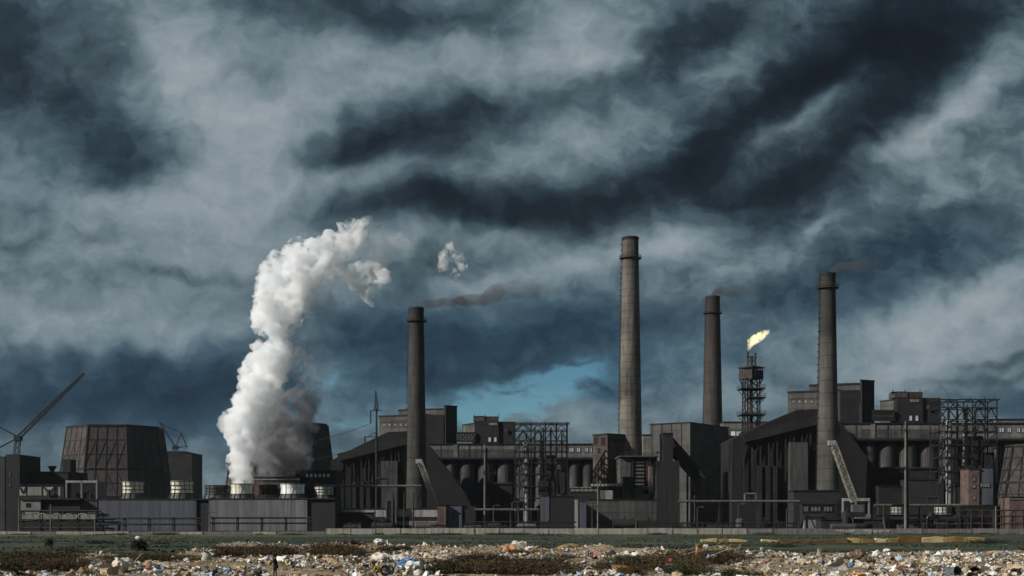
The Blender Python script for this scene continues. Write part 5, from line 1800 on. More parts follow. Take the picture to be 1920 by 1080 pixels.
# templates: crumpled lumps, bent sheets, boxes
def ico():
    t = (1 + 5 ** .5) / 2
    v = np.array([(-1, t, 0), (1, t, 0), (-1, -t, 0), (1, -t, 0), (0, -1, t), (0, 1, t), (0, -1, -t), (0, 1, -t), (t, 0, -1), (t, 0, 1), (-t, 0, -1), (-t, 0, 1)], float)
    v /= np.linalg.norm(v[0])
    f = np.array([(0, 11, 5), (0, 5, 1), (0, 1, 7), (0, 7, 10), (0, 10, 11), (1, 5, 9), (5, 11, 4), (11, 10, 2), (10, 7, 6), (7, 1, 8), (3, 9, 4), (3, 4, 2), (3, 2, 6), (3, 6, 8), (3, 8, 9), (4, 9, 5), (2, 4, 11), (6, 2, 10), (8, 6, 7), (9, 8, 1)])
    return v, f


def subdiv(v, f):
    v = list(map(tuple, v))
    cache, nf = {}, []

    def mid(a, b_):
        k = (min(a, b_), max(a, b_))
        if k not in cache:
            p = np.array(v[a]) + np.array(v[b_])
            v.append(tuple(p / np.linalg.norm(p)))
            cache[k] = len(v) - 1
        return cache[k]
    for a, b_, c in f:
        x, y, z = mid(a, b_), mid(b_, c), mid(c, a)
        nf += [(a, x, z), (b_, y, x), (c, z, y), (x, y, z)]
    return np.array(v), np.array(nf)


def rand_rot(n, r, tilt=1.0):
    """random rotations, yaw free, tilt limited"""
    a, e, g = r.uniform(0, 2 * np.pi, n), r.normal(0, .5 * tilt, n), r.normal(0, .5 * tilt, n)
    ca, sa, ce, se, cg, sg = np.cos(a), np.sin(a), np.cos(e), np.sin(e), np.cos(g), np.sin(g)
    Z, O = np.zeros(n), np.ones(n)
    Rz = np.stack([np.stack([ca, -sa, Z], -1), np.stack([sa, ca, Z], -1), np.stack([Z, Z, O], -1)], -2)
    Rx = np.stack([np.stack([O, Z, Z], -1), np.stack([Z, ce, -se], -1), np.stack([Z, se, ce], -1)], -2)
    Ry = np.stack([np.stack([cg, Z, sg], -1), np.stack([Z, O, Z], -1), np.stack([-sg, Z, cg], -1)], -2)
    return Rz @ Rx @ Ry


def litter(n, seed, kind):
    r = np.random.default_rng(seed)
    p = scatter(n, seed)
    size = np.clip(r.lognormal(math.log({'lump': .075, 'sheet': .095, 'slab': .22}[kind]), .55 if kind != 'slab' else .3, n), .03, .7)
    if kind == 'lump':
        v, f = ico()
        V = v[None] * (1 + .45 * r.uniform(-1, 1, (n, len(v), 1)))
        V = V * np.stack([r.uniform(.7, 1.4, n), r.uniform(.6, 1.1, n), r.uniform(.35, .8, n)], -1)[:, None, :]
    else:
        gxx, gyy = np.meshgrid(np.linspace(-1, 1, 3), np.linspace(-1, 1, 3))
        v = np.stack([gxx.ravel(), gyy.ravel(), 0 * gxx.ravel()], -1)
        q = [(0, 1, 4, 3), (1, 2, 5, 4), (3, 4, 7, 6), (4, 5, 8, 7)]
        f = np.array([t_ for a, b_, c, d in q for t_ in ((a, b_, c), (a, c, d))])
        V = np.repeat(v[None], n, 0)
        V[..., 2] += .45 * r.uniform(-1, 1, (n, len(v)))
        V = V * np.stack([r.uniform(.6, 1.5, n), r.uniform(.4, 1.1, n), np.ones(n)], -1)[:, None, :]
    V = np.einsum('nij,nkj->nki', rand_rot(n, r, 1.0 if kind == 'lump' else 1.3), V * size[:, None, None])
    lift = np.clip(size * .35, .015, .2)
    V += np.stack([p[:, 0], p[:, 1], ground_z(p[:, 0], p[:, 1]) + lift], -1)[:, None, :]
    k = len(v)
    F = f[None] + (np.arange(n) * k)[:, None, None]
    pw = PALW if kind != 'slab' else np.array([.08, .15, .15, .18, .16, .16, .09, .02, .01, 0, 0, 0, 0, 0])
    mi = np.repeat(r.choice(len(PAL), n, p=pw), len(f))
    return V.reshape(-1, 3), F.reshape(-1, 3), mi


A = litter(25000, 101, 'lump')
B_ = litter(44000, 202, 'sheet')
D_ = litter(1500, 303, 'slab')
lv = np.vstack([A[0], B_[0], D_[0]])
lf_ = np.vstack([A[1], B_[1] + len(A[0]), D_[1] + len(A[0]) + len(B_[0])])
lm = np.concatenate([A[2], B_[2], D_[2]])
lo = bpy.data.objects.new('litter', np_mesh('litter', lv, lf_, PALM, lm))
COL.objects.link(lo)
tag(lo, 'mixed loose litter of paper, plastic and rags strewn over the dump', 'litter', None, 'stuff')

# grass tufts over the field
def tufts(n, seed):
    r = np.random.default_rng(seed)
    y = 1.0 / r.uniform(1 / 398., 1 / 148., n * 2)
    x = r.uniform(-.44, .44, n * 2) * y
    keep = (dump_mask(x, y) < .5) & (fbm(x * .06, y * .1, 55, 3) + .5 * r.random(n * 2) > .1)
    x, y = x[keep][:n], y[keep][:n]
    n = len(x)
    h = r.uniform(.06, .20, n) * (1 + .5 * vnoise(x * .1, y * .1, 66))
    a = r.uniform(0, np.pi, n)
    w = r.uniform(.10, .35, n)
    z = ground_z(x, y) - .03
    dx, dy = np.cos(a) * w, np.sin(a) * w
    lx, ly = r.normal(0, .1, n), r.normal(0, .1, n)
    v = np.stack([np.stack([x - dx, y - dy, z], -1), np.stack([x + dx, y + dy, z], -1), np.stack([x + dx * .8 + lx, y + dy * .8 + ly, z + h * .8], -1),
                  np.stack([x + lx * 1.5, y + ly * 1.5, z + h], -1), np.stack([x - dx * .7 + lx, y - dy * .7 + ly, z + h * .65], -1)], 1).reshape(-1, 3)
    f = np.arange(n)[:, None] * 5 + np.array([0, 1, 2, 3, 4])[None]
    return v, f, r.choice(3, n, p=(.5, .3, .2))


flat('grass_dark', (.030, .040, .030), .9, .1, .3, .6)
flat('grass_mid', (.048, .058, .038), .9, .1, .3, .6)
flat('grass_dry', (.095, .085, .045), .9, .1, .3, .6)
tv, tf, tm = tufts(22000, 5)
go = bpy.data.objects.new('grass', np_mesh('grass', tv, tf, [M['grass_dark'], M['grass_mid'], M['grass_dry']], tm))
COL.objects.link(go)
tag(go, 'rough green grass over the field between the dump and the wall', 'grass', None, 'stuff')

# ------------------------------------------------------------------ scrub
flat('twig_brown', (.075, .045, .024), .9, .1, .35, 2.0)
flat('twig_dark', (.030, .022, .015), .9, .1, .35, 2.0)
flat('leaf_brown', (.082, .058, .032), .9, .1, .4, 1.5)
flat('leaf_green', (.050, .062, .026), .9, .1, .4, 1.0)
flat('leaf_dark', (.024, .034, .020), .9, .1, .4, 1.0)


def bush_mesh(seed, twig_m, leaf_m, twigs=190, leaves=700, up=1.0, tree=False):
    """unit bush: radius 1, height about 1; a spray of tapering bent twigs with small leaves along them"""
    r = np.random.default_rng(seed)
    V, F, MI = [], [], []
    tips = []
    for k in range(twigs):
        if tree:
            o = np.array([0, 0, r.uniform(.30, .55)])
            d = np.array([r.normal(0, 1), r.normal(0, 1), r.normal(.35, .55)])
        else:
            rad = r.random() ** .6 * .75
            an = r.uniform(0, 2 * np.pi)
            o = np.array([rad * np.cos(an), rad * np.sin(an), -.05])
            d = np.array([o[0] * .8 + r.normal(0, .35), o[1] * .8 + r.normal(0, .35), up * r.uniform(.5, 1.3)])
        d /= np.linalg.norm(d)
        L = r.uniform(.3, .62) if tree else r.uniform(.45, 1.05)
        p = o
        th = r.uniform(.009, .018)
        pts = [p]
        for s_ in range(3):
            d = d + r.normal(0, .22, 3)
            d[2] -= .08
            d /= np.linalg.norm(d)
            p = p + d * L / 3
            pts.append(p)
        for a, b_, w0, w1 in ((pts[0], pts[1], th, th * .75), (pts[1], pts[2], th * .75, th * .45), (pts[2], pts[3], th * .45, th * .12)):
            dd = (b_ - a) / max(1e-6, np.linalg.norm(b_ - a))
            s1 = np.cross(dd, (0.3, .2, .9))
            s1 /= max(1e-6, np.linalg.norm(s1))
            s2 = np.cross(s1, dd)
            base = len(V)
            for c_, w_ in ((a, w0), (b_, w1)):
                for q in range(3):
                    an = q * 2 * np.pi / 3
                    V.append(c_ + (s1 * np.cos(an) + s2 * np.sin(an)) * w_)
            for q in range(3):
                F.append((base + q, base + (q + 1) % 3, base + 3 + (q + 1) % 3, base + 3 + q))
                MI.append(0)
        tips += [pts[1], pts[2], pts[3], (pts[2] + pts[3]) / 2]
    if tree:
        base = len(V)
        for c_, w_ in ((np.array([0, 0, -.1]), .05), (np.array([.02, 0, .5]), .03)):
            for q in range(4):
                V.append(c_ + np.array([np.cos(q * np.pi / 2), np.sin(q * np.pi / 2), 0]) * w_)
        for q in range(4):
            F.append((base + q, base + (q + 1) % 4, base + 4 + (q + 1) % 4, base + 4 + q))
            MI.append(0)
    tips = np.array(tips)
    for k in range(leaves):
        c_ = tips[r.integers(len(tips))] + r.normal(0, .05, 3)
        s_ = r.uniform(.02, .05)
        a, b_ = r.normal(0, 1, 3), r.normal(0, 1, 3)
        a /= np.linalg.norm(a)
        b_ = np.cross(a, b_)
        b_ /= np.linalg.norm(b_)
        base = len(V)
        V += [c_ - a * s_ * 1.5, c_ + b_ * s_ * .6, c_ + a * s_ * 1.5, c_ - b_ * s_ * .6]
        F.append((base, base + 1, base + 2, base + 3))
        MI.append(1)
    return np_mesh('bush', np.array(V), np.array(F), [twig_m, leaf_m], np.array(MI))


BROWN = [bush_mesh(10 + k, M['twig_brown'] if k != 2 else M['twig_dark'], M['leaf_brown'], 260, 2000) for k in range(4)]
GREEN = [bush_mesh(20 + k, M['twig_dark'], M['leaf_green'] if k < 2 else M['leaf_dark'], 130, 1500) for k in range(3)]
TREE = [bush_mesh(30 + k, M['twig_dark'], M['leaf_green'] if k == 0 else M['leaf_dark'], 150, 1700, tree=True) for k in range(2)]


def put_bush(me, name, label, cat, px, Y, w, h, group, z=None, rot=None):
    x = WX(px, Y)
    o = bpy.data.objects.new(name, me)
    COL.objects.link(o)
    o.location = (x, Y, float(ground_z(x, Y)) - .05 if z is None else z)
    o.scale = (w / 2, w / 2 * .8, h)
    o.rotation_euler = (0, 0, R.uniform(0, 6.28) if rot is None else rot)
    return tag(o, label, cat, group)


GB = 'dry brown bushes on the dump'
BUSH_TOPS = [1030, 1029, 1030, 1032, 1040, 1038, 1034, 1036, 1042, 1024, 1020, 1020, 1015, 1024, 1012, 1014, 1018, 1018, 1024, 1046, 1043, 1045, 1030, 1026, 1046, 1034, 1052, 1044, 1034, 1026, 1023, 1032, 1036, 1040, 1045, 1044]
for i, (px, Y, w, h, lab) in enumerate((
        (12, 138, 5, 1.25, 'dry brown bush at the far left edge of the dump'), (52, 139, 6, 1.3, 'broad dry brown bush, second from the left on the dump'),
        (92, 140, 6, 1.35, 'broad dry brown bush, third from the left on the dump'), (128, 142, 4, 1.0, 'low dry bush closing the left scrub bank'), (160, 143, 4, .7, 'low dry bush on the dip in the left scrub bank'),
        (228, 143, 5, 1.0, 'dry bush at the left end of the second scrub bank'), (262, 143, 6, 1.25, 'dry bush below the dark leafy shrub, in the second scrub bank'), (296, 145, 5, 1.0, 'dry bush at the right end of the second scrub bank'),
        (352, 141, 5, .8, 'dry bush left of the tilted pale drum'), (415, 158, 3, .8, 'small dry bush on the heap right of the tilted pale drum'), (448, 157, 4, 1.1, 'dry bush on the heap left of the standing person'),
        (478, 153, 3.6, 1.0, 'dry bush just up-left of the standing person'), (512, 158, 4.5, 1.35, 'tall dry bush directly beyond the standing person'), (541, 156, 3, .8, 'small dry bush right of the standing person'),
        (604, 160, 5, 1.35, 'tall rusty bush on the heap between the two people'), (640, 157, 4.5, .9, 'rusty bush on the right shoulder of the heap between the two people'), (664, 163, 3, .8, 'small bush on the heap beyond the crouching person'),
        (722, 161, 3.5, .9, 'dry bush beyond the ragged pale heap'), (755, 164, 3, .6, 'small dry bush right of the ragged pale heap'), (862, 106, 4, .75, 'dry bush at the left end of the bare earth mound'), (905, 105, 5, .8, 'dry bush on the crest of the bare earth mound'),
        (962, 106, 5, .85, 'dry bush on the right half of the bare earth mound'), (905, 141, 3, .7, 'dry bush behind the bare earth mound'), (978, 156, 3, .9, 'dry bush under the orange scrap heap'), (1022, 118, 5, 1.0, 'dry bush right of the bare earth mound'),
        (1062, 140, 3, .7, 'low dry bush among pale litter in the middle'), (1185, 105, 3, .9, 'dry bush at the left of the large brush pile'), (1222, 112, 5, 1.25, 'wide dry bush in the large brush pile'),
        (1262, 118, 5, 1.4, 'tangled dry bush in the middle of the large brush pile'), (1300, 128, 5.5, 1.4, 'tangled bush with long pale branches in the large brush pile'), (1332, 134, 5, 1.5, 'tall bush at the right end of the large brush pile'),
        (1352, 131, 4, 1.0, 'small bush ending the large brush pile'), (1390, 137, 3.5, .8, 'low dry bush right of the large brush pile'), (1430, 140, 3, .6, 'low dry bush near the sandy strip'), (1615, 128, 4, .6, 'low dark brush among litter below the orange scrap'), (1735, 150, 3.5, .6, 'low dry brush on the right half of the dump'), (18, 121, 6, 1, 'front dry bush at the far left edge, below a broader bush'), (62, 119, 6, 1, 'front dry bush of the left scrub bank, left of the pale forked branch'), (104, 120, 6, 1, 'front dry bush at the right end of the left scrub bank'), (282, 129, 4, 1, 'front dry bush of the second scrub bank'))):
    zg = float(ground_z(WX(px, Y), Y))
    top = BUSH_TOPS[i] if i < len(BUSH_TOPS) else 1041 + 2 * (i % 3)
    put_bush(BROWN[i % 4], 'dry_bush', lab, 'bush', px, Y, w * 1.15, min(2.3, max(.45, WZ(top, Y) - zg)), GB)
# thickets: many alike bushes that grow into one another
rb_ = random.Random(88)
for (where, x0, x1, t0, t1, ya, yb, n, k) in (('left scrub bank', 0, 135, 1031, 1040, 116, 136, 16, 4), ('front of the left scrub bank', 0, 140, 1041, 1048, 104, 115, 12, 4), ('second scrub bank', 205, 345, 1037, 1044, 128, 142, 12, 4), ('scrub right of the tilted drum', 400, 545, 1020, 1036, 140, 156, 9, 4),
                                              ('heap between the two people', 590, 680, 1016, 1028, 146, 160, 9, 4), ('bare earth mound', 805, 1050, 1043, 1052, 99, 112, 22, 4), ('large brush pile', 1150, 1300, 1042, 1054, 100, 116, 14, 4), ('upper brush pile', 1255, 1375, 1024, 1038, 118, 136, 14, 4)):
    for j in range(n):
        px, Y = x0 + (x1 - x0) * (j + rb_.random()) / n, rb_.uniform(ya, yb)
        zg = float(ground_z(WX(px, Y), Y))
        edge = abs((px - x0) / (x1 - x0) - .5) * 2
        h = min(1.9, max(.4, WZ(rb_.uniform(t0, t1) + 8 * edge ** 4, Y) - zg))
        me = GREEN[1 + j % 2] if j % 5 == 2 else BROWN[(j + 1) % 4]
        put_bush(me, 'dry_bush' if j % 5 != 2 else 'green_bush', ('dry brown' if j % 5 != 2 else 'olive green') + ' bush grown into the thicket on the ' + where, 'bush', px, Y, rb_.uniform(3.4, 5.6), h * 1.15, 'thicket on the ' + where)
GG = 'green bushes'
for i, (px, Y, w, h, k, lab) in enumerate((
        (800, 172, 5, .9, 0, 'olive green bush at the far edge of the dump, right of the ragged pale heap'), (770, 174, 3, .8, 0, 'small olive bush beyond the dump, left of another'), (886, 119, 4, .9, 0, 'olive green bush rising behind the bare earth mound'),
        (1010, 178, 3, 1.0, 2, 'dark green bush beyond the white litter heap'), (1035, 112, 4, .9, 0, 'green bush at the right foot of the bare earth mound'), (1172, 106, 4, 1.2, 2, 'dark green bush at the left foot of the large brush pile'),
        (1360, 101, 6, .7, 1, 'low green bush at the bottom edge, right of the large brush pile'), (1425, 99, 6, .6, 1, 'low spreading green bush at the bottom edge, further right'), (1285, 182, 3.5, 1.1, 2, 'dark rounded bush on the grass behind the brush pile'),
        (125, 182, 4.5, 1.1, 2, 'dark rounded bush on the grass at the left'), (178, 232, 3.5, .8, 2, 'small dark bush on the grass near the left wall'), (202, 235, 3, .7, 2, 'smallest dark bush on the grass near the left wall'),
        (304, 235, 4, .8, 2, 'dark bush on the grass in front of the long pump house'), (150, 108, 4, .5, 1, 'low green weeds at the bottom left corner of the dump'), (40, 105, 3.5, .5, 1, 'low green weeds at the far bottom left'), (1470, 210, 5, .8, 1, 'green bush on the grass before the yellow blocks'), (1345, 232, 5, .7, 1, 'green clump half hiding the cream blocks'), (1372, 230, 5, .9, 1, 'second green clump half hiding the cream blocks'), (1850, 246, 7, 1.0, 2, 'dark bush at the right end of the yellow blocks'))):
    put_bush(GREEN[k], 'green_bush', lab, 'bush', px, Y, w, h, GG)
put_bush(TREE[0], 'small_tree', 'small round green tree alone on the grass at the left', 'tree', 92, 205, 3.4, 1.75, 'small trees')
put_bush(TREE[1], 'small_tree', 'spreading dark leafy shrub tree above the second scrub bank', 'tree', 262, 190, 5.6, 1.9, 'small trees')
for px, Y, w, h, lab in ((1216, 438, 8, 6.2, 'leafy tree in front of the pink pillar'), (1436, 424, 10, 5.5, 'dark green tree under the flare tower behind the wall'), (1462, 426, 8, 4.6, 'dark green tree right of another under the flare tower'), (1275, 424, 8, 3.4, 'dark low tree behind the wall, right of the black slab tower'), (1300, 430, 7, 4.4, 'dark tree under the inclined conveyor')):
    put_bush(TREE[1] if px != 1216 else TREE[0], 'small_tree', lab, 'tree', px, Y, w, h * 1.05, 'trees inside the plant', z=0)
for px, lab in ((640, 'leftmost green shrub under the dark shelter'), (657, 'second green shrub under the dark shelter'), (674, 'third green shrub under the dark shelter'), (691, 'rightmost green shrub under the dark shelter')):
    put_bush(GREEN[1 if px != 674 else 2], 'green_bush', lab, 'bush', px, 432, 4.2, R.uniform(2.6, 3.4), 'shrubs under the dark shelter', z=0)
rw_ = random.Random(61)
for j in range(46):
    px = rw_.uniform(-20, 1940)
    Y = rw_.uniform(384, 398.5)
    me = GREEN[rw_.randrange(3)] if j % 4 else BROWN[rw_.randrange(4)]
    put_bush(me, 'weed_clump', 'rough %s weeds growing near the foot of the boundary wall' % ('dark green' if j % 4 else 'brown'), 'weeds', px, Y, rw_.uniform(2.5, 9), rw_.uniform(.35, .95), 'weeds along the boundary wall')

# ------------------------------------------------------------------ yellow blocks on the grass
def block_mesh(x0, x1, ytop, ybot, Y, m, seed):
    rr = random.Random(seed)
    a, b_ = WX(x0, Y), WX(x1, Y)
    x = (a + b_) / 2
    z = float(ground_z(x, Y)) - .12
    L, h, d = (b_ - a) - .06, WZ(ytop, Y) - z, 1.1
    import bmesh
    bm = bmesh.new()
    bmesh.ops.create_cube(bm, size=1)
    bmesh.ops.subdivide_edges(bm, edges=bm.edges[:], cuts=3, use_grid_fill=True)
    for v in bm.verts:
        v.co = Vector((v.co.x * L, v.co.y * d, (v.co.z + .5) * h))
        v.co += Vector((rr.uniform(-.03, .03), rr.uniform(-.03, .03), rr.uniform(-.03, .03) + .10 * math.sin(v.co.x * 1.1 + seed) * (v.co.z / max(h, .1))))
    bmesh.ops.bevel(bm, geom=[e for e in bm.edges if e.calc_face_angle(0) > 1.0], offset=.05, segments=1, affect='EDGES')
    me = bpy.data.meshes.new('concrete_block')
    bm.to_mesh(me)
    bm.free()
    me.materials.append(m)
    o = bpy.data.objects.new('concrete_block', me)
    o.location = (x, Y + rr.uniform(-.2, .2), z)
    o.rotation_euler = (0, rr.uniform(-.02, .02), rr.uniform(-.06, .06))
    COL.objects.link(o)
    return o


for i, (x0, x1, yt, mm, lab) in enumerate((
        (1314, 1344, 1010.5, 'cream_block', 'cream block at the left end of the row, behind green clumps'), (1345, 1364, 1011, 'yellow_block', 'yellowish block behind the green clumps, second from the left end'), (1366, 1400, 1011.5, 'cream_block', 'long cream block right of the green clumps'),
        (1427, 1458, 1012, 'cream_block', 'thin pale block starting the long yellow row'), (1459, 1520, 1011.5, 'rust_block', 'long thin rusty block in the yellow row'), (1521, 1544, 1011.5, 'rust_block', 'short rusty block left of a rusty one of the same height'),
        (1545, 1565, 1011, 'rust_block', 'rust-brown block in the left half of the yellow row'), (1566, 1589, 1011, 'rust_block', 'rust-brown block touching the short cream one'), (1590, 1613, 1009.5, 'cream_block', 'short bright cream block between rusty and yellow ones'),
        (1614, 1639, 1010.5, 'yellow_block', 'yellow block right of the short bright cream one'), (1640, 1661, 1009.5, 'cream_block', 'cream block left of the tallest rusty block'), (1662, 1684, 1008.5, 'yellow_block', 'yellow block touching the tallest rusty block'),
        (1685, 1726, 1006, 'rust_block', 'tallest orange-rust block of the row'), (1727, 1769, 1007, 'cream_block', 'long cream block right of the tallest rusty block'), (1770, 1813, 1007, 'yellow_block', 'long yellow block, last but one at the right end'), (1814, 1846, 1008, 'yellow_block', 'yellow block at the right end, running into a bush'))):
    tag(block_mesh(x0, x1, yt, 1017, 255, M[mm], i), lab, 'concrete block', 'yellow concrete blocks on the grass')
for i, (px, Y, w, d, h, lab) in enumerate(((1068, 182, 3.2, 1.6, .8, 'yellow sand heap in the middle of the dump edge'), (1096, 184, 2.2, 1.4, .55, 'smaller yellow sand heap beside the larger one'), (1205, 180, 5.0, 1.6, .55, 'long yellow sand heap left of the brush pile'), (1252, 181, 2.6, 1.5, .5, 'pale round sand heap at the end of the long one'))):
    v, f = ico()
    v, f = subdiv(*subdiv(v, f))
    rr = np.random.default_rng(i)
    nn = 1 + .16 * fbm(v[:, 0] * 2 + i * 9, v[:, 1] * 2 + v[:, 2] * 3, 40 + i, 3)
    v = v * nn[:, None]
    v[:, 2] = np.maximum(v[:, 2], -.2)
    me = np_mesh('sand_heap', v * np.array([w / 2 * 1.3, d / 2 * 1.3, h]), f, [M['yellow_block'] if i != 3 else M['cream_block']], np.zeros(len(f)), True)
    o = bpy.data.objects.new('sand_heap', me)
    COL.objects.link(o)
    x = WX(px, Y)
    o.location = (x, Y, float(ground_z(x, Y)))
    tag(o, lab, 'sand heap', 'sand heaps at the dump edge')
# ------------------------------------------------------------------ steam, smoke and flame
def puff_shell(name, spheres, seed, voxel, amp, m, Y, freq=1.0, cuts=True):
    """the outline of a cloud: overlapping balls melted together, then roughened into cauliflower heads"""
    rr = random.Random(seed)
    v0, f0 = subdiv(*subdiv(*ico()))
    V, F, n = [], [], 0
    for (px, py, rp, dy) in spheres:
        c = np.array(W(px, py, Y + dy))
        r = rp * Y / FOC
        V.append(v0 * r + c)
        F.append(f0 + n)
        n += len(v0)
    me = np_mesh(name + '_source', np.vstack(V), np.vstack(F))
    tmp = bpy.data.objects.new(name + '_source', me)
    COL.objects.link(tmp)
    md = tmp.modifiers.new('melt', 'REMESH')
    md.mode = 'VOXEL'
    md.voxel_size = voxel
    dg = bpy.context.evaluated_depsgraph_get()
    ev = tmp.evaluated_get(dg)
    em = bpy.data.meshes.new_from_object(ev)
    bpy.data.objects.remove(tmp)
    bpy.data.meshes.remove(me)
    nv = len(em.vertices)
    co = np.empty(nv * 3, np.float32)
    em.vertices.foreach_get('co', co)
    co = co.reshape(-1, 3).astype(float)
    # smooth the seams a little, then billow
    ed = np.empty(len(em.edges) * 2, np.int32)
    em.edges.foreach_get('vertices', ed)
    ed = ed.reshape(-1, 2)
    for _ in range(4):
        acc, cnt = np.zeros_like(co), np.zeros(nv)
        np.add.at(acc, ed[:, 0], co[ed[:, 1]])
        np.add.at(acc, ed[:, 1], co[ed[:, 0]])
        np.add.at(cnt, ed[:, 0], 1)
        np.add.at(cnt, ed[:, 1], 1)
        co = co * .4 + .6 * acc / np.maximum(cnt, 1)[:, None]
    em.vertices.foreach_set('co', co.astype(np.float32).reshape(-1))
    em.update()
    no = np.empty(nv * 3, np.float32)
    em.vertices.foreach_get('normal', no)
    no = no.reshape(-1, 3)
    d = np.empty(nv)
    for i in range(nv):
        p = Vector(co[i]) * freq
        a = 0.0
        s, w_ = .16, 1.0
        for _ in range(5):
            a += w_ * (1.0 - 2.0 * abs(mnoise.noise(p * s + Vector((seed, 3.1, 7.7)))))
            s *= 2.1
            w_ *= .52
        d[i] = a - .9
    co = co + no * (amp * d)[:, None]
    em.vertices.foreach_set('co', co.astype(np.float32).reshape(-1))
    em.update()
    # melt once more so that the billows nowhere fold through each other
    tmp = bpy.data.objects.new(name + '_billows', em)
    COL.objects.link(tmp)
    md = tmp.modifiers.new('melt', 'REMESH')
    md.mode = 'VOXEL'
    md.voxel_size = voxel * .8
    dg = bpy.context.evaluated_depsgraph_get()
    em2 = bpy.data.meshes.new_from_object(tmp.evaluated_get(dg))
    bpy.data.objects.remove(tmp)
    bpy.data.meshes.remove(em)
    em = em2
    co = np.empty(len(em.vertices) * 3, np.float32)
    em.vertices.foreach_get('co', co)
    co = co.reshape(-1, 3).astype(float)
    base = co[co[:, 2].argmin()]
    loc = Vector((base[0], base[1], base[2]))
    co -= np.array(loc)
    em.vertices.foreach_set('co', co.astype(np.float32).reshape(-1))
    em.update()
    em.name = name
    em.materials.clear()
    em.materials.append(m)
    em.polygons.foreach_set('use_smooth', np.ones(len(em.polygons), bool))
    o = bpy.data.objects.new(name, em)
    o.location = loc
    COL.objects.link(o)
    return o


def vapour(name, color, dens, lo, hi, scale, detail=4, rough=.55, aniso=0.0, step=1.0, stretch=(1, 1, 1), fade=None, rise=None):
    """scattering vapour whose density breaks up with noise; fade=(x0, x1, power) thins it downwind, rise=(z0, z1, amount) tears it with height"""
    m = bpy.data.materials.new(name)
    m.use_nodes = True
    t = m.node_tree
    t.nodes.clear()
    b = NB(t)
    g = b.n('ShaderNodeNewGeometry').outputs['Position']
    n1 = b.noise(b.mapping(g, sc=stretch), scale, detail, rough, .4)
    s = b.n('ShaderNodeSeparateXYZ')
    t.links.new(g, s.inputs[0])
    if rise:
        n1 = b.math('SUBTRACT', n1, b.maprange(s.outputs[2], rise[0], rise[1], 0.0, rise[2]))
    d = b.maprange(n1, lo, hi, 0.0, 1.0, smooth=True)
    if fade:
        f_ = b.maprange(s.outputs[0], fade[0], fade[1], 1.0, 0.0)
        d = b.math('MULTIPLY', d, b.math('POWER', f_, fade[2]))
    pv = b.n('ShaderNodeVolumePrincipled')
    pv.inputs['Color'].default_value = color + (1,)
    pv.inputs['Anisotropy'].default_value = aniso
    pv.inputs['Density Attribute'].default_value = ''
    t.links.new(b.math('MULTIPLY', d, dens), pv.inputs['Density'])
    o = b.n('ShaderNodeOutputMaterial')
    t.links.new(pv.outputs[0], o.inputs['Volume'])
    m.cycles.volume_step_rate = step
    return m


cy.volume_step_rate = 1.0
cy.volume_max_steps = 512
cy.volume_bounces = 36
cy.max_bounces = 40

steam_m = vapour('steam', (.996, .997, .998), 0.50, .37, .47, .17, 8, .70, step=.12, rise=(50, 112, .115))
thin_m = vapour('thin_steam', (.43, .42, .44), 0.42, .43, .60, .11, 7, .66, step=.2, rise=(30, 70, .08))  # grey from mixed-in smoke, with the column's shade put into the colour too
grey_m = vapour('wisp_steam', (.90, .88, .89), 0.16, .46, .66, .10, 7, .66, step=.25)  # slightly grey vapour for the trailing wisp

rs = random.Random(17)


def fill(rows, per, seed, dyamp=20, jit=.35):
    """rows: (y, left, right, ball radius); balls spread over each row"""
    r_ = random.Random(seed)
    out = []
    for (y, l, r, rp) in rows:
        n = max(1, int(round((r - l) / (rp * per))))
        for k in range(n):
            f = .5 if n == 1 else k / (n - 1)
            q = rp * r_.uniform(.8, 1.12)
            a, b_ = l + q, r - q
            x = (a + b_) / 2 if b_ < a else a + (b_ - a) * f
            out.append((x + r_.uniform(-1, 1) * rp * jit * .4, y + r_.uniform(-1, 1) * rp * jit, q, r_.uniform(-1, 1) * dyamp * Y_ / FOC + (0 if n < 2 else 0)))
    return out


Y_ = 440.0
core = fill([(904, 440, 470, 13), (892, 438, 468, 13), (878, 434, 470, 14), (862, 428, 468, 14), (846, 430, 472, 14), (828, 432, 478, 15), (810, 428, 488, 16), (795, 414, 494, 15), (782, 430, 500, 17),
             (764, 440, 512, 19), (745, 444, 520, 20), (725, 448, 530, 20), (705, 456, 535, 20), (686, 462, 540, 20), (668, 470, 544, 17), (654, 480, 544, 14), (640, 512, 540, 11), (628, 514, 538, 10),
             (614, 484, 550, 13), (603, 476, 562, 18), (585, 474, 576, 20), (566, 478, 584, 21), (546, 482, 590, 22), (526, 482, 596, 22), (507, 490, 606, 22), (490, 510, 622, 20), (474, 540, 646, 19), (458, 575, 668, 17), (443, 604, 682, 14), (430, 632, 690, 11), (418, 652, 690, 8)], 1.15, 4, 26)
o = puff_shell('steam_column', core, 3, .62, 2.7, steam_m, Y_, 1.7)
tag(o, 'tall dense white column of steam rising from the fan and bending to the right', 'steam')
Y_ = 458.0
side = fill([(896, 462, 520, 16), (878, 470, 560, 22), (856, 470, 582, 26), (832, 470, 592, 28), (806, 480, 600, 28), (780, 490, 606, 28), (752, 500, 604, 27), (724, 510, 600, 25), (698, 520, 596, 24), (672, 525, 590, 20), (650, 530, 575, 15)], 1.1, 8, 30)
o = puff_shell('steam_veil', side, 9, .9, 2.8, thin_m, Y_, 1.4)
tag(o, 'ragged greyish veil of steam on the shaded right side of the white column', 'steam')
Y_ = 440.0
wisp = fill([(416, 650, 700, 12), (434, 650, 745, 18), (452, 630, 765, 22), (472, 612, 770, 24), (492, 596, 720, 24), (516, 588, 650, 20), (545, 580, 625, 16), (580, 570, 610, 14)], 1.2, 12, 20)
o = puff_shell('steam_wisp', wisp, 14, 1.2, 3.0, grey_m, Y_, .9)
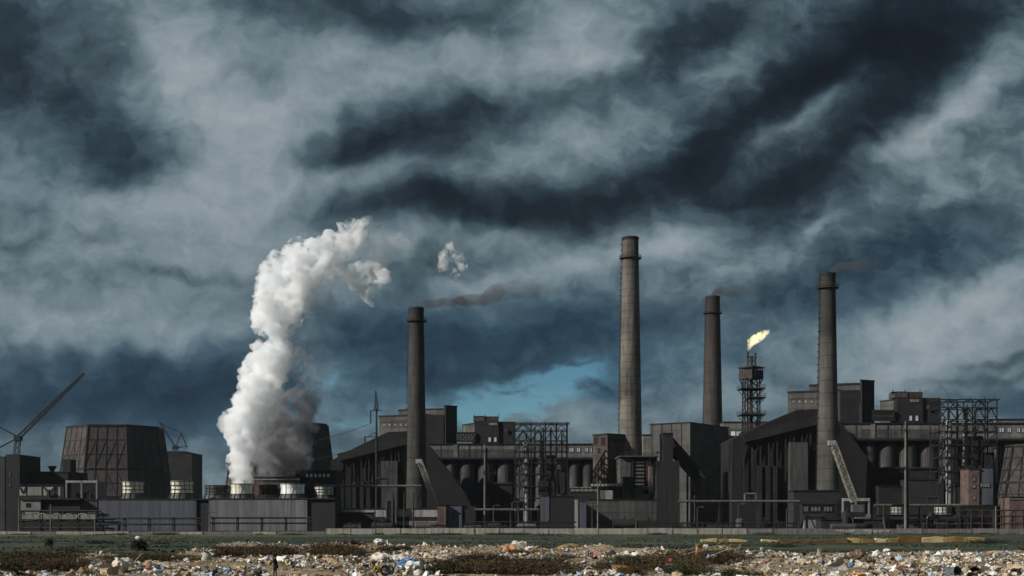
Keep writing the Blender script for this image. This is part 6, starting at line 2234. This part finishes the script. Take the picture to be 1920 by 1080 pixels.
tag(o, 'thin dissolving steam trailing off the top of the white column', 'steam')
pf = fill([(500, 668, 712, 10), (511, 640, 728, 13), (522, 634, 734, 13), (535, 652, 716, 12), (548, 668, 704, 10), (560, 676, 700, 8), (574, 690, 708, 6), (588, 700, 712, 4)], 1.2, 15, 12)
o = puff_shell('steam_puff', pf, 23, .8, 1.7, vapour('puff_steam', (.985, .985, .985), .60, .43, .56, .20, 7, .68, step=.2), Y_, 1.9)
tag(o, 'larger torn white steam puff floating right of the column', 'steam', 'torn steam puffs')
pf = fill([(460, 834, 852, 7), (470, 824, 862, 10), (484, 820, 872, 12), (498, 818, 876, 11), (510, 834, 868, 9), (520, 842, 862, 6)], 1.2, 18, 10)
o = puff_shell('steam_puff', pf, 29, .8, 1.5, vapour('faint_steam', (.97, .97, .97), .50, .47, .60, .22, 7, .68, step=.2), Y_, 1.9)
tag(o, 'smaller torn white steam puff floating above the sooty chimney', 'steam', 'torn steam puffs')


# chimney smoke
def smoke(label, pts, Y, seed, dens, col, scale=.07):
    sp = []
    r_ = random.Random(seed)
    for (a, b_) in zip(pts[:-1], pts[1:]):
        n = max(2, int(abs(b_[0] - a[0]) / (max(a[2], 3) * .7)))
        for k in range(n):
            f = k / n
            sp.append((a[0] + (b_[0] - a[0]) * f, a[1] + (b_[1] - a[1]) * f + r_.uniform(-1, 1) * a[2] * .25, a[2] + (b_[2] - a[2]) * f, r_.uniform(-4, 4)))
    x0, x1 = WX(pts[0][0], Y), WX(pts[-1][0], Y)
    m = vapour('chimney_smoke_%d' % Y, col, dens * 1.7, .22, .66, scale, 6, .64, stretch=(.55, 1, 1.3), fade=(x0, x1, 1.25), step=.35)
    o = puff_shell('smoke_trail', sp, seed, .9, 1.2, m, Y, 1.1)
    tag(o, label, 'smoke', 'brown smoke trailing from the chimneys')


smoke('longest brown smoke trail, drifting right from the sooty chimney by the steam', [(784, 574, 7), (805, 570, 7.5), (850, 566, 9.5), (900, 561, 13), (940, 549, 18), (1000, 541, 20), (1060, 536, 20)], 520, 5, .16, (.13, .105, .10))
smoke('short brown smoke trail from the chimney left of the flare tower', [(1338, 553, 8), (1355, 547, 10), (1390, 546, 12), (1440, 537, 13)], 660, 6, .12, (.13, .105, .10))
smoke('faint brown smoke trail from the two-tone chimney', [(1555, 508, 7), (1580, 500, 9), (1615, 496, 12), (1665, 489, 13)], 470, 7, .09, (.22, .19, .185))

# flame: a torn tongue of fire blown to the right
fm = bpy.data.materials.new('fire')
fm.use_nodes = True
ft = fm.node_tree
ft.nodes.clear()
fb = NB(ft)
fg_ = fb.n('ShaderNodeNewGeometry').outputs['Position']
fn_ = fb.noise(fg_, .75, 5, .65, .5)
fcol = fb.ramp(fn_, [(.30, (1.0, .52, .12, 1)), (.44, (1.0, .76, .28, 1)), (.55, (1.0, .88, .45, 1)), (.68, (1, .95, .70, 1))])
fe = fb.n('ShaderNodeEmission')
ft.links.new(fcol, fe.inputs[0])
ft.links.new(fb.maprange(fn_, .34, .56, .05, .46, smooth=True), fe.inputs[1])
fo_ = fb.n('ShaderNodeOutputMaterial')
ft.links.new(fe.outputs[0], fo_.inputs['Volume'])
fm.cycles.volume_step_rate = .2
fx, fy, fY = FLARE
sp = [(1405, 653, 2.6, 0), (1406, 649, 3.6, 0), (1407.5, 645, 4.8, 0), (1410, 641, 6.2, 0), (1414, 638, 7.2, 0), (1418.5, 635, 7.6, .4), (1423, 632, 7.2, .2), (1427.5, 629.5, 6.8, 0), (1431.5, 627, 5.6, 0), (1435, 624.8, 4.6, 0), (1438.5, 623, 3.0, 0), (1441, 621.5, 1.8, 0), (1405.5, 639, 3.4, 0), (1412, 633, 3.0, 0), (1424, 625.5, 3.0, 0), (1432, 622, 2.6, 0), (1427, 636, 3.0, 0)]
flame = puff_shell('flame', [(a, b_, r * 1.12, d) for a, b_, r, d in sp], 41, .16, .62, fm, fy, 7.0)
tag(flame, 'yellow-white gas flame blown to the right at the top of the flare tower', 'flame')
# ------------------------------------------------------------------ single things lying on the dump
def crumple_mesh(seed, m, flatness=.6, sub=2, amp=.35):
    v, f = ico()
    for _ in range(sub):
        v, f = subdiv(v, f)
    n1 = fbm(v[:, 0] * 1.7 + seed, v[:, 1] * 1.7 + v[:, 2] * 1.3, seed, 4)
    n2 = fbm(v[:, 2] * 3.1 + seed, v[:, 0] * 3.3 - v[:, 1] * 2.1, seed + 9, 3)
    v = v * (1 + amp * n1 + amp * .5 * n2)[:, None]
    v[:, 2] *= flatness
    v[:, 2] -= v[:, 2].min() + .08
    return np_mesh('plastic_bag', v, f, [m], np.zeros(len(f)), False)


def lay(me, name, label, cat, px, Y, s, group=None, rot=None, sz=None, tilt=(0, 0)):
    x = WX(px, Y)
    o = bpy.data.objects.new(name, me)
    COL.objects.link(o)
    o.location = (x, Y, float(ground_z(x, Y)))
    o.scale = (s, s * R.uniform(.7, 1), sz or s)
    o.rotation_euler = (tilt[0], tilt[1], R.uniform(0, 6.28) if rot is None else rot)
    return tag(o, label, cat, group)


BAGS = {}
for col_ in ('white', 'offwhite', 'pale_blue', 'blue', 'black', 'red', 'orange', 'yellow', 'grey', 'tan', 'brown', 'pink'):
    BAGS[col_] = [crumple_mesh(300 + hash_, M['scrap_' + col_], .45 + .1 * (hash_ % 3), 2) for hash_ in range(3)]
words_ = {'white': 'white', 'offwhite': 'off-white', 'pale_blue': 'pale blue', 'blue': 'blue', 'black': 'black', 'grey': 'grey', 'tan': 'tan', 'brown': 'brown'}
i_ = 0
for col_, n_, s0 in (('white', 28, .36), ('offwhite', 28, .36), ('pale_blue', 22, .36), ('black', 26, .36), ('grey', 26, .40), ('blue', 9, .34), ('tan', 30, .38), ('brown', 26, .42)):
    pts = scatter(n_, 900 + i_, 92, 172)
    for (x, y) in pts:
        lay(BAGS[col_][i_ % 3], 'plastic_bag' if col_ not in ('tan', 'brown') else 'torn_sack', 'crumpled %s %s lying loose among the litter of the dump' % (words_[col_], 'plastic bag' if col_ not in ('tan', 'brown') else 'torn sack'),
            'bag', CX + x / y * FOC, y, s0 * R.uniform(.4, .95), '%s bags strewn over the dump' % words_[col_])
        i_ += 1
for col_, px, Y, s, lab in (
        ('blue', 772, 112, .85, 'large bright blue tarpaulin bundle right of the ragged pale heap'), ('blue', 757, 104, .62, 'blue bag in front of the large blue tarpaulin bundle'), ('white', 778, 101, .9, 'big white bag heap below the blue tarpaulin'),
        ('white', 803, 103, .6, 'upright white bag left of the bare earth mound'), ('blue', 426, 103, .42, 'single blue bag left of the standing person'), ('black', 484, 99, .5, 'black bag at the feet of the standing person'),
        ('orange', 557, 97, .30, 'orange rag on the bare path by the standing person'), ('red', 1056, 128, .36, 'bright red bag among pale litter in the middle'), ('pink', 1127, 140, .34, 'pink bag left of the brush pile'),
        ('orange', 933, 112, .34, 'orange bag on top of the bare earth mound'), ('black', 1341, 121, .6, 'black bag right of the brush pile, by blue scraps'), ('pale_blue', 1333, 118, .6, 'pale blue bag beside the black one, right of the brush pile'),
        ('red', 1742, 121, .40, 'red bag touching the yellow one on the right of the dump'), ('yellow', 1734, 121, .42, 'yellow bag touching the red one on the right of the dump'), ('blue', 1597, 111, .34, 'blue bag near the bottom edge on the right'),
        ('white', 1343, 99, .55, 'white bag at the bottom edge under the brush pile'), ('orange', 174, 109, .38, 'orange bag at the lower left of the dump'), ('red', 279, 106, .34, 'red bag among white litter at the left'),
        ('orange', 660, 138, .40, 'orange bag on the slope of the heap between the two people'), ('yellow', 428, 150, .45, 'yellow bag high on the heap right of the tilted drum'), ('tan', 372, 162, .6, 'tan box-like scrap on top of the far left litter heap'),
        ('black', 658, 162, .8, 'black rag heap on the ridge beyond the crouching person'), ('white', 710, 163, .75, 'white sack standing on the ridge, beyond the ragged pale heap'), ('orange', 955, 160, .9, 'rusty orange scrap on the middle litter heap'),
        ('white', 992, 161, .8, 'white sack on top of the middle litter heap'), ('red', 1432, 176, .55, 'red scrap alone on the grass edge, right of the brush pile'), ('black', 1420, 176, .5, 'black scrap beside the red one on the grass edge'),
        ('white', 1320, 175, 1.3, 'large pale sack behind the brush pile'), ('white', 1329, 186, .8, 'white bag on the grass between the cream blocks'), ('brown', 1610, 122, 1.1, 'dark brown scrap pile on the right half of the dump'), ('brown', 1625, 118, .9, 'dark brown scrap just right of the larger brown pile'),
        ('white', 1663, 172, .6, 'white bag at the far edge by the sandy strip'), ('white', 259, 189, .55, 'white plastic caught on the spreading shrub tree'), ('offwhite', 742, 116, 1.3, 'ragged pale heap of netting right of the crouching person'), ('offwhite', 715, 118, 1.2, 'ragged pale heap of netting beyond the crouching person'), ('offwhite', 228, 106, 1.0, 'large off-white sack pile at the lower left')):
    o = lay(BAGS[col_][i_ % 3], 'plastic_bag', lab, 'bag', px, Y, s * .8)
    if 'caught on' in lab:
        o.location.z += 1.6
    i_ += 1

# drums, tyres, boxes, planks
def drum(label, px, Y, r, L, tilt, yaw, m, open_=True):
    mb = MB()
    mb.lathe(0, 0, [(r * .82, -L / 2), (r, L / 2 - .02), (r * 1.06, L / 2), (r * .98, L / 2), (r * .9, L / 2 - .03), (r * .75, -L / 2 + .06)], 20)
    for f in (-.2, .15):
        mb.lathe(0, 0, [(r * (.93 + f * .18), L * f - .02), (r * (.97 + f * .18), L * f), (r * (.93 + f * .18), L * f + .02)], 20, close=True)
    x = WX(px, Y)
    o = mb.build('drum', m)
    o.location = (x, Y, float(ground_z(x, Y)) + .42 * L * abs(math.cos(tilt)) + .55 * r * abs(math.sin(tilt)))
    o.rotation_euler = (tilt, 0, yaw)
    tag(o, label, 'drum', 'drums on the dump')


flat('drum_pale', (.36, .37, .29), .6, .3, .2, 2.0)
flat('drum_slate', (.09, .115, .125), .6, .3, .3, 2.0)
flat('rubber', (.02, .02, .021), .7, .3, .3, 3.0)
drum('tilted pale olive drum standing in the litter at the left', 388, 131, .55, 1.15, math.radians(22), math.radians(70), M['drum_pale'])
drum('slate blue drum lying at the bottom edge on the right', 1786, 100, .5, 1.0, math.radians(80), math.radians(35), M['drum_slate'])
drum('dark drum lying right of the slate blue one', 1828, 101, .48, .9, math.radians(84), math.radians(-20), M['rubber'])


def tyre(label, px, Y, R0, tilt, yaw):
    mb = MB()
    prof = [(R0 * .58, -.10), (R0 * .85, -.13), (R0, -.08), (R0, .08), (R0 * .85, .13), (R0 * .58, .10)]
    mb.lathe(0, 0, prof, 22, close=True)
    x = WX(px, Y)
    o = mb.build('tyre', M['rubber'])
    o.location = (x, Y, float(ground_z(x, Y)) + R0 * abs(math.sin(tilt)) * .9 + .12)
    o.rotation_euler = (tilt, 0, yaw)
    tag(o, label, 'tyre', 'old tyres')


tyre('old black tyre at the bottom edge by the pale blanket, right of the crouching person', 722, 97, .42, math.radians(75), math.radians(20))
tyre('old black tyre leaning on the first one, right of the crouching person', 730, 98, .40, math.radians(70), math.radians(-25))
tyre('old black tyre lying at the right end of the dump', 1905, 101, .45, math.radians(40), math.radians(10))


def carton(label, px, Y, L, d, h, yaw, m):
    mb = MB().box(-L / 2, L / 2, -d / 2, d / 2, -.05, h)
    mb.hexa([(-L / 2, -d / 2, h), (L / 2, -d / 2, h), (L / 2, -d / 2 - .02, h + .01), (-L / 2, -d / 2 - .02, h + .01), (-L / 2, -d * .85, h + .22), (L / 2, -d * .85, h + .22), (L / 2, -d * .85 - .02, h + .24), (-L / 2, -d * .85 - .02, h + .24)])
    mb.hexa([(-L / 2, d / 2, h), (L / 2, d / 2, h), (L / 2, d / 2 + .02, h + .01), (-L / 2, d / 2 + .02, h + .01), (-L / 2, d * .8, h + .26), (L / 2, d * .8, h + .26), (L / 2, d * .8 + .02, h + .28), (-L / 2, d * .8 + .02, h + .28)])
    x = WX(px, Y)
    o = mb.build('carton', m)
    o.location = (x, Y, float(ground_z(x, Y)))
    o.rotation_euler = (R.uniform(-.15, .15), R.uniform(-.15, .15), yaw)
    tag(o, label, 'carton', 'cartons on the dump')


carton('orange-tan carton at the bottom edge, left of the large brush pile', 1165, 99, 1.3, .9, .55, .3, M['scrap_tan'])
carton('tan carton beside scrap at the lower right corner of the dump', 1862, 102, 1.0, .7, .5, .8, M['scrap_beige'])
carton('tan carton lying high on the far left litter heap', 372, 160, .8, .6, .5, .7, M['scrap_tan'])
carton('reddish carton in the tangled brush pile', 1310, 123, .5, .5, .9, .2, M['scrap_tan'])
carton('beige carton on the path side of the left litter', 205, 104, 1.2, .8, .5, 1.0, M['scrap_beige'])
pts = scatter(36, 4242, 95, 165)
for (x, y) in pts:
    L = R.uniform(.8, 2.2)
    mb = MB().box(-L / 2, L / 2, -.06, .06, -.02, .03)
    o = mb.build('plank', M['scrap_beige'] if R.random() < .5 else M['scrap_brown'])
    o.location = (x, y, float(ground_z(x, y)) + .2)
    o.rotation_euler = (R.uniform(-.3, .3), R.uniform(-.5, .5), R.uniform(0, 3.14))
    tag(o, 'loose wooden plank stuck in the litter of the dump', 'plank', 'loose planks in the litter')
for (px, Y, L, yaw, el, lab) in ((72, 134, 2.6, .5, .30, 'pale forked branch on the left scrub bank'), (252, 121, 1.6, 1.2, .6, 'pale stick standing in the litter below the second scrub bank'), (1290, 124, 5.5, .25, .22, 'long pale branch in the large brush pile'), (1305, 122, 4.2, .1, .12, 'long pale branch lying lower in the large brush pile'), (1330, 119, 3.0, -.2, .35, 'short pale branch rising from the large brush pile'), (572, 98, 2.0, .1, .02, 'stick lying across the bare path')):
    d = Vector((math.cos(yaw) * math.cos(el), math.sin(yaw) * math.cos(el), math.sin(el)))
    mb = MB()
    p = Vector((0, 0, .1))
    q = p + d * L * .55 + Vector((0, 0, .05))
    e = q + (d + Vector((.1, .1, -.15))) * L * .45
    mb.tube(p - d * L * .1, q, .05, .035, 6).tube(q, e, .035, .015, 6).tube(q, q + (d + Vector((-.3, .3, .35))) * L * .3, .025, .01, 5)
    x = WX(px, Y)
    o = mb.build('branch', M['scrap_beige'])
    o.location = (x, Y, float(ground_z(x, Y)) + .35)
    tag(o, lab, 'branch', 'pale branches on the dump')
t = thing('marker_post', 'short yellow-and-dark post standing on the grass behind the brush pile', 'post', (WX(1388, 190), 190, float(ground_z(WX(1388, 190), 190))))
x, z = WX(1388, 190), float(ground_z(WX(1388, 190), 190))
MB().tube((x, 190, z - .1), (x, 190, z + .5), .12, .12, 8).build('lower_shaft', M['dark_wood'], t)
MB().tube((x, 190, z + .504), (x, 190, z + 1.0), .12, .10, 8).build('upper_shaft', M['yellow_block'], t)
x, z = WX(1103, 150), float(ground_z(WX(1103, 150), 150))
t = thing('stake', 'black stake upright in pale litter, left of the pink bag', 'post', (x, 150, z))
MB().tube((x, 150, z - .1), (x, 150, z + .75), .09, .07, 8).tube((x, 150, z + .75), (x, 150, z + .8), .12, .12, 8).build('shaft', M['scrap_black'], t)
t = lay(BAGS['pale_blue'][0], 'cloth_bundle', 'blue-grey cloth bundle with a red rag on top, in front of the large brush pile', 'bundle', 1258, 104, .42, sz=.75)
rg = bpy.data.objects.new('red_rag', BAGS['red'][1])
COL.objects.link(rg)
rg.parent = t
rg.location = (-.1, 0, 1.05)
rg.scale = (.5, .5, .35)
# ------------------------------------------------------------------ people picking over the dump
import bmesh
flat('skin', (.30, .17, .11), .6, .3, .15, 8.0)
flat('coat_black', (.020, .020, .022), .85, .2, .3, 5.0)
flat('trousers_dark', (.045, .042, .038), .9, .2, .3, 5.0)
flat('shoe_black', (.012, .012, .012), .6, .3, .2, 5.0)
flat('hair_black', (.012, .010, .009), .7, .3, .2, 9.0)
flat('jacket_mustard', (.30, .19, .045), .85, .2, .3, 5.0)
flat('sack_amber', (.50, .28, .08), .7, .3, .3, 3.0)
flat('eye_dark', (.01, .01, .01), .3, .5, .1, 9.0)


def skin_figure(name, J, chains, parent, root, mats, pick):
    """one continuous body: joints with radii joined by chains, grown with a skin surface"""
    bm = bmesh.new()
    lay_ = bm.verts.layers.skin.verify()
    vs = {}
    for k, (p, r) in J.items():
        v = bm.verts.new(p)
        v[lay_].radius = (r, r) if not isinstance(r, tuple) else r
        v[lay_].use_root = (k == root)
        vs[k] = v
    for c in chains:
        for a, b_ in zip(c[:-1], c[1:]):
            if not bm.edges.get((vs[a], vs[b_])):
                bm.edges.new((vs[a], vs[b_]))
    me = bpy.data.meshes.new(name + '_bones')
    bm.to_mesh(me)
    bm.free()
    tmp = bpy.data.objects.new(name + '_bones', me)
    COL.objects.link(tmp)
    sk = tmp.modifiers.new('skin', 'SKIN')
    sk.use_smooth_shade = True
    sb = tmp.modifiers.new('smooth', 'SUBSURF')
    sb.levels = sb.render_levels = 2
    dg = bpy.context.evaluated_depsgraph_get()
    em = bpy.data.meshes.new_from_object(tmp.evaluated_get(dg))
    bpy.data.objects.remove(tmp)
    em.name = name
    em.materials.clear()
    for m in mats:
        em.materials.append(m)
    for pl in em.polygons:
        pl.material_index = pick(pl.center)
        pl.use_smooth = True
    o = bpy.data.objects.new(name, em)
    COL.objects.link(o)
    o.parent = parent
    return o


def hand(J, chains, key, wrist, d, n, side):
    """palm and five bent fingers of unequal length; d points along the fingers, n out of the palm, side to the thumb"""
    d, n, side = Vector(d).normalized(), Vector(n).normalized(), Vector(side).normalized()
    w = Vector(wrist)
    J[key + 'palm'] = (w + d * .055, (.034, .020))
    chains.append([key + 'wrist', key + 'palm'])
    for i, (L, off) in enumerate(((.070, .027), (.080, .009), (.074, -.009), (.056, -.026))):
        a = w + d * .095 + side * off
        b_ = a + d * L * .55 + n * .018
        c = b_ + d * L * .25 + n * L * .5
        for q, p in enumerate((a, b_, c)):
            J['%sf%d%d' % (key, i, q)] = (p, .0095 - .001 * q)
        chains.append([key + 'palm'] + ['%sf%d%d' % (key, i, q) for q in range(3)])
    a = w + d * .035 + side * .036
    b_ = a + d * .03 + side * .022 + n * .01
    c = b_ + d * .03 + n * .02
    for q, p in enumerate((a, b_, c)):
        J['%st%d' % (key, q)] = (p, .0105 - .001 * q)
    chains.append([key + 'palm'] + ['%st%d' % (key, q) for q in range(3)])


def add_head(J, chains, neck, c, fwd):
    c, f = Vector(c), Vector(fwd).normalized()
    s = Vector((f.y, -f.x, 0)).normalized()
    up = Vector((0, 0, 1))
    J['jaw'] = (c - up * .055 + f * .02, .062)
    J['skull'] = (c + up * .02, .094)
    J['crown'] = (c + up * .085 - f * .01, .072)
    J['nose'] = (c + f * .112 - up * .005, .013)
    chains += [[neck, 'jaw', 'skull', 'crown'], ['skull', 'nose']]
    for sg, k in ((1, 'ear_a'), (-1, 'ear_b')):
        J[k] = (c + s * sg * .098 - f * .01, .015)
        chains.append(['skull', k])
    return c, f, s


def tube_path(mb, pts, rads, n=12, squash=1.0):
    """closed sleeve or coat around a path; squash flattens it front to back (x)"""
    rings = []
    for i, p in enumerate(pts):
        a = Vector(pts[max(0, i - 1)])
        b_ = Vector(pts[min(len(pts) - 1, i + 1)])
        d = (b_ - a).normalized()
        s = d.cross(Vector((1, 0, 0)) if abs(d.x) < .9 else Vector((0, 1, 0))).normalized()
        t = d.cross(s).normalized()
        rx, ry = rads[i] if isinstance(rads[i], tuple) else (rads[i], rads[i])
        rings.append([Vector(p) + s * (ry * math.cos(2 * math.pi * k / n)) + t * (rx * math.sin(2 * math.pi * k / n)) for k in range(n)])
    vs = [v for r_ in rings for v in r_]
    fs = [(i * n + k, i * n + (k + 1) % n, (i + 1) * n + (k + 1) % n, (i + 1) * n + k) for i in range(len(pts) - 1) for k in range(n)]
    fs += [tuple(range(n - 1, -1, -1)), tuple(range((len(pts) - 1) * n, len(pts) * n))]
    mb.add(vs, fs)
    return mb


def local_build(mb, name, m, parent, smooth=True):
    me = bpy.data.meshes.new(name)
    me.from_pydata([tuple(v) for v in mb.v], [], mb.f)
    me.materials.append(m)
    me.polygons.foreach_set('use_smooth', [smooth] * len(me.polygons))
    me.update()
    o = bpy.data.objects.new(name, me)
    COL.objects.link(o)
    o.parent = parent
    return o


def face(parent, c, f, s, hair_m, long_=False):
    ey = MB()
    for sg in (-1, 1):
        p = c + f * .086 + s * sg * .034 + Vector((0, 0, .018))
        ey.lathe(p.x, p.y, [(.002, p.z - .009), (.011, p.z), (.002, p.z + .009)], 8)
    local_build(ey, 'eyes', M['eye_dark'], parent)
    mo = MB()
    p = c + f * .083 - Vector((0, 0, .062))
    mo.bar(p - s * .022, p + s * .022, .012, .008)
    local_build(mo, 'mouth', M['skin'], parent)
    v, fc_ = ico()
    v, fc_ = subdiv(*subdiv(v, fc_))
    hv = v * np.array([.112, .108, .118])
    cc = np.array(c) + np.array((0, 0, .042)) - np.array(f) * .022
    hv = hv + cc
    cut = []
    for q in fc_:
        m_ = hv[q].mean(0) - np.array(c)
        if m_ @ np.array(f) > .045 and m_[2] < .062:
            continue
        if m_[2] < (-.11 if long_ else -.045):
            continue
        cut.append(tuple(int(t_) for t_ in q))
    mb = MB()
    mb.add([tuple(p) for p in hv], cut)
    local_build(mb, 'hair', hair_m, parent)


# --- the standing picker
def standing(px, Y):
    x = WX(px, Y)
    z = float(ground_z(x, Y))
    t = thing('person', 'person in a black coat standing on the dump, turned left, hands before the chest', 'person', (x, Y, z), 'people on the dump')
    J, ch = {}, []
    J['pelvis'] = ((.02, 0, .86), (.13, .11))
    J['waist'] = ((.01, 0, 1.0), (.125, .10))
    J['chest'] = ((-.03, 0, 1.20), (.15, .12))
    J['collar'] = ((-.06, 0, 1.33), (.10, .08))
    J['neck'] = ((-.085, 0, 1.40), .055)
    ch.append(['pelvis', 'waist', 'chest', 'collar', 'neck'])
    hc = add_head(J, ch, 'neck', (-.12, 0, 1.51), (-1, -.15, -.28))
    for sg, k in ((1, 'l'), (-1, 'r')):
        st = .05 * sg
        J[k + 'hip'] = ((.02, .09 * sg, .82), .092)
        J[k + 'knee'] = ((-.03 + st, .10 * sg, .46), .062)
        J[k + 'ankle'] = ((.03 + st * 1.6, .10 * sg, .09), .042)
        J[k + 'toe'] = ((-.13 + st * 1.6, .11 * sg, .035), .036)
        ch.append(['pelvis', k + 'hip', k + 'knee', k + 'ankle', k + 'toe'])
        J[k + 'shoulder'] = ((-.05, .17 * sg, 1.29), .066)
        J[k + 'elbow'] = ((-.02 if sg < 0 else -.10, .27 * sg, 1.06), .046)
        J[k + 'wrist'] = ((-.27, .12 * sg, 1.15), .030)
        ch.append(['collar', k + 'shoulder', k + 'elbow', k + 'wrist'])
        hand(J, ch, k, (-.27, .12 * sg, 1.15), (-.8, -.4 * sg, .25), (0, -.8 * sg, -.4), (0, 0, 1))
    pick = lambda c: 0 if (c.z > 1.395 or c.x < -.265 and c.z > .9) else (2 if c.z < .11 else 1)
    skin_figure('body', J, ch, t, 'pelvis', [M['skin'], M['trousers_dark'], M['shoe_black']], pick)
    face(t, *hc, M['hair_black'])
    coat = MB()
    tube_path(coat, [(.05, 0, .66), (.03, 0, .84), (.01, 0, 1.02), (-.03, 0, 1.2), (-.06, 0, 1.33), (-.08, 0, 1.39)], [(.185, .24), (.17, .215), (.155, .20), (.165, .22), (.13, .185), (.075, .08)], 18)
    for sg in (1, -1):
        tube_path(coat, [(-.05, .14 * sg, 1.30), (-.05, .21 * sg, 1.24), (-.02 if sg < 0 else -.10, .275 * sg, 1.06), (-.14, .21 * sg, 1.10), (-.245, .135 * sg, 1.145)], [.085, .085, .068, .060, .050], 12)
    local_build(coat, 'coat', M['coat_black'], t)
    sk = lay(BAGS['orange'][0], 'carried_sack', 'amber sack held in front of the standing person', 'sack', px, Y, .2)
    sk.data = crumple_mesh(77, M['sack_amber'], 1.2, 2, .2)
    sk.location = (x - .42, Y - .02, z + .92)
    sk.scale = (.15, .14, .16)
    return t


picker = standing(516, 95)
picker.scale = (1.06, 1.22, 1.06)


# --- the bending picker, cut by the lower edge of the picture
def bending(px, Y):
    x = WX(px, Y)
    z = float(ground_z(x, Y))
    t = thing('person', 'black-haired person in a mustard top bending down at the bottom edge of the dump', 'person', (x, Y, z), 'people on the dump')
    J, ch = {}, []
    J['pelvis'] = ((.22, 0, .62), (.13, .12))
    J['waist'] = ((.12, 0, .72), (.12, .10))
    J['chest'] = ((-.04, 0, .82), (.14, .12))
    J['collar'] = ((-.15, 0, .87), (.09, .08))
    J['neck'] = ((-.20, 0, .91), .054)
    ch.append(['pelvis', 'waist', 'chest', 'collar', 'neck'])
    hc = add_head(J, ch, 'neck', (-.28, -.02, 1.0), (-.75, -.35, -.5))
    for sg, k in ((1, 'l'), (-1, 'r')):
        J[k + 'hip'] = ((.20, .09 * sg, .58), .095)
        J[k + 'knee'] = ((-.08, .13 * sg, .42), .064)
        J[k + 'ankle'] = ((.10, .12 * sg, .09), .043)
        J[k + 'toe'] = ((-.06, .13 * sg, .035), .036)
        ch.append(['pelvis', k + 'hip', k + 'knee', k + 'ankle', k + 'toe'])
        J[k + 'shoulder'] = ((-.13, .17 * sg, .83), .064)
        J[k + 'elbow'] = ((-.20, .23 * sg, .58), .045)
        J[k + 'wrist'] = ((-.36, .15 * sg, .42), .030)
        ch.append(['collar', k + 'shoulder', k + 'elbow', k + 'wrist'])
        hand(J, ch, k, (-.36, .15 * sg, .42), (-.6, -.1 * sg, -.7), (.2, -.9 * sg, -.2), (-.6, 0, .6))
    pick = lambda c: 0 if (c.x < -.19 and c.z > .895 or c.x < -.355) else (2 if c.z < .11 else 1)
    skin_figure('body', J, ch, t, 'pelvis', [M['skin'], M['trousers_dark'], M['shoe_black']], pick)
    face(t, *hc, M['hair_black'], True)
    top = MB()
    tube_path(top, [(.27, 0, .60), (.12, 0, .72), (-.04, 0, .82), (-.15, 0, .87), (-.19, 0, .895)], [(.17, .20), (.15, .19), (.165, .21), (.12, .17), (.07, .075)], 16)
    for sg in (1, -1):
        tube_path(top, [(-.11, .13 * sg, .84), (-.13, .20 * sg, .79), (-.20, .235 * sg, .58), (-.34, .16 * sg, .44)], [.08, .078, .06, .045], 12)
    local_build(top, 'top', M['jacket_mustard'], t)
    return t


bending(707, 96)
# ------------------------------------------------------------------ thin smoky air over the whole place
hm = bpy.data.materials.new('smoky_air')
hm.use_nodes = True
ht = hm.node_tree
ht.nodes.clear()
hv = ht.nodes.new('ShaderNodeVolumePrincipled')
hv.inputs['Color'].default_value = (.80, .84, .92, 1)
hv.inputs['Density'].default_value = 0.00002
hv.inputs['Density Attribute'].default_value = ''
hv.inputs['Anisotropy'].default_value = 0.0
ho = ht.nodes.new('ShaderNodeOutputMaterial')
ht.links.new(hv.outputs[0], ho.inputs['Volume'])
hb = MB().box(-1650, 1650, -450, 1850, -2.2, 150)
hz_o = hb.build('haze', hm)
hz_o['kind'] = 'stuff'
hz_o['label'] = 'thin smoky haze hanging over the plant and the dump'
